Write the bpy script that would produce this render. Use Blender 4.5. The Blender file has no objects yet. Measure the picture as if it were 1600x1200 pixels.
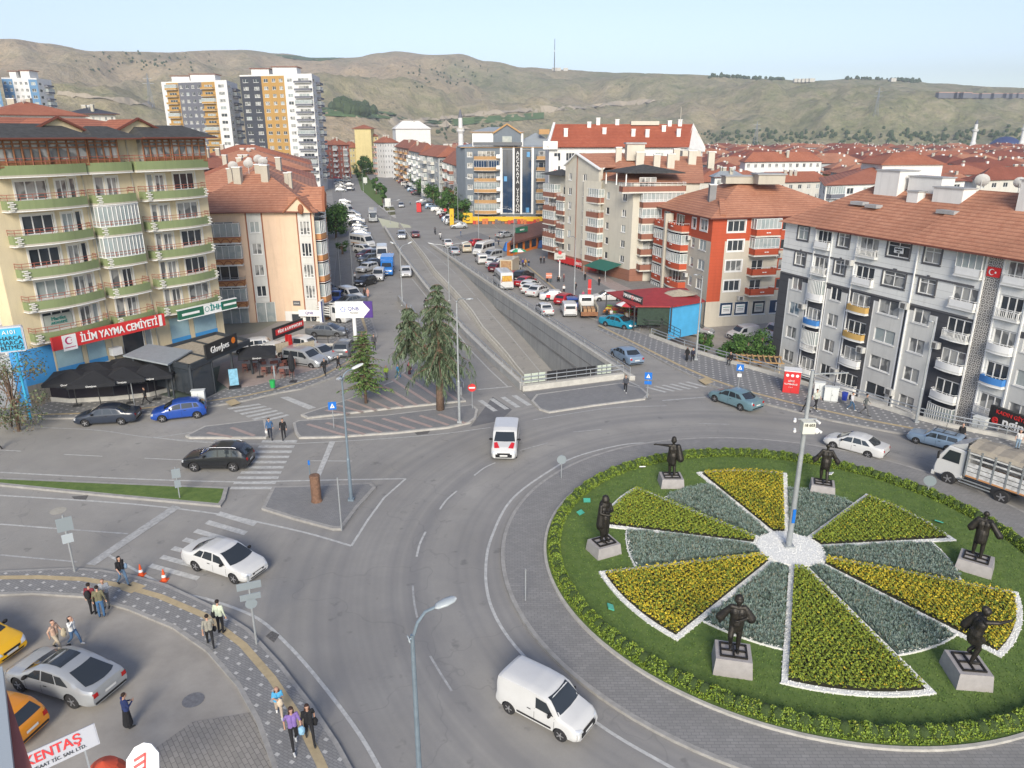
import bpy,bmesh,math,random
from math import sin,cos,pi,radians as R,atan2,hypot,sqrt
from mathutils import Vector,Matrix
from mathutils.geometry import delaunay_2d_cdt
from mathutils.bvhtree import BVHTree
random.seed(7)
scn=bpy.context.scene
COL=scn.collection
FPX,TH,HC=1150.0,R(18.8),21.5
cd=bpy.data.cameras.new('camera');cam=bpy.data.objects.new('camera',cd);COL.objects.link(cam)
cam.location=(0,0,HC);cam.rotation_euler=(pi/2-TH,0,0)
cd.sensor_width=36;cd.lens=FPX/1600*36;cd.clip_start=.3;cd.clip_end=20000
scn.camera=cam
SUN_EL,SUN_AZ=28,180
w=bpy.data.worlds.new('World');scn.world=w;w.use_nodes=True
nt=w.node_tree;nt.nodes.clear()
sky=nt.nodes.new('ShaderNodeTexSky');sky.sky_type='NISHITA';sky.sun_disc=False
sky.sun_elevation=R(SUN_EL);sky.sun_rotation=R(SUN_AZ);sky.altitude=900
sky.air_density=1.0;sky.dust_density=.8;sky.ozone_density=2.0
bg=nt.nodes.new('ShaderNodeBackground');bg.inputs[1].default_value=.118
wo=nt.nodes.new('ShaderNodeOutputWorld')
hs=nt.nodes.new('ShaderNodeHueSaturation');hs.inputs['Saturation'].default_value=.8;hs.inputs['Hue'].default_value=.512;nt.links.new(sky.outputs[0],hs.inputs['Color']);nt.links.new(hs.outputs[0],bg.inputs[0]);nt.links.new(bg.outputs[0],wo.inputs[0])
sl=bpy.data.lights.new('sun','SUN');sl.energy=2.9;sl.angle=R(24);sl.color=(1,.915,.78)
sun=bpy.data.objects.new('sun',sl);COL.objects.link(sun)
sd=Vector((sin(R(SUN_AZ))*cos(R(SUN_EL)),cos(R(SUN_AZ))*cos(R(SUN_EL)),sin(R(SUN_EL))))
sun.rotation_euler=sd.to_track_quat('Z','Y').to_euler()
scn.view_settings.view_transform='Standard';scn.view_settings.look='None'
scn.view_settings.exposure=0.74;scn.view_settings.gamma=1
def ray(u,v):
 a=(u-800)/FPX;b=(v-600)/FPX
 return Vector((a,cos(TH)-sin(TH)*b,-sin(TH)-cos(TH)*b))
def G(u,v,z=0.0):
 d=ray(u,v);t=(z-HC)/d.z
 return Vector((d.x*t,d.y*t))
def GP(pts,z=0.0):return[G(u,v,z)for u,v in pts]
def hit(u,v,A,B):
 d=ray(u,v);A=Vector(A[:2]);B=Vector(B[:2]);n=Vector((-(B-A).y,(B-A).x))
 t=n.dot(A)/n.dot(d.xy);p=d.xy*t
 return(p-A).dot((B-A).normalized()),HC+d.z*t
def zat(p,v):
 b=(v-600)/FPX;h=p[1]*(b*cos(TH)+sin(TH))/(-cos(TH)+b*sin(TH));return HC+h
class MB:
 def __init__(s):s.v=[];s.f=[];s.m=[]
 def face(s,pts,m=0):
  i=len(s.v);s.v+=[tuple(p)for p in pts];s.f.append(tuple(range(i,i+len(pts))));s.m.append(m)
 def add(s,vs,fs,m=0):
  i=len(s.v);s.v+=[tuple(p)for p in vs]
  for k,f in enumerate(fs):
   s.f.append(tuple(j+i for j in f));s.m.append(m[k]if isinstance(m,(list,tuple))else m)
 def box(s,c,size,m=0,rz=0,M=None):
  x,y,z=[q/2 for q in size]
  vs=[Vector((a,b,d))for d in(-z,z)for b in(-y,y)for a in(-x,x)]
  if rz:rm=Matrix.Rotation(rz,3,'Z');vs=[rm@q for q in vs]
  if M:vs=[M@q for q in vs]
  c=Vector(c);vs=[q+c for q in vs]
  s.add(vs,[(0,2,3,1),(4,5,7,6),(0,1,5,4),(2,6,7,3),(0,4,6,2),(1,3,7,5)],m)
 def bar(s,a,b,w,h,m=0):
  a=Vector(a);b=Vector(b);d=b-a;L=d.length
  if L<1e-6:return
  q=d.to_track_quat('X','Z').to_matrix()
  s.box((a+b)/2,(L,w,h),m,M=q)
 def prism(s,poly,z0,z1,m=0,mt=None,bottom=True):
  poly=[Vector(p[:2])for p in poly]
  ar=sum(poly[i-1].x*poly[i].y-poly[i].x*poly[i-1].y for i in range(len(poly)))
  if ar<0:poly.reverse()
  n=len(poly);i=len(s.v)
  s.v+=[(p.x,p.y,z0)for p in poly]+[(p.x,p.y,z1)for p in poly]
  for k in range(n):
   s.f.append((i+k,i+(k+1)%n,i+n+(k+1)%n,i+n+k));s.m.append(m)
  vs,_,fs,_,_,_=delaunay_2d_cdt(poly,[],[list(range(n))],1,1e-5)
  for zz,rev in((z1,False),(z0,True)):
   if rev and not bottom:continue
   j=len(s.v);s.v+=[(p.x,p.y,zz)for p in vs]
   for f in fs:
    f=list(f);a=sum(vs[f[q-1]].x*vs[f[q]].y-vs[f[q]].x*vs[f[q-1]].y for q in range(len(f)))
    if(a<0)!=rev:f.reverse()
    s.f.append(tuple(q+j for q in f));s.m.append(m if rev or mt is None else mt)
 def tube(s,pts,r,n=8,m=0,cap=True):
  pts=[Vector(p)for p in pts];k=len(pts);rr=r if isinstance(r,(list,tuple))else[r]*k
  rings=[];up=None
  for i,p in enumerate(pts):
   d=(pts[min(i+1,k-1)]-pts[max(i-1,0)])
   if d.length<1e-9:d=Vector((0,0,1))
   d.normalize()
   if up is None:up=Vector((1,0,0))if abs(d.x)<.9 else Vector((0,1,0))
   a=(up-d*up.dot(d)).normalized();b=d.cross(a);up=a
   i0=len(s.v)
   for j in range(n):
    t=2*pi*j/n;s.v.append(tuple(p+(a*cos(t)+b*sin(t))*rr[i]))
   rings.append(i0)
  for q in range(k-1):
   for j in range(n):
    a0,b0=rings[q],rings[q+1]
    s.f.append((a0+j,a0+(j+1)%n,b0+(j+1)%n,b0+j));s.m.append(m)
  if cap:
   s.f.append(tuple(rings[0]+j for j in reversed(range(n))));s.m.append(m)
   s.f.append(tuple(rings[-1]+j for j in range(n)));s.m.append(m)
 def lathe(s,prof,c=(0,0,0),n=16,m=0):
  i0=len(s.v)
  for r,z in prof:
   for j in range(n):
    t=2*pi*j/n;s.v.append((c[0]+r*cos(t),c[1]+r*sin(t),c[2]+z))
  for q in range(len(prof)-1):
   for j in range(n):
    a0=i0+q*n;b0=a0+n
    s.f.append((a0+j,a0+(j+1)%n,b0+(j+1)%n,b0+j));s.m.append(m)
  s.f.append(tuple(i0+j for j in reversed(range(n))));s.m.append(m)
  s.f.append(tuple(i0+(len(prof)-1)*n+j for j in range(n)));s.m.append(m)
 def ell(s,c,r,n=10,k=7,m=0):
  s.lathe([(max(1e-4,sin(pi*i/k))*1.0,-cos(pi*i/k))for i in range(k+1)],(0,0,0),n,m)
  t=n*(k+1);c=Vector(c)
  for i in range(len(s.v)-t,len(s.v)):
   p=s.v[i];s.v[i]=(c.x+p[0]*r[0],c.y+p[1]*r[1],c.z+p[2]*r[2])
 def mesh(s,name,mats,smooth=False):
  me=bpy.data.meshes.new(name);me.from_pydata(s.v,[],s.f);
  for q in(mats if isinstance(mats,(list,tuple))else[mats]):me.materials.append(q)
  me.polygons.foreach_set('material_index',s.m)
  if smooth:me.polygons.foreach_set('use_smooth',[True]*len(s.f))
  me.update();return me
 def build(s,name,mats,parent=None,loc=(0,0,0),rz=0,smooth=False):
  return link(name,s.mesh(name,mats,smooth),parent,loc,rz)
def link(name,me,parent=None,loc=(0,0,0),rz=0):
 o=bpy.data.objects.new(name,me);COL.objects.link(o);o.location=loc
 if rz:o.rotation_euler=(0,0,rz)
 if parent:o.parent=parent
 return o
def empty(name,loc=(0,0,0),rz=0,parent=None):return link(name,None,parent,loc,rz)
def tag(o,label=None,cat=None,group=None,kind=None):
 if label:o['label']=label
 if cat:o['category']=cat
 if group:o['group']=group
 if kind:o['kind']=kind
 return o
def kids(o):return KIDS.get(o.name)or[c for c in o.children]
KIDS={}
def copy_tree(o,parent=None):
 c=o.copy();COL.objects.link(c);c.parent=parent
 for ch in kids_of(o):copy_tree(ch,c)
 return c
_kc={}
def kids_of(o):
 if o not in _kc:_kc[o]=list(o.children)
 return _kc[o]
def dup(o,loc,rz=0,label=None,cat=None,group=None):
 c=copy_tree(o);c.location=loc;c.rotation_euler=(0,0,rz)
 return tag(c,label,cat,group)
def nod(m):return m.node_tree.nodes,m.node_tree.links
def mat(name,col,rough=.7,metal=0,var=.0,scale=3.0,bump=0,bscale=40,spec=.5,col2=None,coord='Object',detail=4,clear=0):
 m=bpy.data.materials.new(name);m.use_nodes=True;N,L=nod(m)
 b=N['Principled BSDF'];c=(*col[:3],1)
 b.inputs['Base Color'].default_value=c;b.inputs['Roughness'].default_value=rough
 b.inputs['Metallic'].default_value=metal;b.inputs['Specular IOR Level'].default_value=spec
 if clear:b.inputs['Coat Weight'].default_value=clear;b.inputs['Coat Roughness'].default_value=.05
 if var or col2 or bump:
  if coord=='World':tc=N.new('ShaderNodeNewGeometry');out=tc.outputs['Position']
  else:tc=N.new('ShaderNodeTexCoord');out=tc.outputs[coord]
  if var or col2:
   nz=N.new('ShaderNodeTexNoise');nz.inputs['Scale'].default_value=scale;nz.inputs['Detail'].default_value=detail
   nz.inputs['Roughness'].default_value=.65
   L.new(out,nz.inputs['Vector'])
   r=N.new('ShaderNodeValToRGB');r.color_ramp.elements[0].position=.32;r.color_ramp.elements[1].position=.68
   c2=col2 if col2 else tuple(min(1,q*(1+var))for q in col[:3])
   c1=col if col2 else tuple(q*(1-var)for q in col[:3])
   r.color_ramp.elements[0].color=(*c1[:3],1);r.color_ramp.elements[1].color=(*c2[:3],1)
   L.new(nz.outputs['Fac'],r.inputs['Fac']);L.new(r.outputs[0],b.inputs['Base Color'])
  if bump:
   n2=N.new('ShaderNodeTexNoise');n2.inputs['Scale'].default_value=bscale;n2.inputs['Detail'].default_value=3
   L.new(out,n2.inputs['Vector']);bp=N.new('ShaderNodeBump');bp.inputs['Strength'].default_value=bump
   bp.inputs['Distance'].default_value=.02;L.new(n2.outputs['Fac'],bp.inputs['Height']);L.new(bp.outputs[0],b.inputs['Normal'])
 return m
def mth(N,L,op,a,b=None,c=None):
 n=N.new('ShaderNodeMath');n.operation=op
 for i,q in enumerate((a,b,c)):
  if q is None:continue
  if isinstance(q,(int,float)):n.inputs[i].default_value=q
  else:L.new(q,n.inputs[i])
 return n.outputs[0]
def mixc(N,L,fac,a,b):
 n=N.new('ShaderNodeMix');n.data_type='RGBA'
 if isinstance(fac,(int,float)):n.inputs[0].default_value=fac
 else:L.new(fac,n.inputs[0])
 for i,q in((6,a),(7,b)):
  if isinstance(q,tuple):n.inputs[i].default_value=(*q[:3],1)
  else:L.new(q,n.inputs[i])
 return n.outputs[2]
def noise(N,L,vec,scale,detail=4,rough=.6):
 n=N.new('ShaderNodeTexNoise');n.inputs['Scale'].default_value=scale;n.inputs['Detail'].default_value=detail
 n.inputs['Roughness'].default_value=rough;L.new(vec,n.inputs['Vector']);return n.outputs['Fac']
def ramp(N,L,fac,stops):
 r=N.new('ShaderNodeValToRGB');e=r.color_ramp.elements
 while len(e)<len(stops):e.new(.5)
 for i,(p,c)in enumerate(stops):e[i].position=p;e[i].color=(*c[:3],1)if isinstance(c,tuple)else(c,c,c,1)
 L.new(fac,r.inputs['Fac']);return r.outputs[0]
def base(name,rough=.8):
 m=bpy.data.materials.new(name);m.use_nodes=True;N,L=nod(m);b=N['Principled BSDF'];b.inputs['Roughness'].default_value=rough
 g=N.new('ShaderNodeNewGeometry');return m,N,L,b,g.outputs['Position']
def asphalt():
 m,N,L,b,P=base('asphalt',.85)
 n1=noise(N,L,P,.16,5,.6);n2=noise(N,L,P,14,3,.7);n3=noise(N,L,P,.7,6,.7)
 c=mixc(N,L,ramp(N,L,n1,[(.3,0.0),(.72,1.0)]),(.235,.224,.2),(.33,.316,.285))
 c=mixc(N,L,ramp(N,L,n3,[(.42,0.0),(.8,.55)]),c,(.19,.185,.178))
 g=N.new('ShaderNodeTexVoronoi');g.inputs['Scale'].default_value=55;L.new(P,g.inputs['Vector'])
 c=mixc(N,L,ramp(N,L,n2,[(.3,.0),(.8,.5)]),c,(.31,.3,.29))
 c=mixc(N,L,ramp(N,L,g.outputs['Distance'],[(.0,.22),(.25,0.0)]),c,(.34,.33,.31))
 sp_=N.new('ShaderNodeVectorMath');sp_.operation='DISTANCE';L.new(P,sp_.inputs[0]);sp_.inputs[1].default_value=(15.35,34.6,0)
 dist=sp_.outputs['Value']
 cmb=N.new('ShaderNodeCombineXYZ');L.new(dist,cmb.inputs[0])
 wear=noise(N,L,cmb.outputs[0],.55,3,.7);near_=ramp(N,L,mth(N,L,'DIVIDE',dist,60),[(.26,1.0),(.7,0.0)])
 c=mixc(N,L,mth(N,L,'MULTIPLY',ramp(N,L,wear,[(.42,0.0),(.6,.65)]),near_),c,(.17,.168,.17))
 vv=N.new('ShaderNodeTexVoronoi');vv.feature='DISTANCE_TO_EDGE';vv.inputs['Scale'].default_value=.11
 mm=N.new('ShaderNodeMapping');L.new(P,mm.inputs['Vector']);nn=N.new('ShaderNodeTexNoise');nn.inputs['Scale'].default_value=.5;L.new(P,nn.inputs['Vector'])
 av=N.new('ShaderNodeVectorMath');av.operation='MULTIPLY_ADD';L.new(nn.outputs['Color'],av.inputs[0]);av.inputs[1].default_value=(4,4,0);L.new(P,av.inputs[2]);L.new(av.outputs[0],vv.inputs['Vector'])
 c=mixc(N,L,ramp(N,L,vv.outputs['Distance'],[(.0,.3),(.004,0.0)]),c,(.12,.12,.12))
 n9=noise(N,L,P,.9,3,.6);c=mixc(N,L,ramp(N,L,n9,[(.64,0.0),(.72,.5)]),c,(.12,.118,.115))
 L.new(c,b.inputs['Base Color'])
 bp=N.new('ShaderNodeBump');bp.inputs['Strength'].default_value=.35;bp.inputs['Distance'].default_value=.01
 L.new(n2,bp.inputs['Height']);L.new(bp.outputs[0],b.inputs['Normal']);return m
def paving(name,ca,cb,size=.2,spots=None,joint=(.16,.16,.16),rot=0.0):
 m,N,L,b,P=base(name,.85)
 mp=N.new('ShaderNodeMapping');L.new(P,mp.inputs['Vector']);mp.inputs['Rotation'].default_value[2]=rot
 br=N.new('ShaderNodeTexBrick');L.new(mp.outputs[0],br.inputs['Vector'])
 br.inputs['Color1'].default_value=(*ca,1);br.inputs['Color2'].default_value=(*cb,1);br.inputs['Mortar'].default_value=(*joint,1)
 br.inputs['Scale'].default_value=1;br.inputs['Brick Width'].default_value=size;br.inputs['Row Height'].default_value=size*.5
 br.inputs['Mortar Size'].default_value=.012;br.inputs['Bias'].default_value=0
 c=br.outputs['Color']
 n1=noise(N,L,P,.8,5);c=mixc(N,L,ramp(N,L,n1,[(.3,0.0),(.75,.45)]),c,tuple(q*.72 for q in ca))
 if spots:
  sx,sy,ss,colr=spots
  se=N.new('ShaderNodeSeparateXYZ');L.new(mp.outputs[0],se.inputs[0])
  row=mth(N,L,'FLOOR',mth(N,L,'DIVIDE',se.outputs[1],sy))
  off=mth(N,L,'MULTIPLY',mth(N,L,'MODULO',mth(N,L,'ABSOLUTE',row),2),.5)
  fx=mth(N,L,'FRACT',mth(N,L,'ADD',mth(N,L,'DIVIDE',se.outputs[0],sx),off))
  fy=mth(N,L,'FRACT',mth(N,L,'DIVIDE',se.outputs[1],sy))
  k=mth(N,L,'MULTIPLY',mth(N,L,'LESS_THAN',fx,ss/sx),mth(N,L,'LESS_THAN',fy,ss/sy*.8))
  k=mth(N,L,'MULTIPLY',k,.85);c=mixc(N,L,k,c,colr)
 L.new(c,b.inputs['Base Color']);return m
def tiles(name,c1,c2,pitch=.19):
 m,N,L,b,P=base(name,.8)
 se=N.new('ShaderNodeSeparateXYZ');L.new(P,se.inputs[0])
 n1=noise(N,L,P,1.6,5,.7);n2=noise(N,L,P,.22,4);n3=noise(N,L,P,9,2)
 c=mixc(N,L,ramp(N,L,n1,[(.3,0.0),(.7,1.0)]),c1,c2)
 c=mixc(N,L,ramp(N,L,n2,[(.4,0.0),(.75,.5)]),c,tuple(q*.6 for q in c1))
 c=mixc(N,L,ramp(N,L,n3,[(.55,0.0),(.75,.35)]),c,tuple(min(1,q*1.5)for q in c2))
 fz=mth(N,L,'FRACT',mth(N,L,'DIVIDE',se.outputs[2],pitch))
 k=ramp(N,L,fz,[(.0,.85),(.22,.2),(.7,0.0),(1.0,.2)])
 c=mixc(N,L,k,c,tuple(q*.38 for q in c1))
 L.new(c,b.inputs['Base Color'])
 bp=N.new('ShaderNodeBump');bp.inputs['Strength'].default_value=.5;bp.inputs['Distance'].default_value=.05
 L.new(fz,bp.inputs['Height']);L.new(bp.outputs[0],b.inputs['Normal']);return m
def wallmat(name,col,var=.06,line=None,coord='World'):
 m,N,L,b,P=base(name,.85)
 n1=noise(N,L,P,.5,6,.7);
 mp=N.new('ShaderNodeMapping');L.new(P,mp.inputs['Vector']);mp.inputs['Scale'].default_value=(2.2,2.2,.18)
 n2=noise(N,L,mp.outputs[0],1.0,4,.7)
 c=mixc(N,L,ramp(N,L,n1,[(.3,0.0),(.7,1.0)]),tuple(q*(1-var)for q in col),tuple(min(1,q*(1+var))for q in col))
 c=mixc(N,L,ramp(N,L,n2,[(.5,0.0),(.78,.42)]),c,tuple(q*.62 for q in col))
 if line:
  se=N.new('ShaderNodeSeparateXYZ');L.new(P,se.inputs[0])
  fz=mth(N,L,'FRACT',mth(N,L,'DIVIDE',se.outputs[2],line))
  c=mixc(N,L,mth(N,L,'MULTIPLY',mth(N,L,'LESS_THAN',fz,.06),.5),c,tuple(q*.45 for q in col))
 L.new(c,b.inputs['Base Color']);return m
def glassmat(name,col,rough=.06,curtain=None):
 m,N,L,b,P=base(name,rough)
 b.inputs['Specular IOR Level'].default_value=.8
 n1=noise(N,L,P,.6,3);c=mixc(N,L,n1,tuple(q*.55 for q in col),tuple(q*1.5 for q in col))
 if curtain:
  mp=N.new('ShaderNodeMapping');L.new(P,mp.inputs['Vector']);mp.inputs['Scale'].default_value=(9,9,.4)
  n2=noise(N,L,mp.outputs[0],1.0,2);c2=mixc(N,L,n2,tuple(q*.6 for q in curtain),curtain)
  n3=noise(N,L,P,.9,1);c=mixc(N,L,ramp(N,L,n3,[(.44,.25),(.5,1.0)]),c,c2)
 L.new(c,b.inputs['Base Color']);return m
M={}
M['asphalt']=asphalt()
M['white_line']=mat('road_paint',(.33,.33,.32),.8,col2=(.56,.56,.53),scale=3.5,coord='World',detail=9)
M['worn_line']=mat('worn_road_paint',(.36,.36,.35),.8,var=.25,scale=4,coord='World')
M['pave_spot']=paving('spotted_paving',(.225,.222,.215),(.275,.27,.26),.22,(.72,.46,.17,(.5,.49,.46)),rot=.5)
M['pave_spot2']=paving('spotted_paving_light',(.2,.2,.2),(.25,.25,.245),.22,(.8,.5,.2,(.5,.49,.46)),rot=-.45)
M['pave_dark']=paving('dark_block_paving',(.205,.205,.205),(.25,.247,.24),.24)
M['pave_ring']=paving('ring_paving',(.22,.215,.205),(.27,.262,.248),.3)
M['pave_yard']=paving('sandy_block_paving',(.25,.235,.21),(.31,.29,.26),.34,joint=(.13,.12,.11),rot=.9)
M['pave_lot']=paving('lot_paving',(.22,.21,.195),(.27,.26,.24),.4,rot=.2)
M['pave_pink']=mat('pink_slab_paving',(.33,.27,.245),.8,var=.1,scale=2,coord='World')
M['stripe_pink']=mat('pink_paving_stripe',(.36,.28,.25),.8,var=.12,scale=3,coord='World')
M['dusty']=mat('dusty_concrete',(.27,.25,.22),.9,var=.22,scale=.5,coord='World',col2=(.36,.335,.295),detail=8,bump=.3)
M['kerb']=mat('kerb_stone',(.30,.29,.27),.85,var=.16,scale=2.5,coord='World')
M['kerb_light']=mat('light_kerb_stone',(.4,.385,.35),.85,var=.16,scale=2.5,coord='World')
M['tactile']=mat('yellow_tactile_paving',(.42,.335,.2),.8,var=.12,scale=3,coord='World')
M['concrete']=mat('concrete',(.33,.335,.335),.85,var=.14,scale=.7,coord='World',bump=.2)
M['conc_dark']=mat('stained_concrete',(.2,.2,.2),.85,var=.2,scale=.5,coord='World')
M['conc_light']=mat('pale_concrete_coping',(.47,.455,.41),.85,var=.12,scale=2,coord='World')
M['steel']=mat('galvanised_steel',(.38,.4,.41),.45,.6,var=.1,scale=2)
M['steel_dark']=mat('dark_steel',(.05,.052,.055),.5,.3)
M['white']=mat('white_paint',(.74,.74,.72),.5,var=.05,scale=2)
M['black']=mat('black_plastic',(.018,.018,.02),.5)
M['rubber']=mat('rubber',(.02,.02,.021),.85)
M['earth']=mat('dry_earth',(.26,.22,.16),.95,var=.2,scale=.02,coord='World',col2=(.2,.21,.13),detail=8)
M['glass']=glassmat('dark_window_glass',(.035,.042,.05))
M['glass_c']=glassmat('curtained_window_glass',(.06,.065,.07),curtain=(.42,.42,.4))
M['glass_l']=glassmat('glazed_balcony_glass',(.26,.31,.31),.12,curtain=(.42,.46,.45))
M['glass_b']=glassmat('blue_tinted_glass',(.02,.045,.09))
M['pvc']=mat('white_window_frame',(.7,.7,.68),.4)
M['rust_red']=mat('red_painted_rail',(.3,.09,.06),.6,var=.15,scale=4)
# ================================================================== SETTING: ground, roads, trench, roundabout
RC=Vector((15.05,34.55))
WALL_R=GP([(961,578.5),(860,511),(760,444),(700,402),(655,372),(640,352)])
WALL_L=GP([(590,340),(601,360),(626,402),(665,455),(722,522),(770,570),(817,613)])
trench=WALL_R+WALL_L
YARD_RAIL=GP([(1017,527),(1062,544),(1120,562),(1200,585),(1307,618),(1375,638),(1432,656),(1480,668)])
YZ=-3.2
yard=YARD_RAIL+[Vector((42,50)),Vector((75,60)),Vector((75,112)),Vector((25,112)),Vector((22,96))]
def inpoly(p,poly):
 c=False
 for i in range(len(poly)):
  a,b=poly[i-1],poly[i]
  if(a[1]>p[1])!=(b[1]>p[1])and p[0]<(b[0]-a[0])*(p[1]-a[1])/(b[1]-a[1])+a[0]:c=not c
 return c
def sheet(name,outline,holes,z,m,kind='structure',extra=()):
 vs=list(outline);faces=[list(range(len(vs)))];edges=[]
 for h in holes:
  i=len(vs);vs+=list(h);edges+=[(i+k,i+(k+1)%len(h))for k in range(len(h))]
 v2,_,f2,_,_,_=delaunay_2d_cdt(vs,edges,faces,1,1e-4)
 b=MB()
 out=[]
 for f in f2:
  c=sum((v2[q]for q in f),Vector((0,0)))/len(f)
  if any(inpoly(c,h)for h in holes):continue
  f=list(f);a=sum(v2[f[q-1]].x*v2[f[q]].y-v2[f[q]].x*v2[f[q-1]].y for q in range(len(f)))
  if a<0:f.reverse()
  out.append(tuple(f))
 b.add([(p.x,p.y,z)for p in v2],out)
 return tag(b.build(name,m),kind=kind)
TOWN=[Vector(p)for p in((-400,-40),(1500,-40),(1500,1500),(-400,1500))]
sheet('ground',TOWN,[trench,yard],-.008,mat('town_ground',(.25,.24,.21),.95,var=.2,scale=.05,coord='World',col2=(.19,.2,.14),detail=7))
road_out=[Vector(p)for p in((-75,-8),(75,-8),(75,40),(60,50),(44,49.3))]+list(reversed(YARD_RAIL))+GP([(1010,500),(960,470),(900,430),(850,395),(790,350),(735,328),(700,318),(690,290),(640,262),(612,240),(590,228),(520,228),(500,262),(508,300),(500,380),(500,470),(400,520),(150,560),(-70,560)])
sheet('road',road_out,[trench],-.002+.002,M['asphalt'])
sheet('yard_ground',yard,[],YZ,M['dusty'])
def tz(y):
 P=[(50,-6.4),(66,-6.3),(82,-5.3),(93,-3.9),(110,-2.0),(122,-.9),(134,-.35),(150,-.06),(190,.0)]
 for(a,za),(b,zb)in zip(P,P[1:]):
  if y<=b:t=max(0,(y-a)/(b-a));return za+(zb-za)*t
 return 0
def along(poly,t):
 P=sorted(poly,key=lambda p:p.y)
 for a,b in zip(P,P[1:]):
  if t<=b.y:k=(t-a.y)/(b.y-a.y);return a.x+(b.x-a.x)*k
 return P[-1].x
ys=[50,58,66,74,82,88,93,101,110,122,134,142,150,160,170,180]
def xl(y):
 P=sorted(WALL_L,key=lambda p:p.y)
 if y<P[0].y:d=P[1]-P[0];return P[0].x+d.x/d.y*(y-P[0].y)
 return along(WALL_L,y)
def xr(y):
 P=sorted(WALL_R,key=lambda p:p.y)
 if y<P[0].y:d=P[1]-P[0];return P[0].x+d.x/d.y*(y-P[0].y)
 return along(WALL_R,y)
b=MB()
for a,c in zip(ys,ys[1:]):b.face([(xl(a)-.3,a,tz(a)),(xr(a)+.3,a,tz(a)),(xr(c)+.3,c,tz(c)),(xl(c)-.3,c,tz(c))])
tag(b.build('underpass_road',M['asphalt']),kind='structure')
b=MB()
def rampline(f,w,y0,y1):
 yy=[y0+(y1-y0)*i/24 for i in range(25)]
 for a,c in zip(yy,yy[1:]):
  xa,xc=f(a),f(c);b.face([(xa-w/2,a,tz(a)+.012),(xa+w/2,a,tz(a)+.012),(xc+w/2,c,tz(c)+.012),(xc-w/2,c,tz(c)+.012)])
def xm(y):return along(MED,y)if y>MED[0].y else MED[0].x+(MED[1].x-MED[0].x)/(MED[1].y-MED[0].y)*(y-MED[0].y)
def G3(u,v):
 z=0
 for _ in range(30):p=G(u,v,z);z=z*.5+tz(p.y)*.5
 return p
MED=sorted([G3(u,v)for u,v in((816,592),(789,557),(755,520),(737,492),(702,452),(681,430),(669,412),(642,377),(630,361),(614,340),(592,325))],key=lambda p:p.y)
rampline(lambda y:xr(y)-1.5,.14,60,150);rampline(lambda y:xl(y)+1.1,.12,110,165);rampline(lambda y:xm(y)-.7,.1,100,160)
for v in(558,561,495,498,454,457,414,384,372):
 y=G3(760 if v>480 else 690,v).y
 b.face([(xm(y)+.4,y,tz(y)+.012),(xr(y)-1.6,y,tz(y)+.012),(xr(y)-1.6,y+.22,tz(y)+.012),(xm(y)+.4,y+.22,tz(y)+.012)])
tag(b.build('ramp_marking',M['worn_line']),kind='structure')
b=MB()
def wallstrip(b,xf,ya,yb,side,zt,th,m=0,step=4.0,zbot=None):
 n=max(1,int((yb-ya)/step));yy=[ya+(yb-ya)*i/n for i in range(n+1)]
 for a,c in zip(yy,yy[1:]):
  xa,xc=xf(a),xf(c);za=(tz(a)-.2)if zbot is None else zbot;zc=(tz(c)-.2)if zbot is None else zbot
  za=min(za,zt-.1);zc=min(zc,zt-.1)
  o=th*side
  q=[(xa,a,za),(xc,c,zc),(xc,c,zt),(xa,a,zt)];q2=[(x+o,y,z)for x,y,z in q]
  b.add(q+q2,[(0,1,2,3),(4,7,6,5),(3,2,6,7)]+([(0,3,7,4)]if a==ya else[])+([(1,5,6,2)]if c==yb else[]),m)
wr_=tag(empty('retaining_wall'),'long grey concrete retaining wall on the right side of the underpass ramp','wall')
def wmat():
 m,N,L,bb,P=base('cast_concrete_panels',.85)
 mp=N.new('ShaderNodeMapping');L.new(P,mp.inputs['Vector']);mp.inputs['Scale'].default_value=(1.6,1.6,.12)
 n2=noise(N,L,mp.outputs[0],1.0,5,.75);n1=noise(N,L,P,.3,5)
 c=mixc(N,L,ramp(N,L,n1,[(.3,0.0),(.7,1.0)]),(.27,.285,.29),(.36,.37,.37))
 c=mixc(N,L,ramp(N,L,n2,[(.45,0.0),(.75,.7)]),c,(.2,.2,.2))
 se=N.new('ShaderNodeSeparateXYZ');L.new(P,se.inputs[0])
 fy=mth(N,L,'FRACT',mth(N,L,'DIVIDE',se.outputs[1],2.6));c=mixc(N,L,mth(N,L,'MULTIPLY',mth(N,L,'LESS_THAN',fy,.02),.5),c,(.1,.1,.1))
 L.new(c,bb.inputs['Base Color']);return m
M['wallconc']=wmat()
b=MB();wallstrip(b,lambda y:xr(y),64.3,150,1,.0,.45,0);b.build('wall',M['wallconc'],wr_)
b=MB();wallstrip(b,lambda y:xr(y)-.06,64.2,150,1,.42,.5,0,zbot=.0);b.build('coping',M['conc_light'],wr_)
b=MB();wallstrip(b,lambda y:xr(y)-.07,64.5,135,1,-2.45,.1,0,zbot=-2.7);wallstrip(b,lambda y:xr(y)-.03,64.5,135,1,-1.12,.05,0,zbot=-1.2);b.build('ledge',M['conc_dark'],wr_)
wl_=tag(empty('retaining_wall'),'grey concrete wall with steel rail on the left side of the underpass ramp','wall')
b=MB();wallstrip(b,lambda y:xl(y)+.38,62,178,-1,.0,.38,0);wallstrip(b,lambda y:xl(y),61.6,178,1,.62,.38,0,zbot=-.1);b.build('wall',M['concrete'],wl_)
b=MB();wallstrip(b,lambda y:xl(y)-.03,61.6,178,1,.7,.44,0,zbot=.62);b.build('coping',M['conc_light'],wl_)
md_=tag(empty('median_wall'),'low concrete median wall dividing the two underpass lanes','wall')
b=MB()
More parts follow.
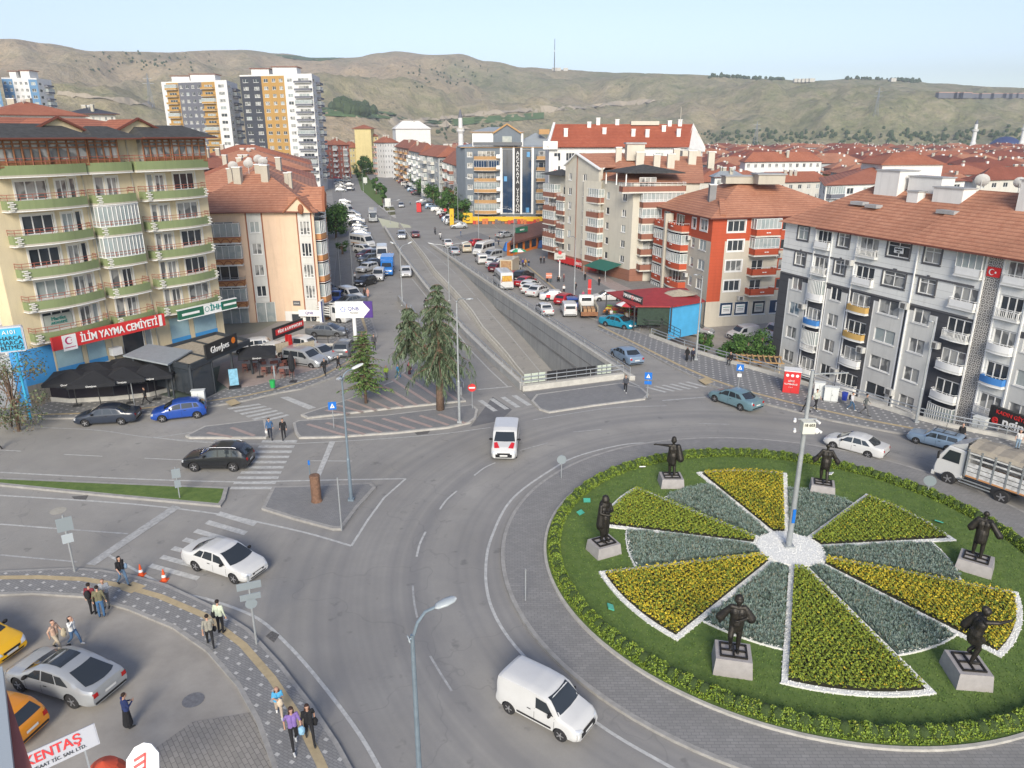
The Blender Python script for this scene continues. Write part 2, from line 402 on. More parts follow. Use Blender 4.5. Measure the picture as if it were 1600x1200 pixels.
for i in range(40):
 a=62+(183-62)*i/40;c=a+(183-62)/40
 for q,(h0,h1,w)in enumerate(((0,.5,.3),(.5,.85,.13))):
  xa,xc,za,zc=xm(a),xm(c),tz(a),tz(c)
  b.add([(xa-w,a,za+h0),(xa+w,a,za+h0),(xc+w,c,zc+h0),(xc-w,c,zc+h0),(xa-w*.7,a,za+h1),(xa+w*.7,a,za+h1),(xc+w*.7,c,zc+h1),(xc-w*.7,c,zc+h1)],[(4,5,6,7),(0,4,7,3),(1,2,6,5)],0)
b.build('wall',M['conc_light'],md_)
A_,B_=G(817,612),G(975,592)
dk=tag(empty('portal_parapet'),'pale concrete parapet with steel railing closing the near end of the ramp','parapet')
dAB=(B_-A_).normalized();nAB=Vector((-dAB.y,dAB.x))
b=MB();b.prism([A_,B_,B_+nAB*.5,A_+nAB*.5],-.0,.5);b.build('coping',M['conc_light'],dk)
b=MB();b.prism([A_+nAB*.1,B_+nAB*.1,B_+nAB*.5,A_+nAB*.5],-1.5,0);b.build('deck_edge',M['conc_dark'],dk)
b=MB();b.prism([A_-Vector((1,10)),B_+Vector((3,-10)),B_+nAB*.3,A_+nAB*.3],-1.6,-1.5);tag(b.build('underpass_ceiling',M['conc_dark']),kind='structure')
def rail(parent,pts,zb,h=.75,nb=2,sp=2.6,r=.045,m='steel',name='railing',post=.05):
 b=MB();pts=[Vector(p[:2])for p in pts]
 zs=zb if callable(zb)else(lambda p:zb)
 for k in range(nb):
  hh=h*(k+1)/nb;b.tube([(p.x,p.y,zs(p)+hh)for p in pts],r,6)
 L=[0]
 for a,c in zip(pts,pts[1:]):L.append(L[-1]+(c-a).length)
 n=max(1,round(L[-1]/sp))
 for i in range(n+1):
  s=L[-1]*i/n
  for j in range(len(pts)-1):
   if s<=L[j+1]+1e-6:t=(s-L[j])/(L[j+1]-L[j]);p=pts[j]+(pts[j+1]-pts[j])*t;break
  b.bar((p.x,p.y,zs(p)),(p.x,p.y,zs(p)+h),post*2,post,0)
 return b.build(name,M[m],parent)
rail(wr_,[(xr(y)+.15,y)for y in(64.6,72,80,90,100,110,120,132,140)],.42,.7)
rail(wl_,[(xl(y)+.2,y)for y in(61.8,70,80,90,100,112,125,140,155,165)],.7,.45,1)
rail(dk,[A_+nAB*.25,B_+nAB*.25],.5,.75,2,3.4)
b=MB()
for s0,s1,c0 in((.3,2.4,0),(2.5,7.4,1),(7.5,9.0,0)):
 n=3 if c0==0 else 5
 for i in range(n):
  for k in range(3 if c0==0 else 1):
   sa=s0+(s1-s0)*i/n;sb=s0+(s1-s0)*(i+1)/n-.08;z0=.6+k*.3;z1=z0+(.24 if c0==0 else .85)
   p,q=A_+dAB*sa+nAB*.45,A_+dAB*sb+nAB*.45
   b.prism([p,q,q+nAB*.03,p+nAB*.03],z0,z1,c0)
b.build('screen_panel',[mat('pale_green_panel',(.45,.5,.42),.6),M['black']],dk)
W2=GP([(625,470),(640,490),(664,530),(690,575),(722,618)])
w2_=tag(empty('barrier_wall'),'short concrete barrier with steel rail behind the drooping conifer','wall')
b=MB()
for p,q in zip(W2,W2[1:]):
 n=Vector(((q-p).y,-(q-p).x)).normalized()*.3
 b.prism([p,q,q+n,p+n],0,.75)
b.build('wall',M['concrete'],w2_);rail(w2_,[p+Vector((.15,0))for p in W2[1:]],.75,.45,1)
def offset_in(poly,d):
 poly=[Vector(p[:2])for p in poly]
 ar=sum(poly[i-1].x*poly[i].y-poly[i].x*poly[i-1].y for i in range(len(poly)))
 sgn=1 if ar>0 else-1;out=[]
 n=len(poly)
 for i in range(n):
  a,p,c=poly[i-1],poly[i],poly[(i+1)%n]
  d1=(p-a).normalized();d2=(c-p).normalized();n1=Vector((-d1.y,d1.x))*sgn;n2=Vector((-d2.y,d2.x))*sgn
  bis=n1+n2
  if bis.length<.2:bis=n1
  bis.normalize();k=max(.4,bis.dot(n1));out.append(p+bis*(d/k))
 return out
def raised(name,poly,m,h=.13,kerb='kerb',kw=.18):
 b=MB();inn=offset_in(poly,kw);b.prism(poly,-.05,h,0)
 o=tag(b.build(name+'_kerb' if name!='kerb' else name,M[kerb]),kind='structure')
 b=MB();b.prism(inn,h-.02,h+.005,0,bottom=False);return tag(b.build(name,M[m]if isinstance(m,str)else m),kind='structure')
def arcpts(c,r,a0,a1,n):return[Vector((c[0]+r*cos(R(a0+(a1-a0)*i/n)),c[1]+r*sin(R(a0+(a1-a0)*i/n))))for i in range(n+1)]
SW=.13
KL=[(-70,668),(0,657),(115,655),(220,650),(322,638),(385,627),(437,615),(472,609),(525,590),(556,570),(582,545),(590,525),(578,490),(568,470),(552,462)]
raised('sidewalk_left',GP(KL+[(540,470),(520,520),(500,560),(440,570),(330,585),(200,612),(60,632),(-70,640)]),'pave_spot2')
KLf=[(558,448),(548,390),(541,340),(534,300),(530,270)]
raised('sidewalk_boulevard',GP(KLf+[(518,270),(518,300),(522,340),(526,390),(520,448)]),'pave_lot')
KR=[(930,515),(1000,547),(1050,574),(1108,602),(1150,619),(1200,634),(1300,659),(1420,682),(1500,700),(1600,728),(1700,760)]
raised('sidewalk_right',GP(KR)+[Vector((60,46)),Vector((44.5,49.6))]+[p+Vector((-.05,-.1))for p in reversed(YARD_RAIL)]+GP([(985,517)]),'pave_spot2')
KRf=[(905,492),(880,470),(845,440),(808,408),(793,391)]
raised('sidewalk_market',GP(KRf+[(815,389),(850,390),(900,420),(960,455),(1010,490),(1000,520),(970,512)]),'pave_dark',h=.1)
KS=[(0,895),(110,890),(160,893),(215,903),(262,916),(330,948),(390,986),(440,1040),(490,1105),(530,1165),(560,1220),(590,1290)]
KSi=[(430,1290),(425,1200),(400,1130),(370,1075),(322,1020),(270,984),(200,955),(130,935),(50,930),(-60,935)]
raised('sidewalk_corner',GP([(-90,900)]+KS+KSi+[(-90,945)]),'pave_spot')
raised('forecourt',[p for p in GP(list(reversed(KSi)))]+[Vector((-9.8,13)),Vector((-12,8)),Vector((-40,8)),Vector((-40,28))],'dusty',h=.02,kerb='dusty')
sheet('block_paving',GP([(300,1130),(420,1110),(440,1200),(450,1290),(250,1290),(230,1180)]),[],.045,M['pave_yard'])
def strip(name,pts,wd,z,m,th=.012):
 b=MB();P=[Vector(p[:2])for p in pts]
 for i,p in enumerate(P):
  d=(P[min(i+1,len(P)-1)]-P[max(i-1,0)]).normalized();n=Vector((-d.y,d.x))*wd/2
  b.v+=[(p.x+n.x,p.y+n.y,z),(p.x-n.x,p.y-n.y,z)]
  if i:k=len(b.v)-4;b.f.append((k+1,k+3,k+2,k));b.m.append(0)
 return tag(b.build(name,M[m]),kind='structure')
strip('tactile_path',GP([(-40,893+10),(60,902),(130,905),(190,915),(250,932),(320,962),(380,1008),(425,1060),(465,1120),(500,1190),(530,1260)],SW),.34,SW+.012,'tactile')
strip('tactile_path',GP([(-40,655),(60,648),(160,645),(260,634),(330,626),(385,618),(440,606),(500,589),(545,565),(570,540),(572,515),(560,480),(556,465)],SW),.3,SW+.012,'tactile')
strip('tactile_path',GP([(935,508),(1010,545),(1060,570),(1110,592),(1160,609),(1250,633),(1350,655),(1440,672),(1540,698)],SW),.35,SW+.012,'tactile')
strip('tactile_path',GP([(900,480),(860,445),(820,412),(780,383)],SW),.3,SW+.012,'tactile')
for q in([(187,921),(208,909),(228,916),(205,927)],[(352,628),(366,623),(376,630),(361,634)],[(1091,594),(1103,590),(1115,597),(1102,601)],[(1137,607),(1146,604),(1152,608),(1143,611)]):
 b=MB();b.prism(GP(q,SW),SW+.006,SW+.02);tag(b.build('tactile_pad',M['tactile']),kind='structure')
IS1=[(290,683),(320,668),(415,657),(420,683),(416,686),(296,686)]
IS1b=[(458,663),(466,659),(600,651),(738,634),(747,642),(744,655),(735,662),(700,670),(620,678),(520,685),(467,686),(461,678)]
IS2=[(470,650),(540,627),(612,598),(650,567),(668,558),(688,575),(720,620),(728,628),(600,641),(480,655)]
for P in(IS1,IS1b,IS2):raised('traffic_island',GP(P),'pave_dark',h=.14,kerb='kerb_light',kw=.2)
b=MB()
def stripes(a,bb,n,wpx=5):
 for i in range(n):
  t=(i+.5)/n;p=[a[0][0]+(a[1][0]-a[0][0])*t,a[0][1]+(a[1][1]-a[0][1])*t];q=[bb[0][0]+(bb[1][0]-bb[0][0])*t,bb[0][1]+(bb[1][1]-bb[0][1])*t]
  P,Q=G(*p,.14),G(*q,.14);d=(Q-P).normalized();n_=Vector((-d.y,d.x))*.16
  b.add([(P+n_).to_3d()+Vector((0,0,.152)),(P-n_).to_3d()+Vector((0,0,.152)),(Q-n_).to_3d()+Vector((0,0,.152)),(Q+n_).to_3d()+Vector((0,0,.152))],[(0,1,2,3)])
stripes(((466,664),(700,646)),((530,683),(740,660)),8);stripes(((305,680),(380,664)),((345,684),(415,680)),2)
stripes(((500,645),(655,572)),((535,648),(725,624)),9)
tag(b.build('paving_stripe',M['stripe_pink']),kind='structure')
raised('traffic_island',GP([(409,797),(426,763),(470,762),(580,757),(588,764),(560,795),(540,822),(534,829),(520,829),(460,813)]),'pave_dark',h=.15,kerb='kerb',kw=.22)
raised('traffic_island',GP([(830,628),(838,618),(970,600),(1003,608),(1014,618),(1008,625),(930,635),(858,646),(842,641)]),'pave_dark',h=.13,kerb='kerb_light',kw=.2)
raised('traffic_island',GP([(817,614),(975,594),(1000,606),(830,626)]),'pave_dark',h=.05,kerb='pave_dark',kw=.1)
raised('traffic_island',GP([(709,371),(745,362),(790,380),(722,377)]),'pave_dark',h=.1)
grassm=mat('lawn',(.07,.125,.024),.95,coord='World',scale=2.2,col2=(.125,.185,.04),detail=8,bump=.6,bscale=60)
M['lawn']=grassm
gm=raised('median_lawn',GP([(-90,742),(0,749),(357,764),(352,783),(345,793),(180,778),(0,760),(-90,752)]),'lawn',h=.14,kerb='kerb',kw=.25)
gm2=raised('boulevard_median',GP([(600,326),(563,297),(553,262),(561,258),(582,285),(598,306),(600,318)]),'lawn',h=.14,kerb='kerb',kw=.3)
raised('boulevard_median',GP([(590,322),(616,321),(620,342),(612,340)]),'conc_light',h=.14,kerb='kerb',kw=.3)
b=MB();b.prism(GP([(600,325),(615,325),(617,329),(603,330)]),.1,.35);b.prism(GP([(606,333),(617,332),(618,336),(609,337)]),.1,.3)
tag(b.build('flower_bed',mat('dark_bedding',(.12,.08,.04),.9,col2=(.08,.12,.03),scale=3)),'small brown and green planted bed at the tip of the median','flower bed')
LINES=[]
b=MB();bw=MB()
ZC=[.004]
def pl(pts,wd=.13,z=.006,mb=None,dash=None,smooth=True):
 ZC[0]+=.00025;z=ZC[0]
 P=GP(pts)if not isinstance(pts[0],Vector)else pts
 if smooth and len(P)>2:
  Q=[]
  for i in range(len(P)-1):
   p0,p1,p2,p3=P[max(i-1,0)],P[i],P[i+1],P[min(i+2,len(P)-1)]
   for k in range(6):
    t=k/6;Q.append(.5*((2*p1)+(-p0+p2)*t+(2*p0-5*p1+4*p2-p3)*t*t+(-p0+3*p1-3*p2+p3)*t**3))
  Q.append(P[-1]);P=Q
 mb=mb or b;i0=None
 for i,p in enumerate(P):
  d=(P[min(i+1,len(P)-1)]-P[max(i-1,0)]).normalized();n=Vector((-d.y,d.x))*wd/2
  mb.v+=[(p.x+n.x,p.y+n.y,z),(p.x-n.x,p.y-n.y,z)]
  if i:k=len(mb.v)-4;mb.f.append((k+1,k+3,k+2,k));mb.m.append(0)
pl([(-60,692-5),(0,690-22),(90,669),(160,673),(230,683),(330,690)],.1,mb=bw)
pl([(0,738),(200,748),(370,753),(430,752),(520,750),(634,748)],.14)
pl([(634,748),(600,778),(575,812),(549,853)],.14,smooth=False);pl([(549,853),(480,833),(400,815),(340,803),(200,787),(0,774),(-60,770)],.15)
pl([(0,819),(90,826)],.13);pl([(90,826),(200,834)],.12,mb=bw)
pl([(0,867),(120,878)],.12,mb=bw)
for a,c in(((100,710),(160,713)),((226,716),(290,719)),((-20,702),(33,705)),((485,720),(550,720.5))):pl([a,c],.1,smooth=False)
pl([(240,683),(300,690),(420,694),(560,688),(680,679),(766,668)],.09);pl([(240,684),(330,671),(400,657)],.1,mb=bw)
pl([(833,656),(900,645),(960,637),(1042,634)],.1,mb=bw)
for a,m_,c in(((741,743),(757,731),(774,723)),((687,796),(698,781),(714,767)),((651,870),(656,850),(665,831))):pl([a,m_,c],.12)
pl([(645,915),(647,940),(652,965)],.1,mb=bw);pl([(672,1025),(690,1055),(706,1080)],.1,mb=bw);pl([(895,675),(940,671)],.1,mb=bw);pl([(1092,662),(1140,663)],.1,mb=bw)
pl([(812,704),(856,692)],.1,mb=bw)
ringline=[(1050,692),(980,694),(905,712),(860,735),(800,780),(768,840),(759,890),(765,940),(790,990),(838,1045),(930,1128),(1050,1200),(1130,1240)]
pl(ringline,.15);pl([(1050,692),(1180,690),(1300,703),(1420,740),(1520,785),(1600,828)],.12,mb=bw)
pl([(170,868),(270,925-4),(330,938),(400,965),(450,1008),(500,1065),(560,1145),(600,1215),(620,1260)],.16)
pl([(975,594),(1005,608)],.12,smooth=False);pl([(703,505),(733,545),(765,578),(793,604)],.13,smooth=False);pl([(644,436),(665,462),(680,482)],.12,smooth=False)
pl([(744,609),(800,604)],.18,smooth=False);pl([(810,395-10),(770,350)],.1,mb=bw,smooth=False)
pl([(624,485),(632,500),(640,520)],.1,smooth=False);pl([(1035,626),(1110,620)],.2,mb=bw,smooth=False)
pl([(962,586),(1000,604)],.12,smooth=False)
def quad(p,mb=None,z=.006):
 ZC[0]+=.00008;z=ZC[0]+.004
 P=GP(p);mb=mb or b;mb.face([(q.x,q.y,z)for q in P])
def zebra(a0,a1,b0,b1,n,fill=.5,mb=None):
 for i in range(n):
  t0=(i+.25)/n-0;t1=t0+fill/n
  L=lambda p,q,t:(p[0]+(q[0]-p[0])*t,p[1]+(q[1]-p[1])*t)
  quad([L(a0,a1,t0),L(b0,b1,t0),L(b0,b1,t1),L(a0,a1,t1)],mb)
zebra((412,686),(357,767),(466,686),(425,767),10,.48)
zebra((349,791+5),(225,891),(406,808+5),(302,912),7,.42)
zebra((352,637),(410,662),(402,630),(455,650),6,.5)
zebra((742,627),(830,614),(766,644),(855,629),5,.42)
zebra((1005,606),(1080,596),(1035,614),(1110,604),6,.4)
quad([(437,621),(450,620),(494,637),(482,640)]);quad([(515,690),(524,690),(500,746),(492,746)])
quad([(134,882),(148,884),(283,793),(270,790)],bw)
tag(b.build('road_marking',M['white_line']),kind='structure');tag(bw.build('road_marking',M['worn_line']),kind='structure')
b=MB()
for u,v,r,m_ in((91,798,.45,0),(302,1095,.42,1),(900-276,637,.3,0)):
 p=G(u,v);b.lathe([(r,.0),(r,.012)],(p.x,p.y,.03 if v>1000 else .0),20,m_)
for q in([(415,994),(425,986),(437,992),(428,1004)],[(112,776),(138,774),(134,781),(116,780)],[(648,676),(672,673),(668,678),(652,680)]):
 P=GP(q);b.prism(P,.0,.012,2)
tag(b.build('manhole_cover',[mat('pale_manhole',(.36,.34,.29),.9,var=.1),mat('grey_manhole',(.17,.17,.175),.7,var=.2,scale=8),mat('drain_grate',(.11,.105,.1),.8,var=.4,scale=12,coord='World')]),kind='structure')
sheet('road_patch',GP([(770,620),(735,667),(782,657),(800,640)]),[],.003,mat('patched_asphalt',(.135,.135,.138),.85,var=.15,scale=1,coord='World'))
def ringprism(name,c0,r0,c1,r1,z0,z1,m,n=120,label=None,cat=None,kind='structure'):
 b=MB()
 for i in range(n):
  a,c=2*pi*i/n,2*pi*(i+1)/n
  P=lambda C,r,t,z:(C[0]+r*cos(t),C[1]+r*sin(t),z)
  b.add([P(c0,r0,a,z0),P(c0,r0,c,z0),P(c0,r0,c,z1),P(c0,r0,a,z1),P(c1,r1,a,z0),P(c1,r1,c,z0),P(c1,r1,c,z1),P(c1,r1,a,z1)],[(0,1,2,3),(3,2,6,7),(4,7,6,5)])
 return tag(b.build(name,M[m]if isinstance(m,str)else m),label,cat,kind=kind)
CI,CO=(15.0,34.4),(15.35,34.6)
ringprism('roundabout_kerb',CO,15.95,CO,15.75,-.05,.13,'kerb')
ringprism('roundabout_paving',CO,15.75,CI,13.3,-.05,.125,'pave_ring')
ringprism('roundabout_inner_kerb',CI,13.3,CI,13.15,-.05,.24,'kerb_light')
b=MB();b.prism(arcpts(CI,13.15,0,357,119),0,.2);tag(b.build('roundabout_lawn',M['lawn']),kind='structure')
def leaves(b,n,place,size,mats_n,up=.6,ml=None):
 for i in range(n):
  x,y,z,s=place()
  s*=size*random.uniform(.6,1.4);t=random.uniform(0,2*pi)
  nv=Vector((random.gauss(0,1-up),random.gauss(0,1-up),up+.2)).normalized()
  a=nv.orthogonal().normalized();q=Matrix.Rotation(t,3,nv);a=q@a;c=nv.cross(a)
  p=Vector((x,y,z));m=ml(x,y)if ml else random.randrange(mats_n)
  b.add([p-a*s,p+c*s*.6,p+a*s,p-c*s*.6],[(0,1,2,3)],m)
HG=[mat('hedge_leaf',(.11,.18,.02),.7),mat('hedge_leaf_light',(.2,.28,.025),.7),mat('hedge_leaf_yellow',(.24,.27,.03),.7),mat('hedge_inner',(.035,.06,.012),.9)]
b=MB()
random.seed(3)
n=170
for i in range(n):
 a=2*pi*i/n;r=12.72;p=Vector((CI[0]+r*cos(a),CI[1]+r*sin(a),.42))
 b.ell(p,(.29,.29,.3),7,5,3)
def hp():
 a=random.uniform(0,2*pi);k=random.uniform(0,pi);r=12.72+.31*cos(k)*random.uniform(.85,1.12);z=.22+.46*sin(k)*random.uniform(.8,1.12)
 lump=.06*sin(a*61)+.05*sin(a*143+1)
 return CI[0]+r*cos(a),CI[1]+r*sin(a),max(.2,z+lump),1
leaves(b,64000,hp,.043,3,.35,lambda x,y:random.choices((0,1,2),(4,5,.7+.6*sin(x*2.1+y*1.7)))[0])
tag(b.build('hedge',HG),'clipped yellow green hedge ringing the roundabout lawn','hedge')
YF=[mat('yellow_flower',(.62,.48,.03),.7),mat('gold_flower',(.45,.33,.015),.7),mat('bed_leaf',(.1,.15,.02),.8),mat('bed_leaf_lime',(.25,.31,.03),.8),mat('bed_soil',(.03,.03,.015),1)]
GFm=[mat('fescue_blade',(.18,.25,.215),.9),mat('fescue_blade_pale',(.24,.3,.25),.9),mat('fescue_dark',(.08,.13,.08),.9),mat('fescue_straw',(.24,.22,.15),.9),mat('fescue_base',(.09,.135,.11),1)]
peb=mat('white_pebbles',(.7,.7,.66),.85,var=.14,scale=22,coord='World',bump=1,bscale=30)
FC=(15.02,34.75)
def stone(b,x,y,z):
 r=random.uniform(.022,.05);h=r*random.uniform(.6,1.1);a=random.uniform(0,1.5);c,s=r*cos(a),r*sin(a);z+=.02
 b.add([(x+c,y+s,z),(x-s,y+c,z),(x-c,y-s,z),(x+s,y-c,z),(x,y,z+h)],[(0,1,4),(1,2,4),(2,3,4),(3,0,4)])
def wedge(a0,a1,r1,rin,flower,lab,tone,seg=10):
 t=empty('flower_bed' if flower else 'grass_bed',(FC[0],FC[1],.2));tag(t,lab,'flower bed' if flower else 'grass bed')
 bw_=.17
 def P(r,a):return Vector((r*cos(R(a)),r*sin(R(a))))
 outer=[P(rin,a0)]+[P(r1,a0+(a1-a0)*i/seg)for i in range(seg+1)]+[P(rin,a1)]
 inn=offset_in(outer,.26);pin=inn if flower else offset_in(outer,.06)
 bb=MB()
 for i in range(len(outer)):
  j=(i+1)%len(outer)
  if not flower and i in(0,len(outer)-2,len(outer)-1):continue
  a,c,d,e=outer[i],outer[j],inn[j],inn[i];z=.07+.004*(not flower)
  bb.add([(a.x,a.y,0),(c.x,c.y,0),(c.x,c.y,z),(a.x,a.y,z),(d.x,d.y,z),(e.x,e.y,z),(d.x,d.y,0),(e.x,e.y,0)],[(0,1,2,3),(3,2,4,5),(5,4,6,7)])
 for i in range(len(outer)):
  j=(i+1)%len(outer)
  if not flower and i in(0,len(outer)-2,len(outer)-1):continue
  for _ in range(int((outer[j]-outer[i]).length*34)):
   s_,q_=random.random(),random.uniform(-.12,1.12);a_=outer[i].lerp(outer[j],s_).lerp(inn[i].lerp(inn[j],s_),q_);stone(bb,a_.x,a_.y,.05 if 0<q_<1 else .0)
 bb.build('pebble_border',peb,t)
 bb=MB();bb.prism(pin,0,.08 if flower else .075,4)
 am=R((a0+a1)/2);x0,x1=min(p.x for p in inn),max(p.x for p in inn);y0,y1=min(p.y for p in inn),max(p.y for p in inn)
 def place(h,edge=0):
  while True:
   x,y=random.uniform(x0,x1),random.uniform(y0,y1)
   if inpoly((x,y),pin):break
  if flower:
   k=.5+.5*sin(x*16.5)*sin(y*16.5);return x,y,.06+h*(.35+.65*k)*random.uniform(.8,1.1),1
  return x,y,random.uniform(.06,h),1
 area=(y1-y0)*(x1-x0)
 cnt=int(len(outer)and 640*(R(a1-a0)*.5*(r1**2-rin**2)))
 if flower:
  wts={'yellow':(4,2.2,3,3),'green':(.12,.5,3.2,7)}[tone]
  leaves(bb,cnt,lambda:place(.3),.045,4,.5,lambda x,y:random.choices((0,1,2,3),(wts[0]*(1+.6*sin(x*1.3+y)),wts[1],wts[2],wts[3]))[0])
  o=bb.build('planting',YF,t)
 else:
  nt_=int(cnt*.18)
  for _ in range(int(cnt*.12)):
   x,y,_z,_s=place(.2);h=random.uniform(.1,.2);rr=random.uniform(.1,.24)
   for k in range(13):
    a=random.uniform(0,2*pi);dx,dy=cos(a),sin(a);q=random.uniform(.5,1)
    tip=(x+dx*rr*q,y+dy*rr*q,.07+h*random.uniform(.55,1));w_=.012
    mm=random.choices((0,1,2,3),(5,3,2,1.2))[0]
    bb.add([(x-dy*w_,y+dx*w_,.07),(x+dy*w_,y-dx*w_,.07),(tip[0]+dy*w_,tip[1]-dx*w_,tip[2]),(tip[0]-dy*w_,tip[1]+dx*w_,tip[2])],[(0,1,2,3)],mm)
  o=bb.build('planting',GFm,t)
 o['kind']='stuff'
wedge(71.5,106.5,9.9,1.7,1,'bright yellow flower wedge pointing towards the underpass','yellow')
wedge(134,166,10.3,1.7,1,'lime green bedding wedge at the upper left beside the standing cloaked statue','green')
wedge(-168.5,-135.5,10.8,1.7,1,'yellow flower wedge at the lower left of the roundabout','yellow')
wedge(-111.5,-79.5,11.0,1.7,1,'largest lime green bedding wedge at the bottom of the roundabout','green')
wedge(-55.5,-22,10.5,1.7,1,'yellow flower wedge behind the statue pointing right','yellow')
wedge(5.5,42.5,9.55,1.7,1,'lime green bedding wedge at the upper right below the truck','green',3)
for a0,a1,r1,lab in((106.5,134,8.2,'upper left'),(166,191.5,8.8,'left'),(-135.5,-111.5,8.8,'lower left behind the front statue'),(-79.5,-55.5,8.7,'lower right'),(-22,5.5,8.1,'right'),(42.5,71.5,7.8,'upper right by the camera pole')):
 wedge(a0+.001,a1-.001,r1,1.7,0,'blue grey fescue grass wedge at the '+lab+' of the roundabout','')
b=MB();b.lathe([(1.75,0),(1.7,.12)],(FC[0],FC[1],.2),48)
for _ in range(1500):a_,r_=random.uniform(0,6.283),1.78*sqrt(random.random());stone(b,FC[0]+r_*cos(a_),FC[1]+r_*sin(a_),.29)
tag(b.build('pebble_disc',peb),'round disc of white pebbles at the centre of the flower wheel','pebble bed')
b=MB();random.seed(5)
def lp():
 while True:
  x,y=random.uniform(1.8,28.2),random.uniform(21.2,47.6)
  d=hypot(x-CI[0],y-CI[1])
  if 8<d<12.2:return x,y,.22,1
leaves(b,22000,lp,.035,2,.2)
tag(b.build('lawn_grass',[mat('grass_blade',(.075,.135,.024),.9),mat('grass_blade_light',(.12,.19,.035),.9)]),'short green lawn grass round the flower wheel','grass',kind='stuff')
# ================================================================== BUILDINGS
def text_obj(s,size,m,parent=None,loc=(0,0,0),rz=0,name='letters',ext=.02,align='CENTER',rx=pi/2,sx=1.0,bold=0.0):
 cu=bpy.data.curves.new('t','FONT');cu.body=s;cu.size=size;cu.extrude=ext;cu.align_x=align;cu.align_y='CENTER';cu.offset=bold
 cu.resolution_u=3
 o=bpy.data.objects.new('t',cu);me=bpy.data.meshes.new_from_object(o);bpy.data.objects.remove(o);bpy.data.curves.remove(cu)
 me.materials.clear();me.materials.append(M[m]if isinstance(m,str)else m);me.name=name
 r=link(name,me,parent,loc);r.rotation_euler=(rx,0,rz);r.scale=(sx,1,1);return r
_wm={}
def win_mesh(w,h,style,fr,trim,reveal=.14):
 key=(round(w,1),round(h,1),style,fr,trim)
 if key in _wm:return _wm[key]
 b=MB();f=.07;y=reveal-.05
 def bx(x0,x1,z0,z1,y0=y-.03,y1=y+.03,m=0):b.box(((x0+x1)/2,(y0+y1)/2,(z0+z1)/2),(x1-x0,y1-y0,z1-z0),m)
 bx(0,w,0,f);bx(0,w,h-f,h);bx(0,f,f,h-f);bx(w-f,w,f,h-f)
 n=int(style[0])
 for i in range(1,n):x=w*i/n;bx(x-f*.6,x+f*.6,f,h-f)
 if 't' in style:z=h*.72;bx(f,w-f,z-.03,z+.03)
 if 'b' in style:z=h*.25;bx(f,w/n-f*.6,z-.03,z+.03);bx(w-w/n+f*.6,w-f,z-.03,z+.03)
 bx(-.06,w+.06,-.06,0,-.08,y,1)
 if trim:
  t=.16
  bx(-t,w+t,-t,-.06,-.05,.0,1);bx(-t,w+t,h,h+t,-.05,.0,1);bx(-t,0,0,h,-.05,0,1);bx(w,w+t,0,h,-.05,0,1)
 if 'k' in style:bx(w*.42,w*.58,h+.16,h+.3,-.07,0,1)
 me=b.mesh('window',[M[fr],M[trim]if trim else M[fr]])
 p=MB();p.box((w/2,reveal-.035,h/2),(w-.02,.012,h-.02));pm={}
 for g in('glass','glass_c','glass_l','glass_b'):
  q=p.mesh('pane',M[g]);pm[g]=q
 _wm[key]=(me,pm);return _wm[key]
class Bld:
 def __init__(s,name,label,base,cat='building',group=None,k=1.0,mats=(),wname='wall'):
  s.root=tag(empty(name,(base[0]*k,base[1]*k,base[2]if len(base)>2 else 0)),label,cat,group);s.k=k;s.mats=list(mats);s.wall=MB();s.wname=wname
  s.off=-s.root.location
 def z(s,z):return HC-(HC-z)*s.k
 def part(s,b,name,mats,parent=None,**kw):
  o=b.build(name,mats,parent or s.root,**kw)
  if parent is None:o.location=Vector(o.location)+s.off
  return o
 def close(s):return s.part(s.wall,s.wname,[M[q]for q in s.mats])
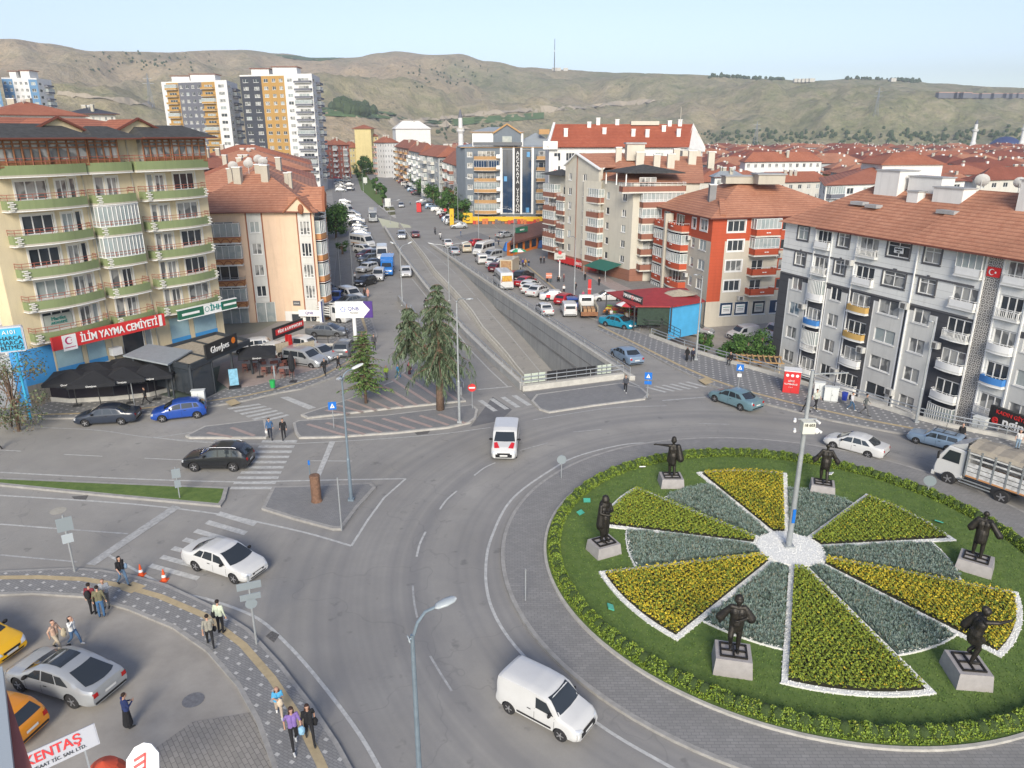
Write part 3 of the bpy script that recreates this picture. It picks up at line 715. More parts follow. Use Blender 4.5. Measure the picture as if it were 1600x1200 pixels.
class Fac:
 def __init__(f,B,P,Q,z0,z1,zfn=None,xc=(),zc=()):
  k=B.k;f.B=B;f.A=Vector(P[:2])*k;f.Q=Vector(Q[:2])*k;f.d=(f.Q-f.A).normalized();f.L=(f.Q-f.A).length;f.n=Vector((f.d.y,-f.d.x))
  f.rz=atan2(f.d.y,f.d.x);f.z0,f.z1=B.z(z0),B.z(z1);f.zfn=zfn or(lambda x,z:0);f.ops=[];f.xc=[x*k for x in xc];f.zc=[B.z(z)for z in zc];f.k=k
 def P(f,x,z,o=0):p=f.A+f.d*x+f.n*o;return Vector((p.x,p.y,z))
 def op(f,x0,x1,z0,z1):f.ops.append((max(x0,.02),min(x1,f.L-.02),max(z0,f.z0+.01),min(z1,f.z1-.01)))
 def win(f,x0,x1,z0,z1,style='2',pane=None,trim=None,fr='pvc'):
  k=f.k;x0,x1=x0*k,x1*k;z0,z1=f.B.z(z0),f.B.z(z1)
  f.op(x0,x1,z0,z1)
  me,pm=win_mesh(x1-x0,z1-z0,style,fr,trim)
  if pane is None:pane=random.choices(('glass','glass_c','glass_l'),(3,5,1))[0]
  o=link('window',me,f.B.root,f.P(x0,z0)+f.B.off,f.rz);o.scale=((x1-x0)/round(x1-x0,1),1,(z1-z0)/round(z1-z0,1))
  link('pane',pm[pane],o);return o
 def bal(f,x0,x1,depth,ztop,band=.8,bow=0,m='white',rh=.45,rm='steel',glaze=0,name='balcony',slabm=None,rb=.9,deco=None,inner=.0,gm='glass_l',label=None,sol=True):
  k=f.k;x0,x1,ztop=x0*k,x1*k,f.B.z(ztop);depth*=k
  N=10
  if bow:out=[(x0+(x1-x0)*i/N,depth*((1-bow)+bow*sin(pi*(i/N)*.5+0)if bow<0.01 else(1-bow)+bow*sin(pi*i/N)))for i in range(N+1)]
  else:out=[(x0,depth),(x1,depth)]
  path=[(x0,0)]+out+[(x1,0)]
  b=MB();pts=[f.P(x,0,o)for x,o in path]
  b.prism(pts,ztop-band,ztop-band+.14,1)
  th=.1
  for p,q in zip(path,path[1:]):
   p3,q3=f.P(p[0],0,p[1]),f.P(q[0],0,q[1])
   if(q3-p3).length<.02:continue
   t=(q3-p3).normalized();nn=Vector((-t.y,t.x,0))*th
   if sol:b.prism([p3,q3,q3+nn,p3+nn],ztop-band+.14,ztop,0)
   else:
    nb_=max(2,int((q3-p3).length/.14))
    for i in range(nb_+1):
     r=p3+(q3-p3)*i/nb_+nn*.5;b.bar((r.x,r.y,ztop-band+.14),(r.x,r.y,ztop),.03,.03,2)
    b.bar((p3.x+nn.x*.5,p3.y+nn.y*.5,ztop),(q3.x+nn.x*.5,q3.y+nn.y*.5,ztop),.06,.05,2)
  b.prism([p+(p-f.P((x0+x1)/2,0,0)).normalized()*.05 for p in pts],ztop-band-.06,ztop-band,2)
  o=f.B.part(b,name,[M[m],M[slabm or m],M['white']])
  if label:o['label']=label
  if rh:
   r=MB();P3=[f.P(x,ztop,max(o_-.05,0))for x,o_ in path]
   for hh in((rh,)if rh<.3 else(rh*.5,rh)):r.tube([p+Vector((0,0,hh))for p in P3],.025,5)
   tot=sum((q-p).length for p,q in zip(P3,P3[1:]));n=max(2,round(tot/rb));acc=0;L=[0]
   for p,q in zip(P3,P3[1:]):L.append(L[-1]+(q-p).length)
   for i in range(n+1):
    s_=L[-1]*i/n
    for j in range(len(P3)-1):
     if s_<=L[j+1]+1e-6:
      t=(s_-L[j])/max(1e-6,L[j+1]-L[j]);p=P3[j].lerp(P3[j+1],t);break
    r.bar(p,p+Vector((0,0,rh)),.03,.03)
   r.build('railing',M[rm],o)
  if glaze:
   g=MB();gz=ztop;g1=ztop+glaze*k
   for p,q in zip(path,path[1:]):
    p3,q3=f.P(p[0],0,p[1]-.06 if p[1]else 0),f.P(q[0],0,q[1]-.06 if q[1]else 0);D=(q3-p3).length
    if D<.05:continue
    t=(q3-p3).normalized();nn=Vector((-t.y,t.x,0))*.02
    g.prism([p3,q3,q3+nn,p3+nn],gz,g1,0)
    n=max(1,round(D/.65))
    for i in range(n+1):
     c=p3+(q3-p3)*i/n;g.bar((c.x-nn.x,c.y-nn.y,gz),(c.x-nn.x,c.y-nn.y,g1),.045,.045,1)
    for zz in(gz+.03,g1-.03):g.bar((p3.x-nn.x,p3.y-nn.y,zz),(q3.x-nn.x,q3.y-nn.y,zz),.06,.06,1)
   g.build('glazing',[M[gm],M['pvc']],o)
  return o
 def done(f):
  xs=sorted({0.0,f.L,*[q for o in f.ops for q in o[:2]],*[x for x in f.xc if 0<x<f.L]});zs=sorted({f.z0,f.z1,*[q for o in f.ops for q in o[2:]],*[z for z in f.zc if f.z0<z<f.z1]})
  w=f.B.wall
  for a,c in zip(xs,xs[1:]):
   if c-a<1e-4:continue
   for e,g in zip(zs,zs[1:]):
    if g-e<1e-4:continue
    mx,mz=(a+c)/2,(e+g)/2
    if any(o[0]<mx<o[1]and o[2]<mz<o[3]for o in f.ops):continue
    w.face([f.P(a,e),f.P(c,e),f.P(c,g),f.P(a,g)],f.zfn(mx/f.k,HC-(HC-mz)/f.k))
  for x0,x1,z0,z1 in f.ops:
   m=f.zfn((x0+x1)/2/f.k,HC-(HC-(z0-.05))/f.k);dp=-.15
   for q in(((x0,z0),(x1,z0)),((x1,z0),(x1,z1)),((x1,z1),(x0,z1)),((x0,z1),(x0,z0))):
    (a,c),(e,g)=q;w.face([f.P(a,c),f.P(a,c,dp),f.P(e,g,dp),f.P(e,g)],m)
def plain(B,pts,z0,z1,m=0):
 for p,q in zip(pts,pts[1:]):f=Fac(B,p,q,z0,z1,lambda x,z:m);f.done()
def hip(b,q,z,h,over=.5,th=.15,m=0,ridge=.5,axis=None,gable=(0,0),ms=1):
 q=[Vector(p[:2])for p in q];c=sum(q,Vector((0,0)))/4
 e1=(q[1]-q[0]).normalized();e2=(q[3]-q[0]).normalized()
 Q=[q[0]-e1*over-e2*over,q[1]+e1*over-e2*over,q[2]+e1*over+e2*over,q[3]-e1*over+e2*over]
 L1,L2=(Q[1]-Q[0]).length,(Q[3]-Q[0]).length
 if(axis is None and L1<L2)or axis==1:Q=Q[1:]+Q[:1];L1,L2=L2,L1
 u=(Q[1]-Q[0]).normalized();ins=min(L2/2,L1/2*.98)
 a=(Q[0]+Q[3])/2+u*(0.02 if gable[0]else ins);c=(Q[1]+Q[2])/2-u*(0.02 if gable[1]else ins)
 v=lambda p,zz:(p.x,p.y,zz)
 z0=z-th
 b.add([v(p,z0)for p in Q]+[v(p,z)for p in Q]+[v(a,z+h),v(c,z+h)],[(4,5,9,8),(6,7,8,9),(7,4,8),(5,6,9),(3,2,1,0),(0,1,5,4),(1,2,6,5),(2,3,7,6),(3,0,4,7)],[m,m,ms if gable[0]else m,ms if gable[1]else m,ms,ms,ms,ms,ms])
 return v(a,z+h),v(c,z+h)
def chimney(B,roof,x,y,z,h=1.3,w=.6,m='stucco',d=None):
 b=MB();k=B.k;x,y,z=x*k,y*k,B.z(z)
 b.box((x,y,z+h/2-.5),(w,d or w,h+1.0),0);b.box((x,y,z+h+.06),(w+.14,(d or w)+.14,.12),1)
 b.build('chimney',[M[m],M['white']],roof)
def dish(B,roof,x,y,z,rz=0,r=.45):
 b=MB();k=B.k;p=Vector((x*k,y*k,B.z(z)));b.tube([p-Vector((0,0,.5)),p+Vector((0,0,.7))],.03,5)
 q=Matrix.Rotation(rz,3,'Z')@Matrix.Rotation(R(-65),3,'X');n0=len(b.v);b.lathe([(.05,0),(r*.6,.06),(r,.16)],(0,0,0),12)
 for i in range(n0,len(b.v)):b.v[i]=tuple(q@Vector(b.v[i])+p+Vector((0,0,.7)))
 b.build('satellite_dish',mat('dish_grey',(.5,.5,.48),.6)if 'dish' not in M else M['dish'],roof)
M['dish']=mat('dish_grey',(.52,.52,.5),.6)
M['stucco']=wallmat('beige_stucco',(.42,.39,.32))
M['tile']=tiles('clay_tile_roof',(.32,.1,.05),(.43,.17,.1))
M['tile_old']=tiles('weathered_tile_roof',(.37,.15,.085),(.52,.255,.155),.23)
M['tile_dk']=tiles('dark_clay_roof',(.22,.06,.035),(.3,.1,.06))
M['shingle']=mat('dark_shingle',(.05,.05,.048),.9,var=.35,scale=2.5,coord='World')
M['fascia']=mat('brown_fascia',(.14,.045,.03),.6)
M['cream']=wallmat('cream_render',(.6,.51,.335))
M['olive']=wallmat('olive_band',(.2,.245,.115))
M['quoin']=mat('white_quoin',(.68,.66,.6),.8)
M['wood']=mat('brown_wood',(.22,.095,.04),.6,var=.25,scale=3)
M['skyblue']=wallmat('bright_blue_panel',(.05,.27,.58))
M['shopblue']=mat('pale_blue_shop_film',(.32,.47,.52),.25,var=.08,scale=1)
M['signred']=mat('sign_red',(.55,.03,.03),.45)
M['signgreen']=mat('sign_green',(.02,.12,.07),.45)
M['shutter']=mat('grey_shutter',(.16,.175,.17),.5)
M['plinth']=paving('stone_slate_wall',(.2,.185,.16),(.27,.25,.22),.5)
B1=Bld('apartment_building','cream apartment block with curved olive green balconies and a glazed wooden top floor',(-34,66),mats=['cream','skyblue','olive','plinth','stucco'])
NV=Vector((.856,-.517));DV=Vector((.517,.856))
P0=Vector((-38.977,58.02));PR=P0+DV*18.15;PL=P0-DV*1.3
PLB=PL-NV*6-DV*2.2;PRB=PR-NV*14;BB=PLB-NV*8+DV*2
f=Fac(B1,PL,PR,0,21.2,lambda x,z:3 if z<1.9 else(1 if(z<4.9 and(x<2.5))else 0),xc=(2.5,),zc=(1.9,4.9))
off=1.3
for zt in(16.6,13.95,11.35,8.75,6.15):
 zf=zt-.35;w0,w1=zf,zf+1.75
 cur='glass_c'
 f.win(off+.95,off+3.4,w0+.25,w1,'3',trim='quoin',pane='glass' if zt<7 else None);f.win(off+4.05,off+5.0,w0,w1,'2',trim='quoin');f.win(off+5.15,off+5.65,w0-.2,w1,'1',trim='quoin')
 f.win(off+7.3,off+8.1,w0-.2,w1,'1',trim='quoin');f.win(off+8.35,off+9.3,w0,w1,'2',trim='quoin')
 f.win(off+12.1,off+12.7,w0-.2,w1,'1',trim='quoin');f.win(off+12.9,off+13.8,w0,w1,'2',trim='quoin');f.win(off+14.75,off+16.95,w0+.25,w1,'3',trim='quoin')
 last=zt<6.5
 for(a,c,bw_)in((-.3,6.0,.45),(6.55,10.15,.2),(11.1,17.6,.45)):
  if last:f.bal(off+a,off+c,1.35,zt,.8,bw_,'olive',.45,'rust_red',slabm='stucco')
  else:f.bal(off+a,off+c,1.35,zt,.8,bw_,'olive',.45,'rust_red',glaze=1.75 if(a>6 and a<7 and zt in(13.95,11.35))else 0,slabm='stucco')
 for a in(-.25,6.6,11.2):
  b=MB()
  for i in range(5):b.box(f.P(off+a+.25+(.08 if i%2 else-.08),zt-.1-i*.15,1.0 if a!=6.6 else 1.15),(.42,.09,.09),0,f.rz)
  B1.part(b,'quoin',M['quoin'])
 b=MB()
 for a in(17.55,):
  for i in range(5):b.box(f.P(off+a-.1+(.08 if i%2 else-.08),zt-.1-i*.15,.85),(.3,.09,.09),0,f.rz)
 B1.part(b,'quoin',M['quoin'])
zt=19.2
f.bal(off-.5,off+6.2,1.5,zt,.85,.3,'olive',.5,'rust_red',slabm='stucco');f.bal(off+6.3,off+10.3,1.1,zt,.85,.2,'olive',.5,'rust_red',slabm='stucco');f.bal(off+10.6,off+17.9,1.5,zt,.85,.3,'olive',.5,'rust_red',slabm='stucco')
for a,c in((1.35,3.6),(4.0,5.7)):f.win(off+a+.0,off+c,2.3,4.85,'1',pane='glass_l')
f.win(off+7.3,off+9.4,1.9,4.9,'1',pane='glass');f.win(off+9.5,off+10.2,2,4.8,'1',pane='glass_l')
for a,c in((12.1,14.2),(14.7,17.3)):f.win(off+a,off+c,2.2,4.75,'1' if a<13 else '2',pane='glass_l')
f.done()
for a,c in((1.35,3.6),(4.0,5.7),(12.1,14.2),(14.7,17.3)):
 b=MB();b.prism([f.P(off+a+.05,0,.02),f.P(off+c-.05,0,.02),f.P(off+c-.05,0,-.06),f.P(off+a+.05,0,-.06)],2.3,4.75,0);b.prism([f.P(off+a,0,.03),f.P(off+c,0,.03),f.P(off+c,0,.021),f.P(off+a,0,.021)],2.3,2.75,1)
 B1.part(b,'shop_window',[M['shopblue'],M['skyblue']])
for a,c,o in((-.4,3.4,1.1),(3.5,6.6,.9),(6.8,9.3,.8),(11.6,14.2,.9),(14.3,17.8,1.1)):
 b=MB();b2=MB();b2.prism([f.P(off+a,0,o-.08),f.P(off+c,0,o-.08),f.P(off+c,0,.05),f.P(off+a,0,.05)],19.0,21.0)
 n=max(2,int((c-a)/.62))
 for i in range(n+1):p=f.P(off+a+(c-a)*i/n,19.0,o);b.bar(p,p+Vector((0,0,2.05)),.1 if i%3 else .16,.1)
 b.prism([f.P(off+a,0,o),f.P(off+c,0,o),f.P(off+c,0,o-.05),f.P(off+a,0,o-.05)],19.0,19.55)
 for zz in(19.1,20.45,20.75,21.0):b.bar(f.P(off+a,zz,o),f.P(off+c,zz,o),.1,.12)
 B1.part(b,'penthouse_frame',M['wood']);B1.part(b2,'penthouse_glazing',[M['glass_c']])
plain(B1,[PR,PRB],0,21.2);plain(B1,[PRB,BB],0,21.2);plain(B1,[BB,PLB],0,21.2)
fl=Fac(B1,PLB,PL,0,21.2,lambda x,z:1 if z<4.9 else 0,zc=(4.9,));fl.win(1.2,2.4,12,13.5);fl.win(1.2,2.4,15,16.5)
fl.done();B1.close()
b=MB();hip(b,[PL-NV*.5,PR-NV*.5,PRB,PLB-NV*7],21.3,1.5,.6,m=0,ms=1)
rf=B1.part(b,'roof',[M['tile'],M['fascia']])
b=MB()
for a,c,o,h in((-1.6,6.9,2.1,1.05),(6.9,11.2,1.7,.95),(11.2,18.6,2.0,1.0)):
 p=[f.P(off+a,0,o),f.P(off+c,0,o),f.P(off+c,0,-2.2),f.P(off+a,0,-2.2)];z0=21.15 if a<11 and a>0 else 21.2
 e=[f.P(off+a+1.2,0,-1.4),f.P(off+c-1.2,0,-1.4)]
 V=[(q.x,q.y,z0-.12)for q in p]+[(q.x,q.y,z0)for q in p]+[(q.x,q.y,z0+h)for q in e]
 b.add(V,[(4,5,9,8),(7,4,8),(5,6,9),(6,7,8,9),(0,1,5,4),(1,2,6,5),(3,0,4,7),(3,2,1,0)],[0,0,0,0,1,1,1,1])
B1.part(b,'canopy_roof',[M['shingle'],M['fascia']])
b=MB()
for cx in(5.5,12.5):
 p=f.P(off+cx-3.1,21.25,-.9);q=f.P(off+cx+3.1,21.25,-.9);t=f.P(off+cx,22.7,-.9);bk=f.P(off+cx,22.7,-5)
 b.add([p,q,t],[(0,1,2)],0);
 for a_,c_ in((p,t),(t,q)):
  b.bar(a_+Vector((0,0,.05))-Vector((NV.x,NV.y,0))*-.3,c_+Vector((0,0,.05))-Vector((NV.x,NV.y,0))*-.3,.12,.2,1)
  d2=Vector((NV.x,NV.y,0));b.add([a_+d2*.4,c_+d2*.4,c_-d2*4,a_-d2*4],[(0,1,2,3)]if a_ is p else[(0,1,2,3)],2)
B1.part(b,'gable',[M['cream'],M['fascia'],M['tile']])
b=MB()
for s_ in(6.25,10.6):b.tube([f.P(off+s_,2,.08),f.P(off+s_,21,.08)],.06,6)
B1.part(b,'drainpipe',M['stucco'])
b=MB();b.box(f.P(off+6.3,3.1,.35),(.9,.6,.7),0,f.rz);b.lathe([(.22,0),(.22,.02)],(0,0,0),12,1)
B1.part(b,'air_conditioner',[M['white'],M['black']])
def sign(name,label,P,Q,z0,z1,th,m,texts,n=None,cat='sign',group=None,frame=None):
 P,Q=Vector(P[:2]),Vector(Q[:2]);d=(Q-P).normalized();n=Vector((d.y,-d.x));rz=atan2(d.y,d.x);L=(Q-P).length
 c=(P+Q)/2;t=tag(empty(name,(c.x,c.y,z0),rz),label,cat,group)
 b=MB();b.box((0,0,(z1-z0)/2),(L,th,z1-z0),0)
 if frame:
  for zz in(0,z1-z0):b.box((0,0,zz),(L+.1,th+.08,.08),1)
 b.build('board',[M[m]if isinstance(m,str)else m,M[frame or 'white']],t)
 for tx in texts:
  s,x,z,size,tm=tx[:5];kw=tx[5]if len(tx)>5 else{}
  if s.startswith('#'):
   w_,h_=map(float,s[1:].split(','));q=MB();q.box((x,-th/2-.012-(.004 if size else 0),z),(w_,.02,h_));q.build(kw.get('name','plate'),M[tm]if isinstance(tm,str)else tm,t)
  elif s.startswith('@'):
   r0,r1=map(float,s[1:].split(','));q=MB();n0=28
   a0,a1=kw.get('arc',(0,360))
   vs=[]
   for i in range(n0+1):
    a=R(a0+(a1-a0)*i/n0);vs+=[(x+r0*cos(a),-th/2-.035,z+r0*sin(a)),(x+r1*cos(a)+kw.get('dx',0),-th/2-.035,z+r1*sin(a))]
   q.add(vs,[(2*i,2*i+2,2*i+3,2*i+1)for i in range(n0)]);q.build(kw.get('name','emblem'),M[tm]if isinstance(tm,str)else tm,t)
  else:text_obj(s,size,tm,t,(x,-th/2-.03,z),0,'letters',**kw)
 return t
def onf(f,x,o):p=f.P(x,0,o);return(p.x,p.y)
M['letter_white']=mat('white_letters',(.75,.75,.73),.5);M['letter_black']=mat('black_letters',(.02,.02,.02),.5);M['letter_red']=mat('red_letters',(.6,.03,.03),.5)
M['letter_teal']=mat('teal_letters',(.01,.2,.17),.5);M['letter_pink']=mat('magenta_emblem',(.45,.02,.12),.5)
sign('shop_sign','long red signboard reading İLİM YAYMA CEMİYETİ on the cream block',onf(f,off+.4,1.75),onf(f,off+10.5,1.75),4.75,5.85,.25,'signred',[('İLİM YAYMA CEMİYETİ',.75,.52,.88,'letter_white',dict(bold=.015,sx=.76)),('#1.15,1.3',-3.7,.45,0,'white'),('@.32,.24',-3.75,.62,0,'letter_pink',dict(arc=(40,320),dx=.06)),('@.05,.0',-3.55,.62,0,'letter_pink'),('#.9,.07',-3.7,.05,1,'letter_pink'),('#.3,1.0',4.6,.55,0,'white')])
def acs(B,F,spots):
 for x,z in spots:
  b=MB();b.box(F.P(x*F.k,B.z(z),.3),(.8,.4,.55),0,F.rz);b.box(F.P(x*F.k,B.z(z),.51),(.45,.02,.45),1,F.rz);B.part(b,'air_conditioner',[M['lampwhite2'],M['r4_grey2']])
M['lampwhite2']=mat('unit_white',(.5,.5,.48),.5);M['r4_grey2']=mat('fan_grille',(.1,.1,.1),.6)
sign('shop_sign','green and white signboard reading İHH at the right end of the cream block',onf(f,off+12.0,1.7),onf(f,off+18.6,1.7),4.85,5.8,.2,'signgreen',[('#2.0,.95',.45,.47,0,'white'),('İHH',.85,.5,.75,'letter_teal',dict(bold=.02)),('@.26,.2',-.2,.5,0,'letter_teal'),('#1.9,.22',-2.0,.45,0,'white'),('#1.5,.2',2.5,.5,0,'white')],frame='white')
sign('window_banner','grey window banner reading Marifet Akademi above the red signboard',onf(f,off+1.0,.06),onf(f,off+3.3,.06),6.1,7.3,.03,mat('banner_grey',(.34,.36,.32),.6),[('Marifet',0,.85,.42,'letter_teal'),('AKADEMİ',0,.5,.3,'letter_teal')])
M['lightblue']=mat('sign_blue',(.05,.38,.6),.4)
p=G(62,655)
t=tag(empty('box_sign',(-33.6,49.6,0)),'blue and grey rounded box sign reading HARCA HARCA BİTMEZ behind a leafy tree','sign')
b=MB();b.box((0,0,5.2),(2.0,.5,1.9));b.box((0,0,5.2),(2.15,.42,1.75));b.build('box',mat('sign_grey',(.5,.52,.58),.4),t)
b=MB();b.box((.2,-.26,5.2),(1.5,.03,1.7));b.build('face_plate',M['lightblue'],t)
for s_,z_,c_ in(('A101',5.75,'letter_white'),('HARCA',5.3,'letter_black'),('HARCA',4.95,'letter_black'),('BİTMEZ',4.6,'letter_black')):text_obj(s_,.42,c_,t,(.2,-.3,z_),0)
b=MB();b.tube([(.3,0,-1.2),(.3,0,4.3)],.09,10);b.build('post',M['lightblue'],t);t.rotation_euler.z=.25
q_=ray(12,530);t.location=(q_.x*52.5/q_.y,52.5,HC+q_.z*52.5/q_.y-5.2);t.rotation_euler.z=.5
B0=Bld('apartment_building','white apartment wing at the left edge beside the cream block',(-46,52),mats=['white_r','quoin']);M['white_r']=wallmat('white_render',(.68,.67,.64))
a0,a1=PL-NV*1.0-DV*.2,PL-NV*1.0-DV*9
f0=Fac(B0,a1,a0,0,20.5)
for zt in(17.5,14.9,12.3,9.7,7.1,4.5):
 for s_ in(5.0,7.0,1.5):f0.win(s_,s_+1.5,zt,zt+1.6,'2b')
f0.done();plain(B0,[a0,a0-NV*9,a1-NV*9,a1],0,20.5);B0.close()
b=MB();hip(b,[a1,a0,a0-NV*9,a1-NV*9],20.5,1.8,.5);B0.part(b,'roof',[M['tile_dk'],M['fascia']])
M['peach']=wallmat('peach_render',(.66,.49,.35));M['peach_w']=wallmat('pale_panel_render',(.55,.55,.52));M['arch_brown']=wallmat('brown_moulding',(.27,.1,.05))
M['orange_band']=wallmat('orange_band',(.45,.22,.09));M['greenglass']=glassmat('green_film_glass',(.16,.24,.19),.3)
B2=Bld('apartment_building','peach apartment block with arched brown balcony mouldings and a big clay roof',(-28,88),mats=['peach','peach_w','arch_brown','plinth','white_r'])
q0,q1,q2,q3=Vector((-37.5,84.6)),Vector((-27.4,86.9)),Vector((-22.9,86.6)),Vector((-29.0,112))
def zfb(lo,hi):return lambda x,z:3 if z<-.4 else(1 if lo<x<hi else(2 if lo-.16<x<hi+.16 else 0))
fa=Fac(B2,q0,q1,-2,13.0,zfb(7.15,8.75),xc=(7.15,8.75,6.99,8.91),zc=(-.4,))
for zt in(10.6,8.1,5.6,3.1):fa.win(7.4,8.5,zt,zt+1.25,'2')
fa.win(3.2,6.2,-.2,2.6,'3',pane='glass_l');fa.win(7.1,9.3,-.4,2.4,'2',pane='glass_l')
for zt in(10.2,7.7,5.2,2.7):
 fa.win(2.6,5.6,zt,zt+1.7,'3',pane='glass');fa.bal(2.2,6.3,1.0,zt+.1,.75,0,'orange_band',.35,'steel',glaze=1.55 if zt!=5.2 else 0,slabm='peach_w')
fa.done()
fb=Fac(B2,q1,q2,-2,13.0,lambda x,z:4 if z<1.2 else(1 if 2.6<x<4.1 else(2 if 2.44<x<4.26 else 0)),xc=(2.6,4.1,2.44,4.26),zc=(1.2,))
for zt in(10.3,7.8,5.3,2.8):fb.win(2.75,3.95,zt,zt+1.6,'3b')
fb.win(.7,1.9,-1.5,.9,'1',pane='glass');fb.win(2.4,3.8,-1.6,.9,'2',pane='glass')
fb.done()
fc=Fac(B2,q2,q3,-2,13.0,lambda x,z:0 if z>-.2 else 4,zc=(-.2,))
for zt in(10.2,7.7,5.2,2.7,.3):
 for i,s_ in enumerate((.8,6.4,12,18)):
  fc.win(s_+.6,s_+3.0,zt,zt+1.6,'3')
  fc.bal(s_,s_+3.9,1.3,zt+.15,.75,.5,'orange_band',.25 if i%2 else .0,'steel',glaze=1.5 if(i+int(zt))%3 else 0,slabm='arch_brown')
 for s_ in(4.95,10.5,16.2,22.3):fc.win(s_+.2,s_+1.1,zt+.1,zt+1.4,'1')
fc.done()
pb=q3-Vector((13,-2));pc=q0+Vector((-3,14));plain(B2,[q3,pb],-2,13);plain(B2,[pb,pc],-2,13);plain(B2,[pc,q0],-2,13);B2.close()
b=MB()
for zt in(10.2,7.7,5.2,2.7):
 for i in range(4):
  cx=2.7+i*1.02;pts=[fa.P(cx+.46*cos(R(a)),zt-.55+.46*sin(R(a)),1.03)for a in range(0,181,30)];b.tube(pts,.05,4)
 b.bar(fa.P(2.15,zt+.08,1.03),fa.P(6.35,zt+.08,1.03),.06,.1)
B2.part(b,'arch_moulding',M['arch_brown'])
b=MB();V=lambda p,z:(p.x,p.y,z)
r1,r2=Vector((-32,97)),Vector((-35,106))
e=[q0+Vector((-.4,-.6)),q1+Vector((.1,-.7)),q2+Vector((.7,-.6)),q3+Vector((.7,.5)),pb,pc+Vector((-.5,0))]
Z=13.05;b.add([V(p,Z)for p in e]+[V(r1,Z+4.4),V(r2,Z+4.4)]+[V(p,Z-.15)for p in e],[(0,1,6),(1,2,6),(2,3,7,6),(3,4,7),(4,5,7),(5,0,6,7),(8,9,1,0),(9,10,2,1),(10,11,3,2),(13,8,0,5),(13,12,11,10,9,8)],[0]*6+[1]*5)
rf=B2.part(b,'roof',[M['tile_old'],M['fascia']])
for x,y,z,h,w in((-33.2,92.5,15.6,2.0,.9),(-30.2,93.5,15.8,2.0,.85),(-31.6,95.6,16.6,1.2,.8),(-28.2,97,15.4,1.4,.4),(-29.4,99.5,15.4,1.2,.5),(-35.2,95.5,16.2,1.1,.6)):chimney(B2,rf,x,y,z,h,w)
for x,y,z,a in((-34.2,94,17,.4),(-32.6,94.8,17.2,.2),(-31.8,98,17.4,.2),(-33,100,17.6,.5)):dish(B2,rf,x,y,z,a,.6)
b=MB()
for s_ in(2.6,8.2,13.8,19.6):
 p,q,t=fc.P(s_-1.9,12.9,1.2),fc.P(s_+1.9,12.9,1.2),fc.P(s_,14.5,1.2);n3=Vector((fc.n.x,fc.n.y,0))
 b.add([p,q,t],[(0,1,2)],0);b.bar(p,t,.3,.14,1);b.bar(t,q,.3,.14,1)
 b.add([p,t,t-n3*4,p-n3*4],[(0,1,2,3)],2);b.add([t,q,q-n3*4,t-n3*4],[(0,1,2,3)],2)
 b.ell(tuple(fc.P(s_,13.4,1.22)),(.35,.35,.6),8,6,1)
p,q,t=fb.P(1.2,12.9,.6),fb.P(4.6,12.9,.6),fb.P(3.0,14.6,.6);n3=Vector((fb.n.x,fb.n.y,0))
b.add([p,q,t],[(0,1,2)],0);b.bar(p,t,.4,.14,1);b.bar(t,q,.4,.14,1);b.add([p,t,t-n3*4,p-n3*4],[(0,1,2,3)],2);b.add([t,q,q-n3*4,t-n3*4],[(0,1,2,3)],2)
b.ell(tuple(fb.P(3.3,13.3,.62)),(.35,.35,.6),8,6,1)
B2.part(b,'gable',[M['peach'],M['arch_brown'],M['tile_old']])
M['r1_white']=wallmat('white_clad_wall',(.66,.665,.64),line=.65);M['r1_dark']=wallmat('dark_grey_cladding',(.058,.06,.068),line=1.3);M['r1_light']=wallmat('light_grey_brick_panel',(.54,.54,.515));M['trim_dk']=mat('dark_window_trim',(.1,.1,.105),.6)
M['orn']=None
def ornm():
 m,N,L,b,P=base('ornamental_screen',.8)
 se=N.new('ShaderNodeSeparateXYZ');L.new(P,se.inputs[0])
 sx=mth(N,L,'MULTIPLY',mth(N,L,'SUBTRACT',mth(N,L,'MULTIPLY',se.outputs[0],.345),mth(N,L,'MULTIPLY',se.outputs[1],.939)),1.45)
 sz=mth(N,L,'MULTIPLY',se.outputs[2],1.45)
 def cell(q,o):return mth(N,L,'SUBTRACT',mth(N,L,'FRACT',mth(N,L,'ADD',q,o)),.5)
 def r(o):a,c=cell(sx,o),cell(sz,o);return mth(N,L,'SQRT',mth(N,L,'ADD',mth(N,L,'MULTIPLY',a,a),mth(N,L,'MULTIPLY',c,c)))
 k=None
 for o,rr in((0,.34),(.5,.34),(0,.15),(.5,.15)):
  q=mth(N,L,'LESS_THAN',mth(N,L,'ABSOLUTE',mth(N,L,'SUBTRACT',r(o),rr)),.045);k=q if k is None else mth(N,L,'MAXIMUM',k,q)
 L.new(mixc(N,L,k,(.13,.12,.11),(.52,.5,.46)),b.inputs['Base Color']);return m
M['orn']=ornm()
R1=Bld('apartment_building','long white and dark grey apartment block with an ornamental lattice strip, right of the street',(35,62,YZ),mats=['r1_white','r1_dark','r1_light','white','orn'])
dR=Vector((.345,-.939));oR=Vector((29.91,76.49))
pa=oR+dR*-2.75;pz=oR+dR*38;X0=2.75
bands=[(-1.1,1.3),(4.5,6.8),(10.5,13.5),(14.4,16.9),(24.3,27.6),(29.5,32.5)]
balz=[(1.85,4.1),(7.4,10.0),(17.9,20.5),(22.0,24.2),(27.7,29.3)]
def zr1(x,z):
 x-=X0
 if 20.55<x<21.9:return 4
 if z>7.4:return 0
 for a,c in bands:
  if a-.25<x<c+.25 and z<6.9:
   return 2 if a-.1<x<c+.1 else 3
 for a,c in balz:
  if a<x<c and a>21:return 0
 return 1
xc=[X0+q for a,c in bands for q in(a-.25,a-.1,c+.1,c+.25)]+[X0+q for a,c in balz for q in(a,c)]+[X0+20.55,X0+21.9]
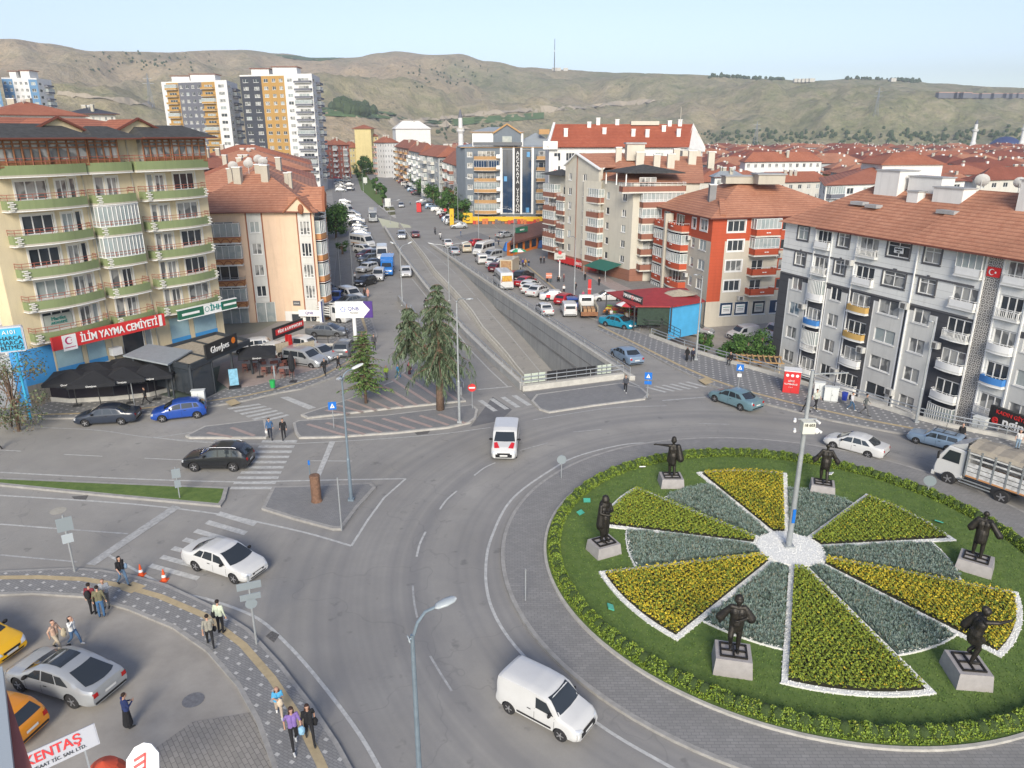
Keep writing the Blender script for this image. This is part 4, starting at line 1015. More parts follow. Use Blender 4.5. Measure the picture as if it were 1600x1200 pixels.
f=Fac(R1,pa,pz,-4.2,12.75,zr1,xc=xc,zc=(7.4,6.9))
FH=2.62
for i in range(7):
 zw=11.15-i*FH
 if zw<-4:break
 up=zw>7.4
 for j,(a,c)in enumerate(bands):
  if zw<-2.6 and j<3 and False:continue
  w0,w1=(a+.35,c-.55)if c-a<3 else(a+.35,c-.3)
  if i==6 and j>3:continue
  f.win(X0+w0,X0+w1,zw,zw+1.25,('3' if c-a>3 else '2')+('tk' if up else ''),trim='trim_dk' if up else None)
 for j,(a,c)in enumerate(balz):
  if j==3 and i==5:continue
  dz=zw-.45
  f.win(X0+a+.2,X0+c-.2,dz,dz+1.75,'3',pane='glass_c' if(i+j)%2 else 'glass')
  gl=1.5 if(j,i)in((0,2),(0,4),(1,9),(2,0),(2,5),(3,5))else 0
  special={(0,3):'bluebal',(1,2):'yelbal',(1,3):'yelbal',(3,3):'bluebal'}.get((j,i))
  f.bal(X0+a+.15,X0+c-.15,.6 if not up else .35,dz+.62,.66,.3 if not up else 0,special and 'r1_'+special or 'white',0 if gl else .12,'white',glaze=gl,slabm='r1_light',sol=not((i+j)%3==1)or bool(special))if('r1_bluebal' in M or not special)else None
f_R1=f
M['r1_bluebal']=mat('blue_balcony_cloth',(.05,.2,.5),.7);M['r1_yelbal']=mat('ochre_balcony_panel',(.5,.32,.1),.7)
for j,i,mm in((0,3,'r1_bluebal'),(1,2,'r1_yelbal'),(1,3,'r1_yelbal'),(3,3,'r1_bluebal')):
 a,c=balz[j];dz=11.15-i*FH-.45
 o=f.bal(X0+a+.15,X0+c-.15,.62,dz+.62,.67,.3,mm,.12,'white',slabm='r1_light');o['label']='blue cloth covered balcony' if 'blue' in mm else 'ochre panelled balcony'
f.win(X0+27.8,X0+29.2,-4.1,-2,'1')
f.done()
plain(R1,[pa-Vector((-dR.y,dR.x))*-12,pa],-4.2,12.75,0);nR=Vector((dR.y,-dR.x));pbk=pa-nR*12;pzk=pz-nR*12
plain(R1,[pz,pzk,pbk],-4.2,12.75,0)
acs(R1,f,[(X0+6.9,9.9),(X0+13.9,7.2),(X0+1.4,4.5),(X0+9.9,2.1),(X0+17.6,4.6),(X0+13.9,-.8),(X0+7.0,-.9)]);R1.close()
b=MB()
for x in(1.85,4.1,7.3,14.1,20.5,21.95,24.25):b.box(f.P(X0+x,5.0 if x<20 or x>22 else 4.3,.04),(.12,.1,15.2 if x<20 or x>22 else 17),0,f.rz)
b.tube([f.P(X0+14.2,12.6,.12),f.P(X0+14.2,-3,.12)],.06,6)
R1.part(b,'trim_strip',M['white'])
b=MB()
for z_ in(9.95,7.4):b.box(f.P(X0+8.6,z_,.03),(22.5,.07,.16),0,f.rz)
R1.part(b,'string_course',M['trim_dk'])
b=MB()
def lean(a,c,o,z0,rise,back):
 p=[f.P(X0+a,z0,o),f.P(X0+c,z0,o),f.P(X0+c,z0+rise,-back),f.P(X0+a,z0+rise,-back)];q=[x-Vector((0,0,.16))for x in p]
 b.add(p+q,[(0,1,2,3),(7,6,5,4),(4,5,1,0),(5,6,2,1),(6,7,3,2),(7,4,0,3)],[0,1,1,1,1,1])
lean(7.6,13.6,.75,12.7,4.0,6.5);lean(13.5,36,.9,12.75,4.1,6.5);lean(2.2,7.7,.55,12.68,3.9,6.4)
p=[f.P(X0-3.3,12.68,.6),f.P(X0+2.3,12.68,.6),f.P(X0+2.3,16.6,-6.4),f.P(X0-3.3,12.68,-12)]
b.add(p,[(0,1,2),(0,2,3)],0)
b.add([f.P(X0+2.3,16.6,-6.4),f.P(X0+36,16.8,-6.5),f.P(X0+36,12.7,-12.5),f.P(X0-3.3,12.68,-12)],[(0,1,2,3)],0)
rf=R1.part(b,'roof',[M['tile_old'],M['fascia']])
b=MB()
def onroof(x,o):return f.P(X0+x,12.7+(0.6-o)*.57 if True else 0,o)
for x,o,w,d,h in((4.8,-6.2,2.8,2.4,1.5),(8.5,-6.5,3.6,1.6,.9),(12.0,-5.4,3.0,1.5,.8),(20,-5.5,2.6,2.4,1.8),(8.7,-4.7,1.2,.9,.7)):
 c=f.P(X0+x,12.7+.57*(.6-o)+h/2-.4,o);b.box(c,(w,d,h+.8),0,f.rz);b.box(c+Vector((0,0,h/2+.45)),(w+.2,d+.2,.1),1,f.rz)
b.build('roof_hatch',[M['white_r'],M['concrete']],rf)
for x,o,w in((3.6,-3.2,1.6),(5.6,-3.0,1.4),(13.5,-3.3,1.8)):b=MB();b.box(f.P(X0+x,12.7+.57*(.6-o)+.15,o),(w,.8,.3),0,f.rz);b.build('skylight',[M['concrete']],rf)
for x,o,r_ in((13.5,-6.6,.6),(19.3,-6.2,.8),(17,-6.5,.5)):c=f.P(X0+x,16.9,o);dish(R1,rf,c.x,c.y,c.z,-.6,r_)
M['flag']=mat('flag_red',(.6,.02,.02),.6)
sign('flag_plaque','red plaque with white crescent and star on the lattice strip of the grey block',onf(f,X0+20.7,.1),onf(f,X0+21.8,.1),11.0,11.75,.04,'flag',[('@.24,.19',-.12,.37,0,'letter_white',dict(arc=(35,325),dx=.05)),('@.08,.0',.2,.37,0,'letter_white')])
sign('shop_sign','dark shopfront sign reading engin under the grey block at the right edge',onf(f,X0+24.3,1.3),onf(f,X0+32,1.3),.3,1.7,.3,'letter_black',[('ngin',-1.85,.42,1.05,'letter_white',dict(bold=.02)),('e',-3.3,.42,1.06,'letter_red',dict(bold=.02,ext=.03)),('KADIN GİYİM',-2.0,1.05,.42,'letter_red')])
pr=onf(f,X0+24,.08)
sign('sale_notice','white for sale notice in an upper window of the grey block',onf(f,X0+11.6,.02),onf(f,X0+12.6,.02),11.5,12.0,.02,'white',[('KİRALIK',0,.33,.2,'letter_black'),('0537',0,.12,.17,'letter_black')])
M['r2_red']=wallmat('brick_red_render',(.43,.075,.03),line=.45);M['r2_cream']=wallmat('warm_cream_render',(.5,.46,.38))
R2=Bld('apartment_building','red and cream apartment block with red balconies and a hipped clay roof',(27,97,YZ),mats=['r2_red','r2_cream','r2_cream'])
cC=Vector((25.8,96.2));eR=Vector((.97,.24)).normalized();eL=Vector((-4.0,16.3)).normalized()
f=Fac(R2,cC,cC+eR*21,-4.0,11.2,lambda x,z:0 if z>8.2 or(z>.25 and x<2.0)else 1,xc=(2.0,),zc=(8.2,.25))
for z_ in(9.5,7.0,4.35,1.7):
 f.win(2.4 if z_<9 else 2.2,4.7,z_-.1,z_+1.3,'3',trim='white');f.win(6.2,7.9,z_-.45,z_+1.3,'2',pane='glass');f.win(10.2,12.3,z_-.1,z_+1.2,'2',trim='r2_red');f.win(14,16,z_,z_+1.2,'2',trim='r2_red')
 f.bal(5.6,9.2,1.3,z_+.25,.95,0,'r2_red',.0 if z_>9 else .2,'white',glaze=1.35 if z_ in(9.5,7.0)else 0,slabm='r2_cream')
f.win(2.1,4.1,-1.85,.05,'1',pane='glass_b');f.win(4.3,6.4,-1.85,.05,'1',pane='glass_b');f.win(7.0,9.0,-1.85,.05,'1',pane='glass');f.win(9.6,13,-1.85,.05,'2',pane='glass_b')
f.done()
for i,(x,m_)in enumerate(((3.1,'white'),(5.2,'white'),(8.0,'conc_light'),(11.2,'white'))):
 sign('window_poster',['pale poster with writing in the first basement window of the red block','tilted white notices on blue in the second basement window of the red block','grey notice in the third basement window of the red block','white notices in the rightmost basement window of the red block'][i],onf(f,x-.65,-.02),onf(f,x+.65,-.02),-1.5,-.3,.02,m_,[('#1.0,.08',0,.9,0,'letter_teal'),('#.9,.05',0,.6,0,'letter_black'),('#.9,.05',0,.4,0,'letter_black')])
g=Fac(R2,cC+eL*18.5,cC,-4.0,11.2,lambda x,z:0 if z>8.2 or x<3.4 else 1,xc=(3.4,),zc=(8.2,))
for z_ in(9.4,6.8,4.2,1.6,-1.0):
 g.win(1.4,3.0,z_,z_+1.4,'2',trim='white' if z_>9 else None);g.win(3.9,6.2,z_-.2,z_+1.4,'2',pane='glass');g.win(8.0,10.6,z_-.4,z_+1.4,'3',pane='glass');g.win(13.0,14.0,z_,z_+1.3,'1',trim='white' if z_>9 else None);g.win(15.3,17.2,z_,z_+1.35,'2',trim='white' if z_>9 else None)
 g.bal(3.6,6.9,1.3,z_+.15,.95,0,'r2_red',.2,'white',glaze=1.35 if z_<8 else 0,slabm='r2_cream');g.bal(7.8,12.2,1.5,z_+.15,.95,.25,'r2_red',.25,'white',glaze=1.35 if z_ in(6.8,4.2)else 0,slabm='r2_cream')
g.done()
b=MB();b.box(g.P(7.3,4.5,.8),(.5,1.2,12.5),0,g.rz);R2.part(b,'pier',M['r2_cream'])
b=MB()
for F_,xs_ in((f,(7.4,)),(g,(5.2,10))):
 for z_ in(9.5,7.0,4.35,1.7):
  for x in xs_:
   for dx in(-.18,.18):b.box(F_.P(x+dx,z_-.2,1.56 if F_ is g and x>8 else 1.34),(.22,.06,.12),0,F_.rz)
   b.box(F_.P(x,z_-.2,1.56 if F_ is g and x>8 else 1.34),(.3,.05,.05),0,F_.rz)
R2.part(b,'balcony_emblem',M['white'])
D1=cC+eL*18.5;D2=D1+eR*21;D3=cC+eR*21
plain(R2,[D3,D2,D1],-4,11.2,1);acs(R2,f,[(9.8,6.2),(13.2,3.5),(4.9,.6)]);acs(R2,g,[(2.4,5.4),(12.6,8.0),(12.6,2.9)]);R2.close()
b=MB();hip(b,[cC,D3,D2,D1],11.3,4.3,.7,axis=0);rf=R2.part(b,'roof',[M['tile_old'],M['fascia']])
chimney(R2,rf,27.2,103.0,13.4,1.5,.9,'conc_dark');b=MB()
b.box((35,104.2,15.6),(3.6,3,1.2),0);b.box((35,104.2,16.3),(4,3.4,.15),1);b.build('roof_hatch',[M['stucco'],M['concrete']],rf);b=MB();b.box((31.5,106,15.4),(4.2,2.4,.9),0);b.box((31.5,106,15.95),(4.5,2.7,.12),1);b.build('roof_hatch',[M['stucco'],M['concrete']],rf)
b=MB();b.bar(f.P(1.2,11.5,.3),f.P(3.0,13.2,-3.6),.7,.35);b.build('roof_rib',M['tile_old'],rf)
M['r3_cream']=wallmat('pale_cream_render',(.52,.49,.41));M['r3_brown']=wallmat('cocoa_brown_band',(.25,.105,.07));M['r3_strip']=wallmat('striped_brown_cladding',(.26,.12,.08),line=.9)
k3=.87
R3=Bld('apartment_building','stepped cream and brown apartment block with corner balconies above the green shop awning',(16,137),k=k3,mats=['r3_cream','r3_brown','r3_strip','r3_cream'])
A3,B3=Vector((8.5,151.2)),Vector((21.94,126.8));d3=(B3-A3).normalized();n3_=Vector((d3.y,-d3.x))
S3=lambda s_,o=0:A3+d3*s_+n3_*o
ZB=-5.0;rows=[10.7,8.05,5.4,2.75,.1]
cl=lambda x,z:2 if z<-1.2 else 0
f=Fac(R3,S3(-2.2),S3(5.2),ZB,13.8,cl,zc=(-1.2,))
for z_ in rows+[13.2-.1]:
 if z_<13:f.win(.5,3.6,z_-.8,z_+1.0,'3');f.win(5.2,7.0,z_-.8,z_+1.0,'2')
 if z_<13:f.bal(.0,4.2,1.4,z_-.2,.9,0,'r3_brown',.5,'white',glaze=1.6 if z_ in(10.7,5.4,.1)else 0,slabm='r3_cream');f.bal(4.9,7.4,1.3,z_-.8,.8,0,'r3_brown',.4,'white',glaze=1.5 if z_ in(8.05,2.75)else 0,slabm='r3_cream')
f.done()
f=Fac(R3,S3(5.2,.9),S3(16.2,.9),ZB,15.7,cl,zc=(-1.2,));gl_=f
for z_ in rows+[13.4]:f.win(1.2,2.3,z_-.3,z_+1.0,'2');f.win(6.0,7.3,z_-.3,z_+1.0,'2')
for s_ in(.3,2.6,4.9,7.2):f.win(s_,s_+1.7,-4.8,-1.6,'2',pane='glass')
f.done();plain(R3,[S3(5.2,0),S3(5.2,.9)],ZB,15.7);plain(R3,[S3(16.2,.9),S3(16.2,0)],ZB,15.7)
p,q,t=f.P(0,R3.z(15.7)),f.P(f.L,R3.z(15.7)),f.P(f.L*.37,R3.z(18.0));R3.wall.face([p,q,t],0)
b=MB();n3v=Vector((n3_.x,n3_.y,0))
b.bar(p+n3v*.2,t+n3v*.2,.5,.18,1);b.bar(t+n3v*.2,q+n3v*.2+(q-t).normalized()*.6,.5,.18,1);b.add([p+n3v*.4,t+n3v*.4,t-n3v*9,p-n3v*9],[(0,1,2,3)],0);b.add([t+n3v*.4,q+n3v*.4,q-n3v*9,t-n3v*9],[(0,1,2,3)],0)
b.bar(f.P(f.L*.37,R3.z(-1),.06),f.P(f.L*.37,R3.z(18),.06),.2,.1,2)
R3.part(b,'gable_roof',[M['tile_old'],M['white'],M['r3_brown']])
f=Fac(R3,S3(16.2),S3(17.6),ZB,13.5,cl,zc=(-1.2,));f.done()
f=Fac(R3,S3(12.6,1.6),S3(17.2,1.0),ZB,13.4,cl,zc=(-1.2,))
f.done()
f=Fac(R3,S3(16.2,.2),S3(25.5,.2),ZB,13.5,cl,zc=(-1.2,))
for i,z_ in enumerate(rows+[13.2]):
 if z_<13:
  f.win(1.6,2.6,z_-.3,z_+.9,'1');f.win(6.3,7.5,z_-.3,z_+.9,'2')
  f.bal(-3.4,.9,1.3,z_-.1,.95,.0,'r3_brown',.35,'white',glaze=1.5 if i in(0,2,3,4)else 0,slabm='r3_cream',gm='glass_l' if i%2 else 'glass_l')
f.win(.9,3.6,-1.0,1.0,'2',pane='glass_b')if False else None
f.done()
E3=S3(25.5,.2);eE=Vector((.98,.2)).normalized();E4=E3+eE*12
f=Fac(R3,E3,E4,ZB,13.5,cl if False else(lambda x,z:0 if x>2.5 or z>-1 else 2),xc=(2.5,),zc=(-1,))
for i,z_ in enumerate(rows):
 f.win(2.2,7.0,z_-.9,z_+1.0,'4',pane='glass_c');f.bal(1.2,8.6,1.5,z_-.2,.95,0,'r3_brown',.35,'white',glaze=1.55 if i<3 else 0,slabm='r3_cream')
f.bal(-2.6,8.8,1.6,13.1,.9,0,'r3_brown',.5,'white',slabm='r3_cream');f.win(1,4,12.8,14.5,'3')
f.done();fE=f
bk1=E4+Vector((2,20));bk0=S3(-2.2)+Vector((14,8));plain(R3,[E4,bk1,bk0,S3(-2.2)],ZB,13.5);R3.close()
b=MB()
zz=R3.z
def PT(p,z):return Vector((p[0]*k3,p[1]*k3,zz(z)))
pp=[PT(S3(14,.3),13.6),PT(S3(25.5,.8),13.6),PT(E4+Vector((.6,-.5)),13.4),PT(bk1,13.6),PT(bk0,15)]
rr_=[PT(S3(12,-6),17.6),PT((36,146),17.4)]
b.add([*pp,*rr_],[(0,1,5),(1,2,6,5),(2,3,6),(3,4,5,6)],0)
rf=R3.part(b,'roof',[M['tile_old'],M['fascia']])
b=MB();c0=[S3(18.5,1.6),S3(25.3,1.9),E3+eE*8.5+Vector((.2,-2)),E3+eE*8.5+Vector((0,3)),S3(19.5,-2.5)]
ctr=sum(c0,Vector((0,0)))/5;b.add([PT(p,15.3)for p in c0]+[PT(ctr,16.5)]+[PT(p,15.15)for p in c0],[(0,1,5),(1,2,5),(2,3,5),(3,4,5),(4,0,5),(6,7,1,0),(7,8,2,1),(10,9,8,7,6)],0)
c0=[S3(-2.6,1.8),S3(5.2,1.8),S3(5.2,-1.5),S3(-2.6,-1.5)];ctr=S3(1.3,-.8);b.add([PT(p,13.9)for p in c0]+[PT(ctr,14.9)]+[PT(p,13.8)for p in c0],[(0,1,4),(1,2,4),(3,0,4),(5,6,1,0),(8,7,6,5)],0)
R3.part(b,'canopy_roof',[M['shingle']])
b=MB()
for s_,o in((19,1.3),(22.3,1.5),(25,1.5)):p=PT(S3(s_,o),13.1);b.bar(p,(p.x,p.y,zz(15.2)),.15,.15)
R3.part(b,'canopy_post',M['white'])
for x,y,z,h,w,d in((19.5,141,17.2,1.6,.9,.7),(23,138.5,16.2,1.8,1.2,.8),(26,138,16,1.6,1.0,.7),(28.5,138,16,1.7,1.1,.8),(30.5,143,17,1.5,1.0,.8),(33,141,16.5,1.7,1.2,.8),(37,143,16.5,1.5,1.0,.8)):chimney(R3,rf,x,y,z,h,w,'r3_cream',d)
b=MB();b.box((PT((22.5,141.5),0).x,PT((22.5,141.5),0).y,zz(18.2)),(2.8,2.4,2.4),0);b.box((PT((22.5,141.5),0).x,PT((22.5,141.5),0).y,zz(19.8)),(3.2,2.8,.25),1);b.box((PT((34,147),0).x,PT((34,147),0).y,zz(17.6)),(3,2,1.4),0);b.build('roof_hatch',[M['r3_cream'],M['concrete']],rf)
sign('shop_sign','long red fascia sign over the shops of the cream and brown block',tuple(S3(3.8,1.2)*k3),tuple(S3(16.8,1.2)*k3),R3.z(-2.7),R3.z(-1.5),.3,'signred',[('TEKSTİL',.8,.5,.6,'letter_white'),('@.28,.0',-5.4,.5,0,'letter_white')])
t=tag(empty('shop_awning',(PT(S3(20.5,2),0).x,PT(S3(20.5,2),0).y,0)),'dark green sloping awning over the corner shop','awning')
b=MB();c=PT(S3(20,0.6),-.4);dd=Vector((d3.x,d3.y,0));nn=Vector((n3_.x,n3_.y,0))
P_=[c-dd*2.6,c+dd*3.2,c+dd*3.2+nn*3.0-Vector((0,0,.8)),c-dd*2.6+nn*3.0-Vector((0,0,.8))];P_=[p-t.location for p in P_]
b.add(P_+[p-Vector((0,0,.08))for p in P_],[(3,2,1,0),(4,5,6,7),(3,2,6,7),(0,3,7,4),(2,1,5,6)]);b.build('canopy',mat('awning_green',(.015,.12,.09),.7),t)
b=MB()
for p in P_[2:]:b.bar((p.x,p.y,0),(p.x,p.y,p.z),.08,.08)
b.build('post',M['steel'],t)
M['brightroof']=tiles('bright_orange_roof',(.33,.075,.035),(.43,.13,.07),.3)
RB=Bld('apartment_building','tall white block with one broad orange roof and white gable ends behind the cream one',(24,160),mats=['white_r','r3_brown'])
f=Fac(RB,(7.7,160),(36,160),-2,18.7)
for z_ in(16.4,13.8,11.2,8.6,6,3.4,.8):
 for i,s_ in enumerate((1,3.5,6.2,9.2,12.5,15.5,18.8,22,25)):f.win(s_,s_+(1.8 if i%2 else 1.4),z_-.3,z_+1.3,'3' if i%2 else '2')
f.done();plain(RB,[(36,160),(41,166),(41,178),(7.7,178),(7.7,160)],-2,18.7);RB.close()
b=MB();z0=18.8
b.add([(7.2,159.2,z0),(36.5,159.2,z0),(39,168,z0+4.6),(9,168,z0+4.6),(38,178,z0),(7.2,178,z0)],[(0,1,2,3),(3,2,4,5),(0,3,5)],[0,0,1])
b.add([(36,159.8,z0-1),(41.5,166,z0-1),(41.5,166,z0),(39,168,z0+4.8),(36,159.8,z0+.1)],[(0,1,2,3,4)],1)
b.add([(41.5,166,z0-.2),(41.5,178.5,z0-.2),(38.8,168,z0+4.8)],[(0,1,2)],0)
b.prism([(7.0,159.2),(8.2,159.2),(9.8,168),(8.6,168)],z0,z0+.2,1)if False else None
b.bar((7.3,159,z0+.1),(9.1,168,z0+4.8),.5,.4,1)
b.box((7.9,159.6,z0+.4),(3.0,1,1.6),1)
rf=RB.part(b,'roof',[M['brightroof'],M['white_r']])
for x,y,h in((11.3,163.5,1.4),(16.5,167,.9),(18.5,168,1.2),(19.5,164.5,1.0),(22.6,168,.9),(25.5,163.6,1.2),(28.4,163.3,1.3),(32.2,165.4,1.0),(35,163.5,1.3),(33.8,167.5,.9),(36,167.5,1.1)):chimney(RB,rf,x,y,z0+(min(y,168)-159.2)*.52,h,.8,'white_r')
b=MB();b.box((28.5,168,z0+4.8),(6,2,.8),0);b.tube([(36,167,z0+5),(36,167,z0+8)],.06,5);b.build('roof_hatch',[M['r3_cream']],rf)
sign('vertical_sign','vertical row of red letters GÜNDER VADİ on the edge of the white block',(8.4,159.6),(9.6,159.6),-1,17,.05,'white_r',[(c,0,15-i*1.35,1.0,'letter_red')for i,c in enumerate('GÜNDER VADİ')if c!=' '])
M['r4_grey']=wallmat('blue_grey_render',(.15,.175,.2));M['r4_tan']=wallmat('tan_band',(.42,.25,.11));M['r4_roof']=mat('grey_metal_roof',(.28,.31,.33),.5,var=.1)
R4=Bld('apartment_building','blue grey block with tan balconies and a dark glass front lettered AKÇAKAYA VİZYON',(0,190),mats=['r4_grey','r4_grey','black'])
f=Fac(R4,(-11.6,190),(11.5,190),-1.5,18.2,lambda x,z:2 if z<1.8 else 0,zc=(1.8,))
for i in range(6):
 z_=16.2-i*2.6
 f.win(3.2,7.4,z_-.6,z_+1.2,'4',pane='glass_b' if i==1 else None);f.win(.5,1.8,z_-.2,z_+1,'2');f.win(18.2,22,z_-.6,z_+1.2,'3')
 f.bal(2.2,8.4,1.8,z_+.0,.8,.5,'r4_tan',.5,'glass_b',glaze=1.6 if i in(1,3,5)else 0,gm='glass_b' if i==1 else 'glass_l',slabm='r4_tan');f.bal(17.6,22.6,1.3,z_,.8,0,'r4_tan',.5,'glass_b',glaze=1.5 if i in(2,4)else 0,slabm='r4_tan')
f.win(9.2,16.6,2.4,17.9,'1',pane='glass_b')
for s_ in(1,5.5,10,14.5,18.8):f.win(s_,s_+3.6,-1.3,.2,'2',pane='glass');f.win(s_,s_+3.6,.6,1.7,'2',pane='glass_l')
f.done();plain(R4,[(11.5,190),(11.5,205),(-14,205),(-14,193),(-11.6,190)],-1.5,18.2);R4.close()
b=MB()
for x in(8.9,12.0,13.9,16.7):b.box(f.P(x,10.3,.12),(.55 if x in(8.9,16.7)else .45,.24,16.2),0)
R4.part(b,'pilaster',M['white'])
b=MB();b.box(f.P(12.95,10.3,.08),(1.5,.14,15.6));b.box(f.P(9.7+.7,10,.06),(.06,.1,15.4));b.box(f.P(15.3,10,.06),(.06,.1,15.4));R4.part(b,'lettering_panel',M['black'])
b=MB()
for i in range(7):b.box(f.P(8.2,15.7-i*2.6+.5,1.6),(.9,.5,.9),0)
R4.part(b,'air_conditioner',M['white'])
for i,c in enumerate('AKÇAKAYA VİZYON'):
 if c!=' ':text_obj(c,1.15,'letter_white',R4.root,Vector((1.4,189.8,16.9-i*.98))+R4.off,0,'letters')
M['blue_pane']=mat('blue_window_pane',(.1,.3,.55),.3)  # plain blue for the small panes on the glass front
for x,z in((-1.6,10.8),(4.0,16.6),(3.9,3.2)):b=MB();b.box(f.P(11.6+x,z,.03),(.8,.06,1.2));R4.part(b,'open_window',M['blue_pane'])
b=MB();hip(b,[(0.5,192),(11.5,192),(11.5,205),(0.5,205)],18.3,3.4,.8);hip(b,[(-12,190.5),(12,190.5),(12,205),(-14,205)],18.35,1.3,.8)
b.box((-3.5,193.5,20.2),(12.5,6,3.6),2);hip(b,[(-9.7,190.5),(2.5,190.5),(2.5,198),(-9.7,198)],21.9,1.1,.5);
p,q,t=Vector((-4.6,189.9,21.6)),Vector((2.2,189.9,21.6)),Vector((-1.2,189.9,23.7));b.add([p-Vector((0,0,3)),q-Vector((0,0,3)),q,t,p],[(0,1,2,3,4)],3)
for a_,c_ in((p,t),(t,q)):b.bar(a_,c_,.8,.35,4);b.add([a_,c_,c_+Vector((0,6,0)),a_+Vector((0,6,0))],[(0,1,2,3)],0)
b.box((8,194,21.9),(2.6,2,1.2),4)
rf=R4.part(b,'roof',[M['r4_roof'],M['r4_tan'],M['white'],M['r4_grey'],M['r4_tan']])
b=MB();b.box((-1.2,189.8,20.1),(2.3,.1,1.5));b.box((-3.5,189,19.1),(12,.08,.8),1);b.build('attic_window',[M['glass_l'],M['glass_b']],rf)
M['yellow']=mat('signal_yellow',(.65,.4,.01),.5)
sign('shop_fascia','yellow fascia band over the red shopfronts of the blue grey block',(-10,187.8),(11.8,187.8),.7,1.8,.4,'yellow',[])
sign('shop_sign','square yellow sign at the left end of the yellow fascia',(-12.3,187),(-9.8,187),.3,2.8,.3,'yellow',[('@.7,.5',0,1.2,0,'letter_black',dict(arc=(30,330)))])
sign('banner_flag','tall yellow feather banner left of the yellow sign',(-15.2,183),(-14.2,183),0,4.2,.08,'yellow',[('S',0,2.5,.8,'letter_black')])
# ================================================================== FAR SETTING
from mathutils import noise as mn
def XY(u,y,v=220.0):
 d=ray(u,v);t=y/d.y;return Vector((d.x*t,y))
SKY=[(-500,60),(-200,66),(0,62),(50,61),(100,68),(170,80),(280,82),(340,79),(400,78),(450,84),(500,90),(560,90),(600,83),(625,80),(680,86),(720,84),(760,95),(820,105),(870,108),(960,113),(1060,116),(1110,118),(1180,123),(1250,126),(1330,122),(1400,125),(1450,130),(1540,136),(1600,138),(2000,140),(2300,150)]
def skyrow(u):
 for(a,ra),(b,rb)in zip(SKY,SKY[1:]):
  if u<=b:t=max(0,(u-a)/(b-a));t=t*t*(3-2*t);return ra+(rb-ra)*t
 return SKY[-1][1]
def hz(x,y):
 r=hypot(x,y);u=800+FPX*x/max(y,1)/cos(TH)*1.0
 u=800+FPX*x/(y*cos(TH)+HC*sin(TH));row=skyrow(u)
 rid=2700+250*sin(u*.004);r0=1250 if u>700 else 620+max(0,(u-560)*4)
 if u<300:r0=700
 yy_=max(y,1);top=zat((x*rid/r,yy_*rid/r),row)if y>50 else 150
 t=(r-r0)/(rid-r0)
 if t<=0:return 0
 k=min(t,1);s=k*k*(3-2*k)*.55+k*.45
 h=top*s if t<1 else top*(1-.6*(t-1))
 e=mn.fractal(Vector((x/420,y/420,1.3)),1.0,2.0,6);g=1-abs(mn.fractal(Vector((x/260,y/560,7)),.85,2.1,6))*2.0
 amp=62*min(1,t*4)*max(0,min(1,(1.0-t)*3.2))
 h+=amp*(.8*e+.55*(g-.7));return max(0.0,min(h,zat((x,y),row+1.5*mn.noise(Vector((x/60,0,0))))if y>50 else h))
b=MB();NA,NR=420,150;idx={}
for i in range(NA+1):
 az=R(-62+124*i/NA)
 for j in range(NR+1):
  r=600*(4400/600)**(j/NR);x,y=r*sin(az),r*cos(az);b.v.append((x,y,hz(x,y)-.012 if r>605 else-.3))
for i in range(NA):
 for j in range(NR):
  a=i*(NR+1)+j;b.f.append((a,a+NR+1,a+NR+2,a+1));b.m.append(0)
def hillm():
 m,N,L,bb,P=base('dry_hillside',.95)
 n1=noise(N,L,P,.0022,9,.68);n2=noise(N,L,P,.016,8,.75);n3=noise(N,L,P,.09,6,.8);n4=noise(N,L,P,.005,6,.6)
 se=N.new('ShaderNodeSeparateXYZ');L.new(P,se.inputs[0])
 gx=mth(N,L,'MULTIPLY_ADD',se.outputs[0],.00035,.42)
 c=mixc(N,L,ramp(N,L,mth(N,L,'ADD',mth(N,L,'MULTIPLY',n1,1.0),mth(N,L,'MULTIPLY',gx,.35)),[(.5,0.0),(.72,1.0)]),(.52,.395,.245),(.25,.26,.12))
 c=mixc(N,L,ramp(N,L,n2,[(.42,0.0),(.68,.7)]),c,(.46,.37,.25))
 c=mixc(N,L,ramp(N,L,n2,[(.3,.7),(.45,0.0)]),c,(.13,.13,.07))  # relief shading painted in: tone follows the bump, pale rises, dark gullies
 v=N.new('ShaderNodeTexVoronoi');v.inputs['Scale'].default_value=.045;L.new(P,v.inputs['Vector'])
 bush=mth(N,L,'MULTIPLY',ramp(N,L,v.outputs['Distance'],[(.1,1.0),(.2,0.0)]),ramp(N,L,n4,[(.5,0.0),(.58,1.0)]))
 c=mixc(N,L,mth(N,L,'MULTIPLY',bush,.8),c,(.04,.055,.03))
 c=mixc(N,L,ramp(N,L,n3,[(.36,.6),(.52,0.0)]),c,(.13,.12,.08));n5=noise(N,L,P,.035,10,.85)
 c=mixc(N,L,ramp(N,L,n5,[(.5,0.0),(.66,.75)]),c,(.5,.42,.3));c=mixc(N,L,ramp(N,L,n5,[(.34,.7),(.46,0.0)]),c,(.11,.115,.065))  # finer gully shade and bright rises, also put into the colour
 L.new(c,bb.inputs['Base Color'])
 bp=N.new('ShaderNodeBump');bp.inputs['Strength'].default_value=1;bp.inputs['Distance'].default_value=14
 L.new(n2,bp.inputs['Height']);L.new(bp.outputs[0],bb.inputs['Normal']);return m
M['hill']=hillm();hill=tag(b.build('hills',M['hill'],smooth=True),kind='structure')
HT=BVHTree.FromPolygons([Vector(v)for v in b.v],b.f)
def onhill(u,v):
 o=Vector((0,0,HC));d=ray(u,v).normalized();h=HT.ray_cast(o,d)
 if h[0]is None:return None
 return h[0]
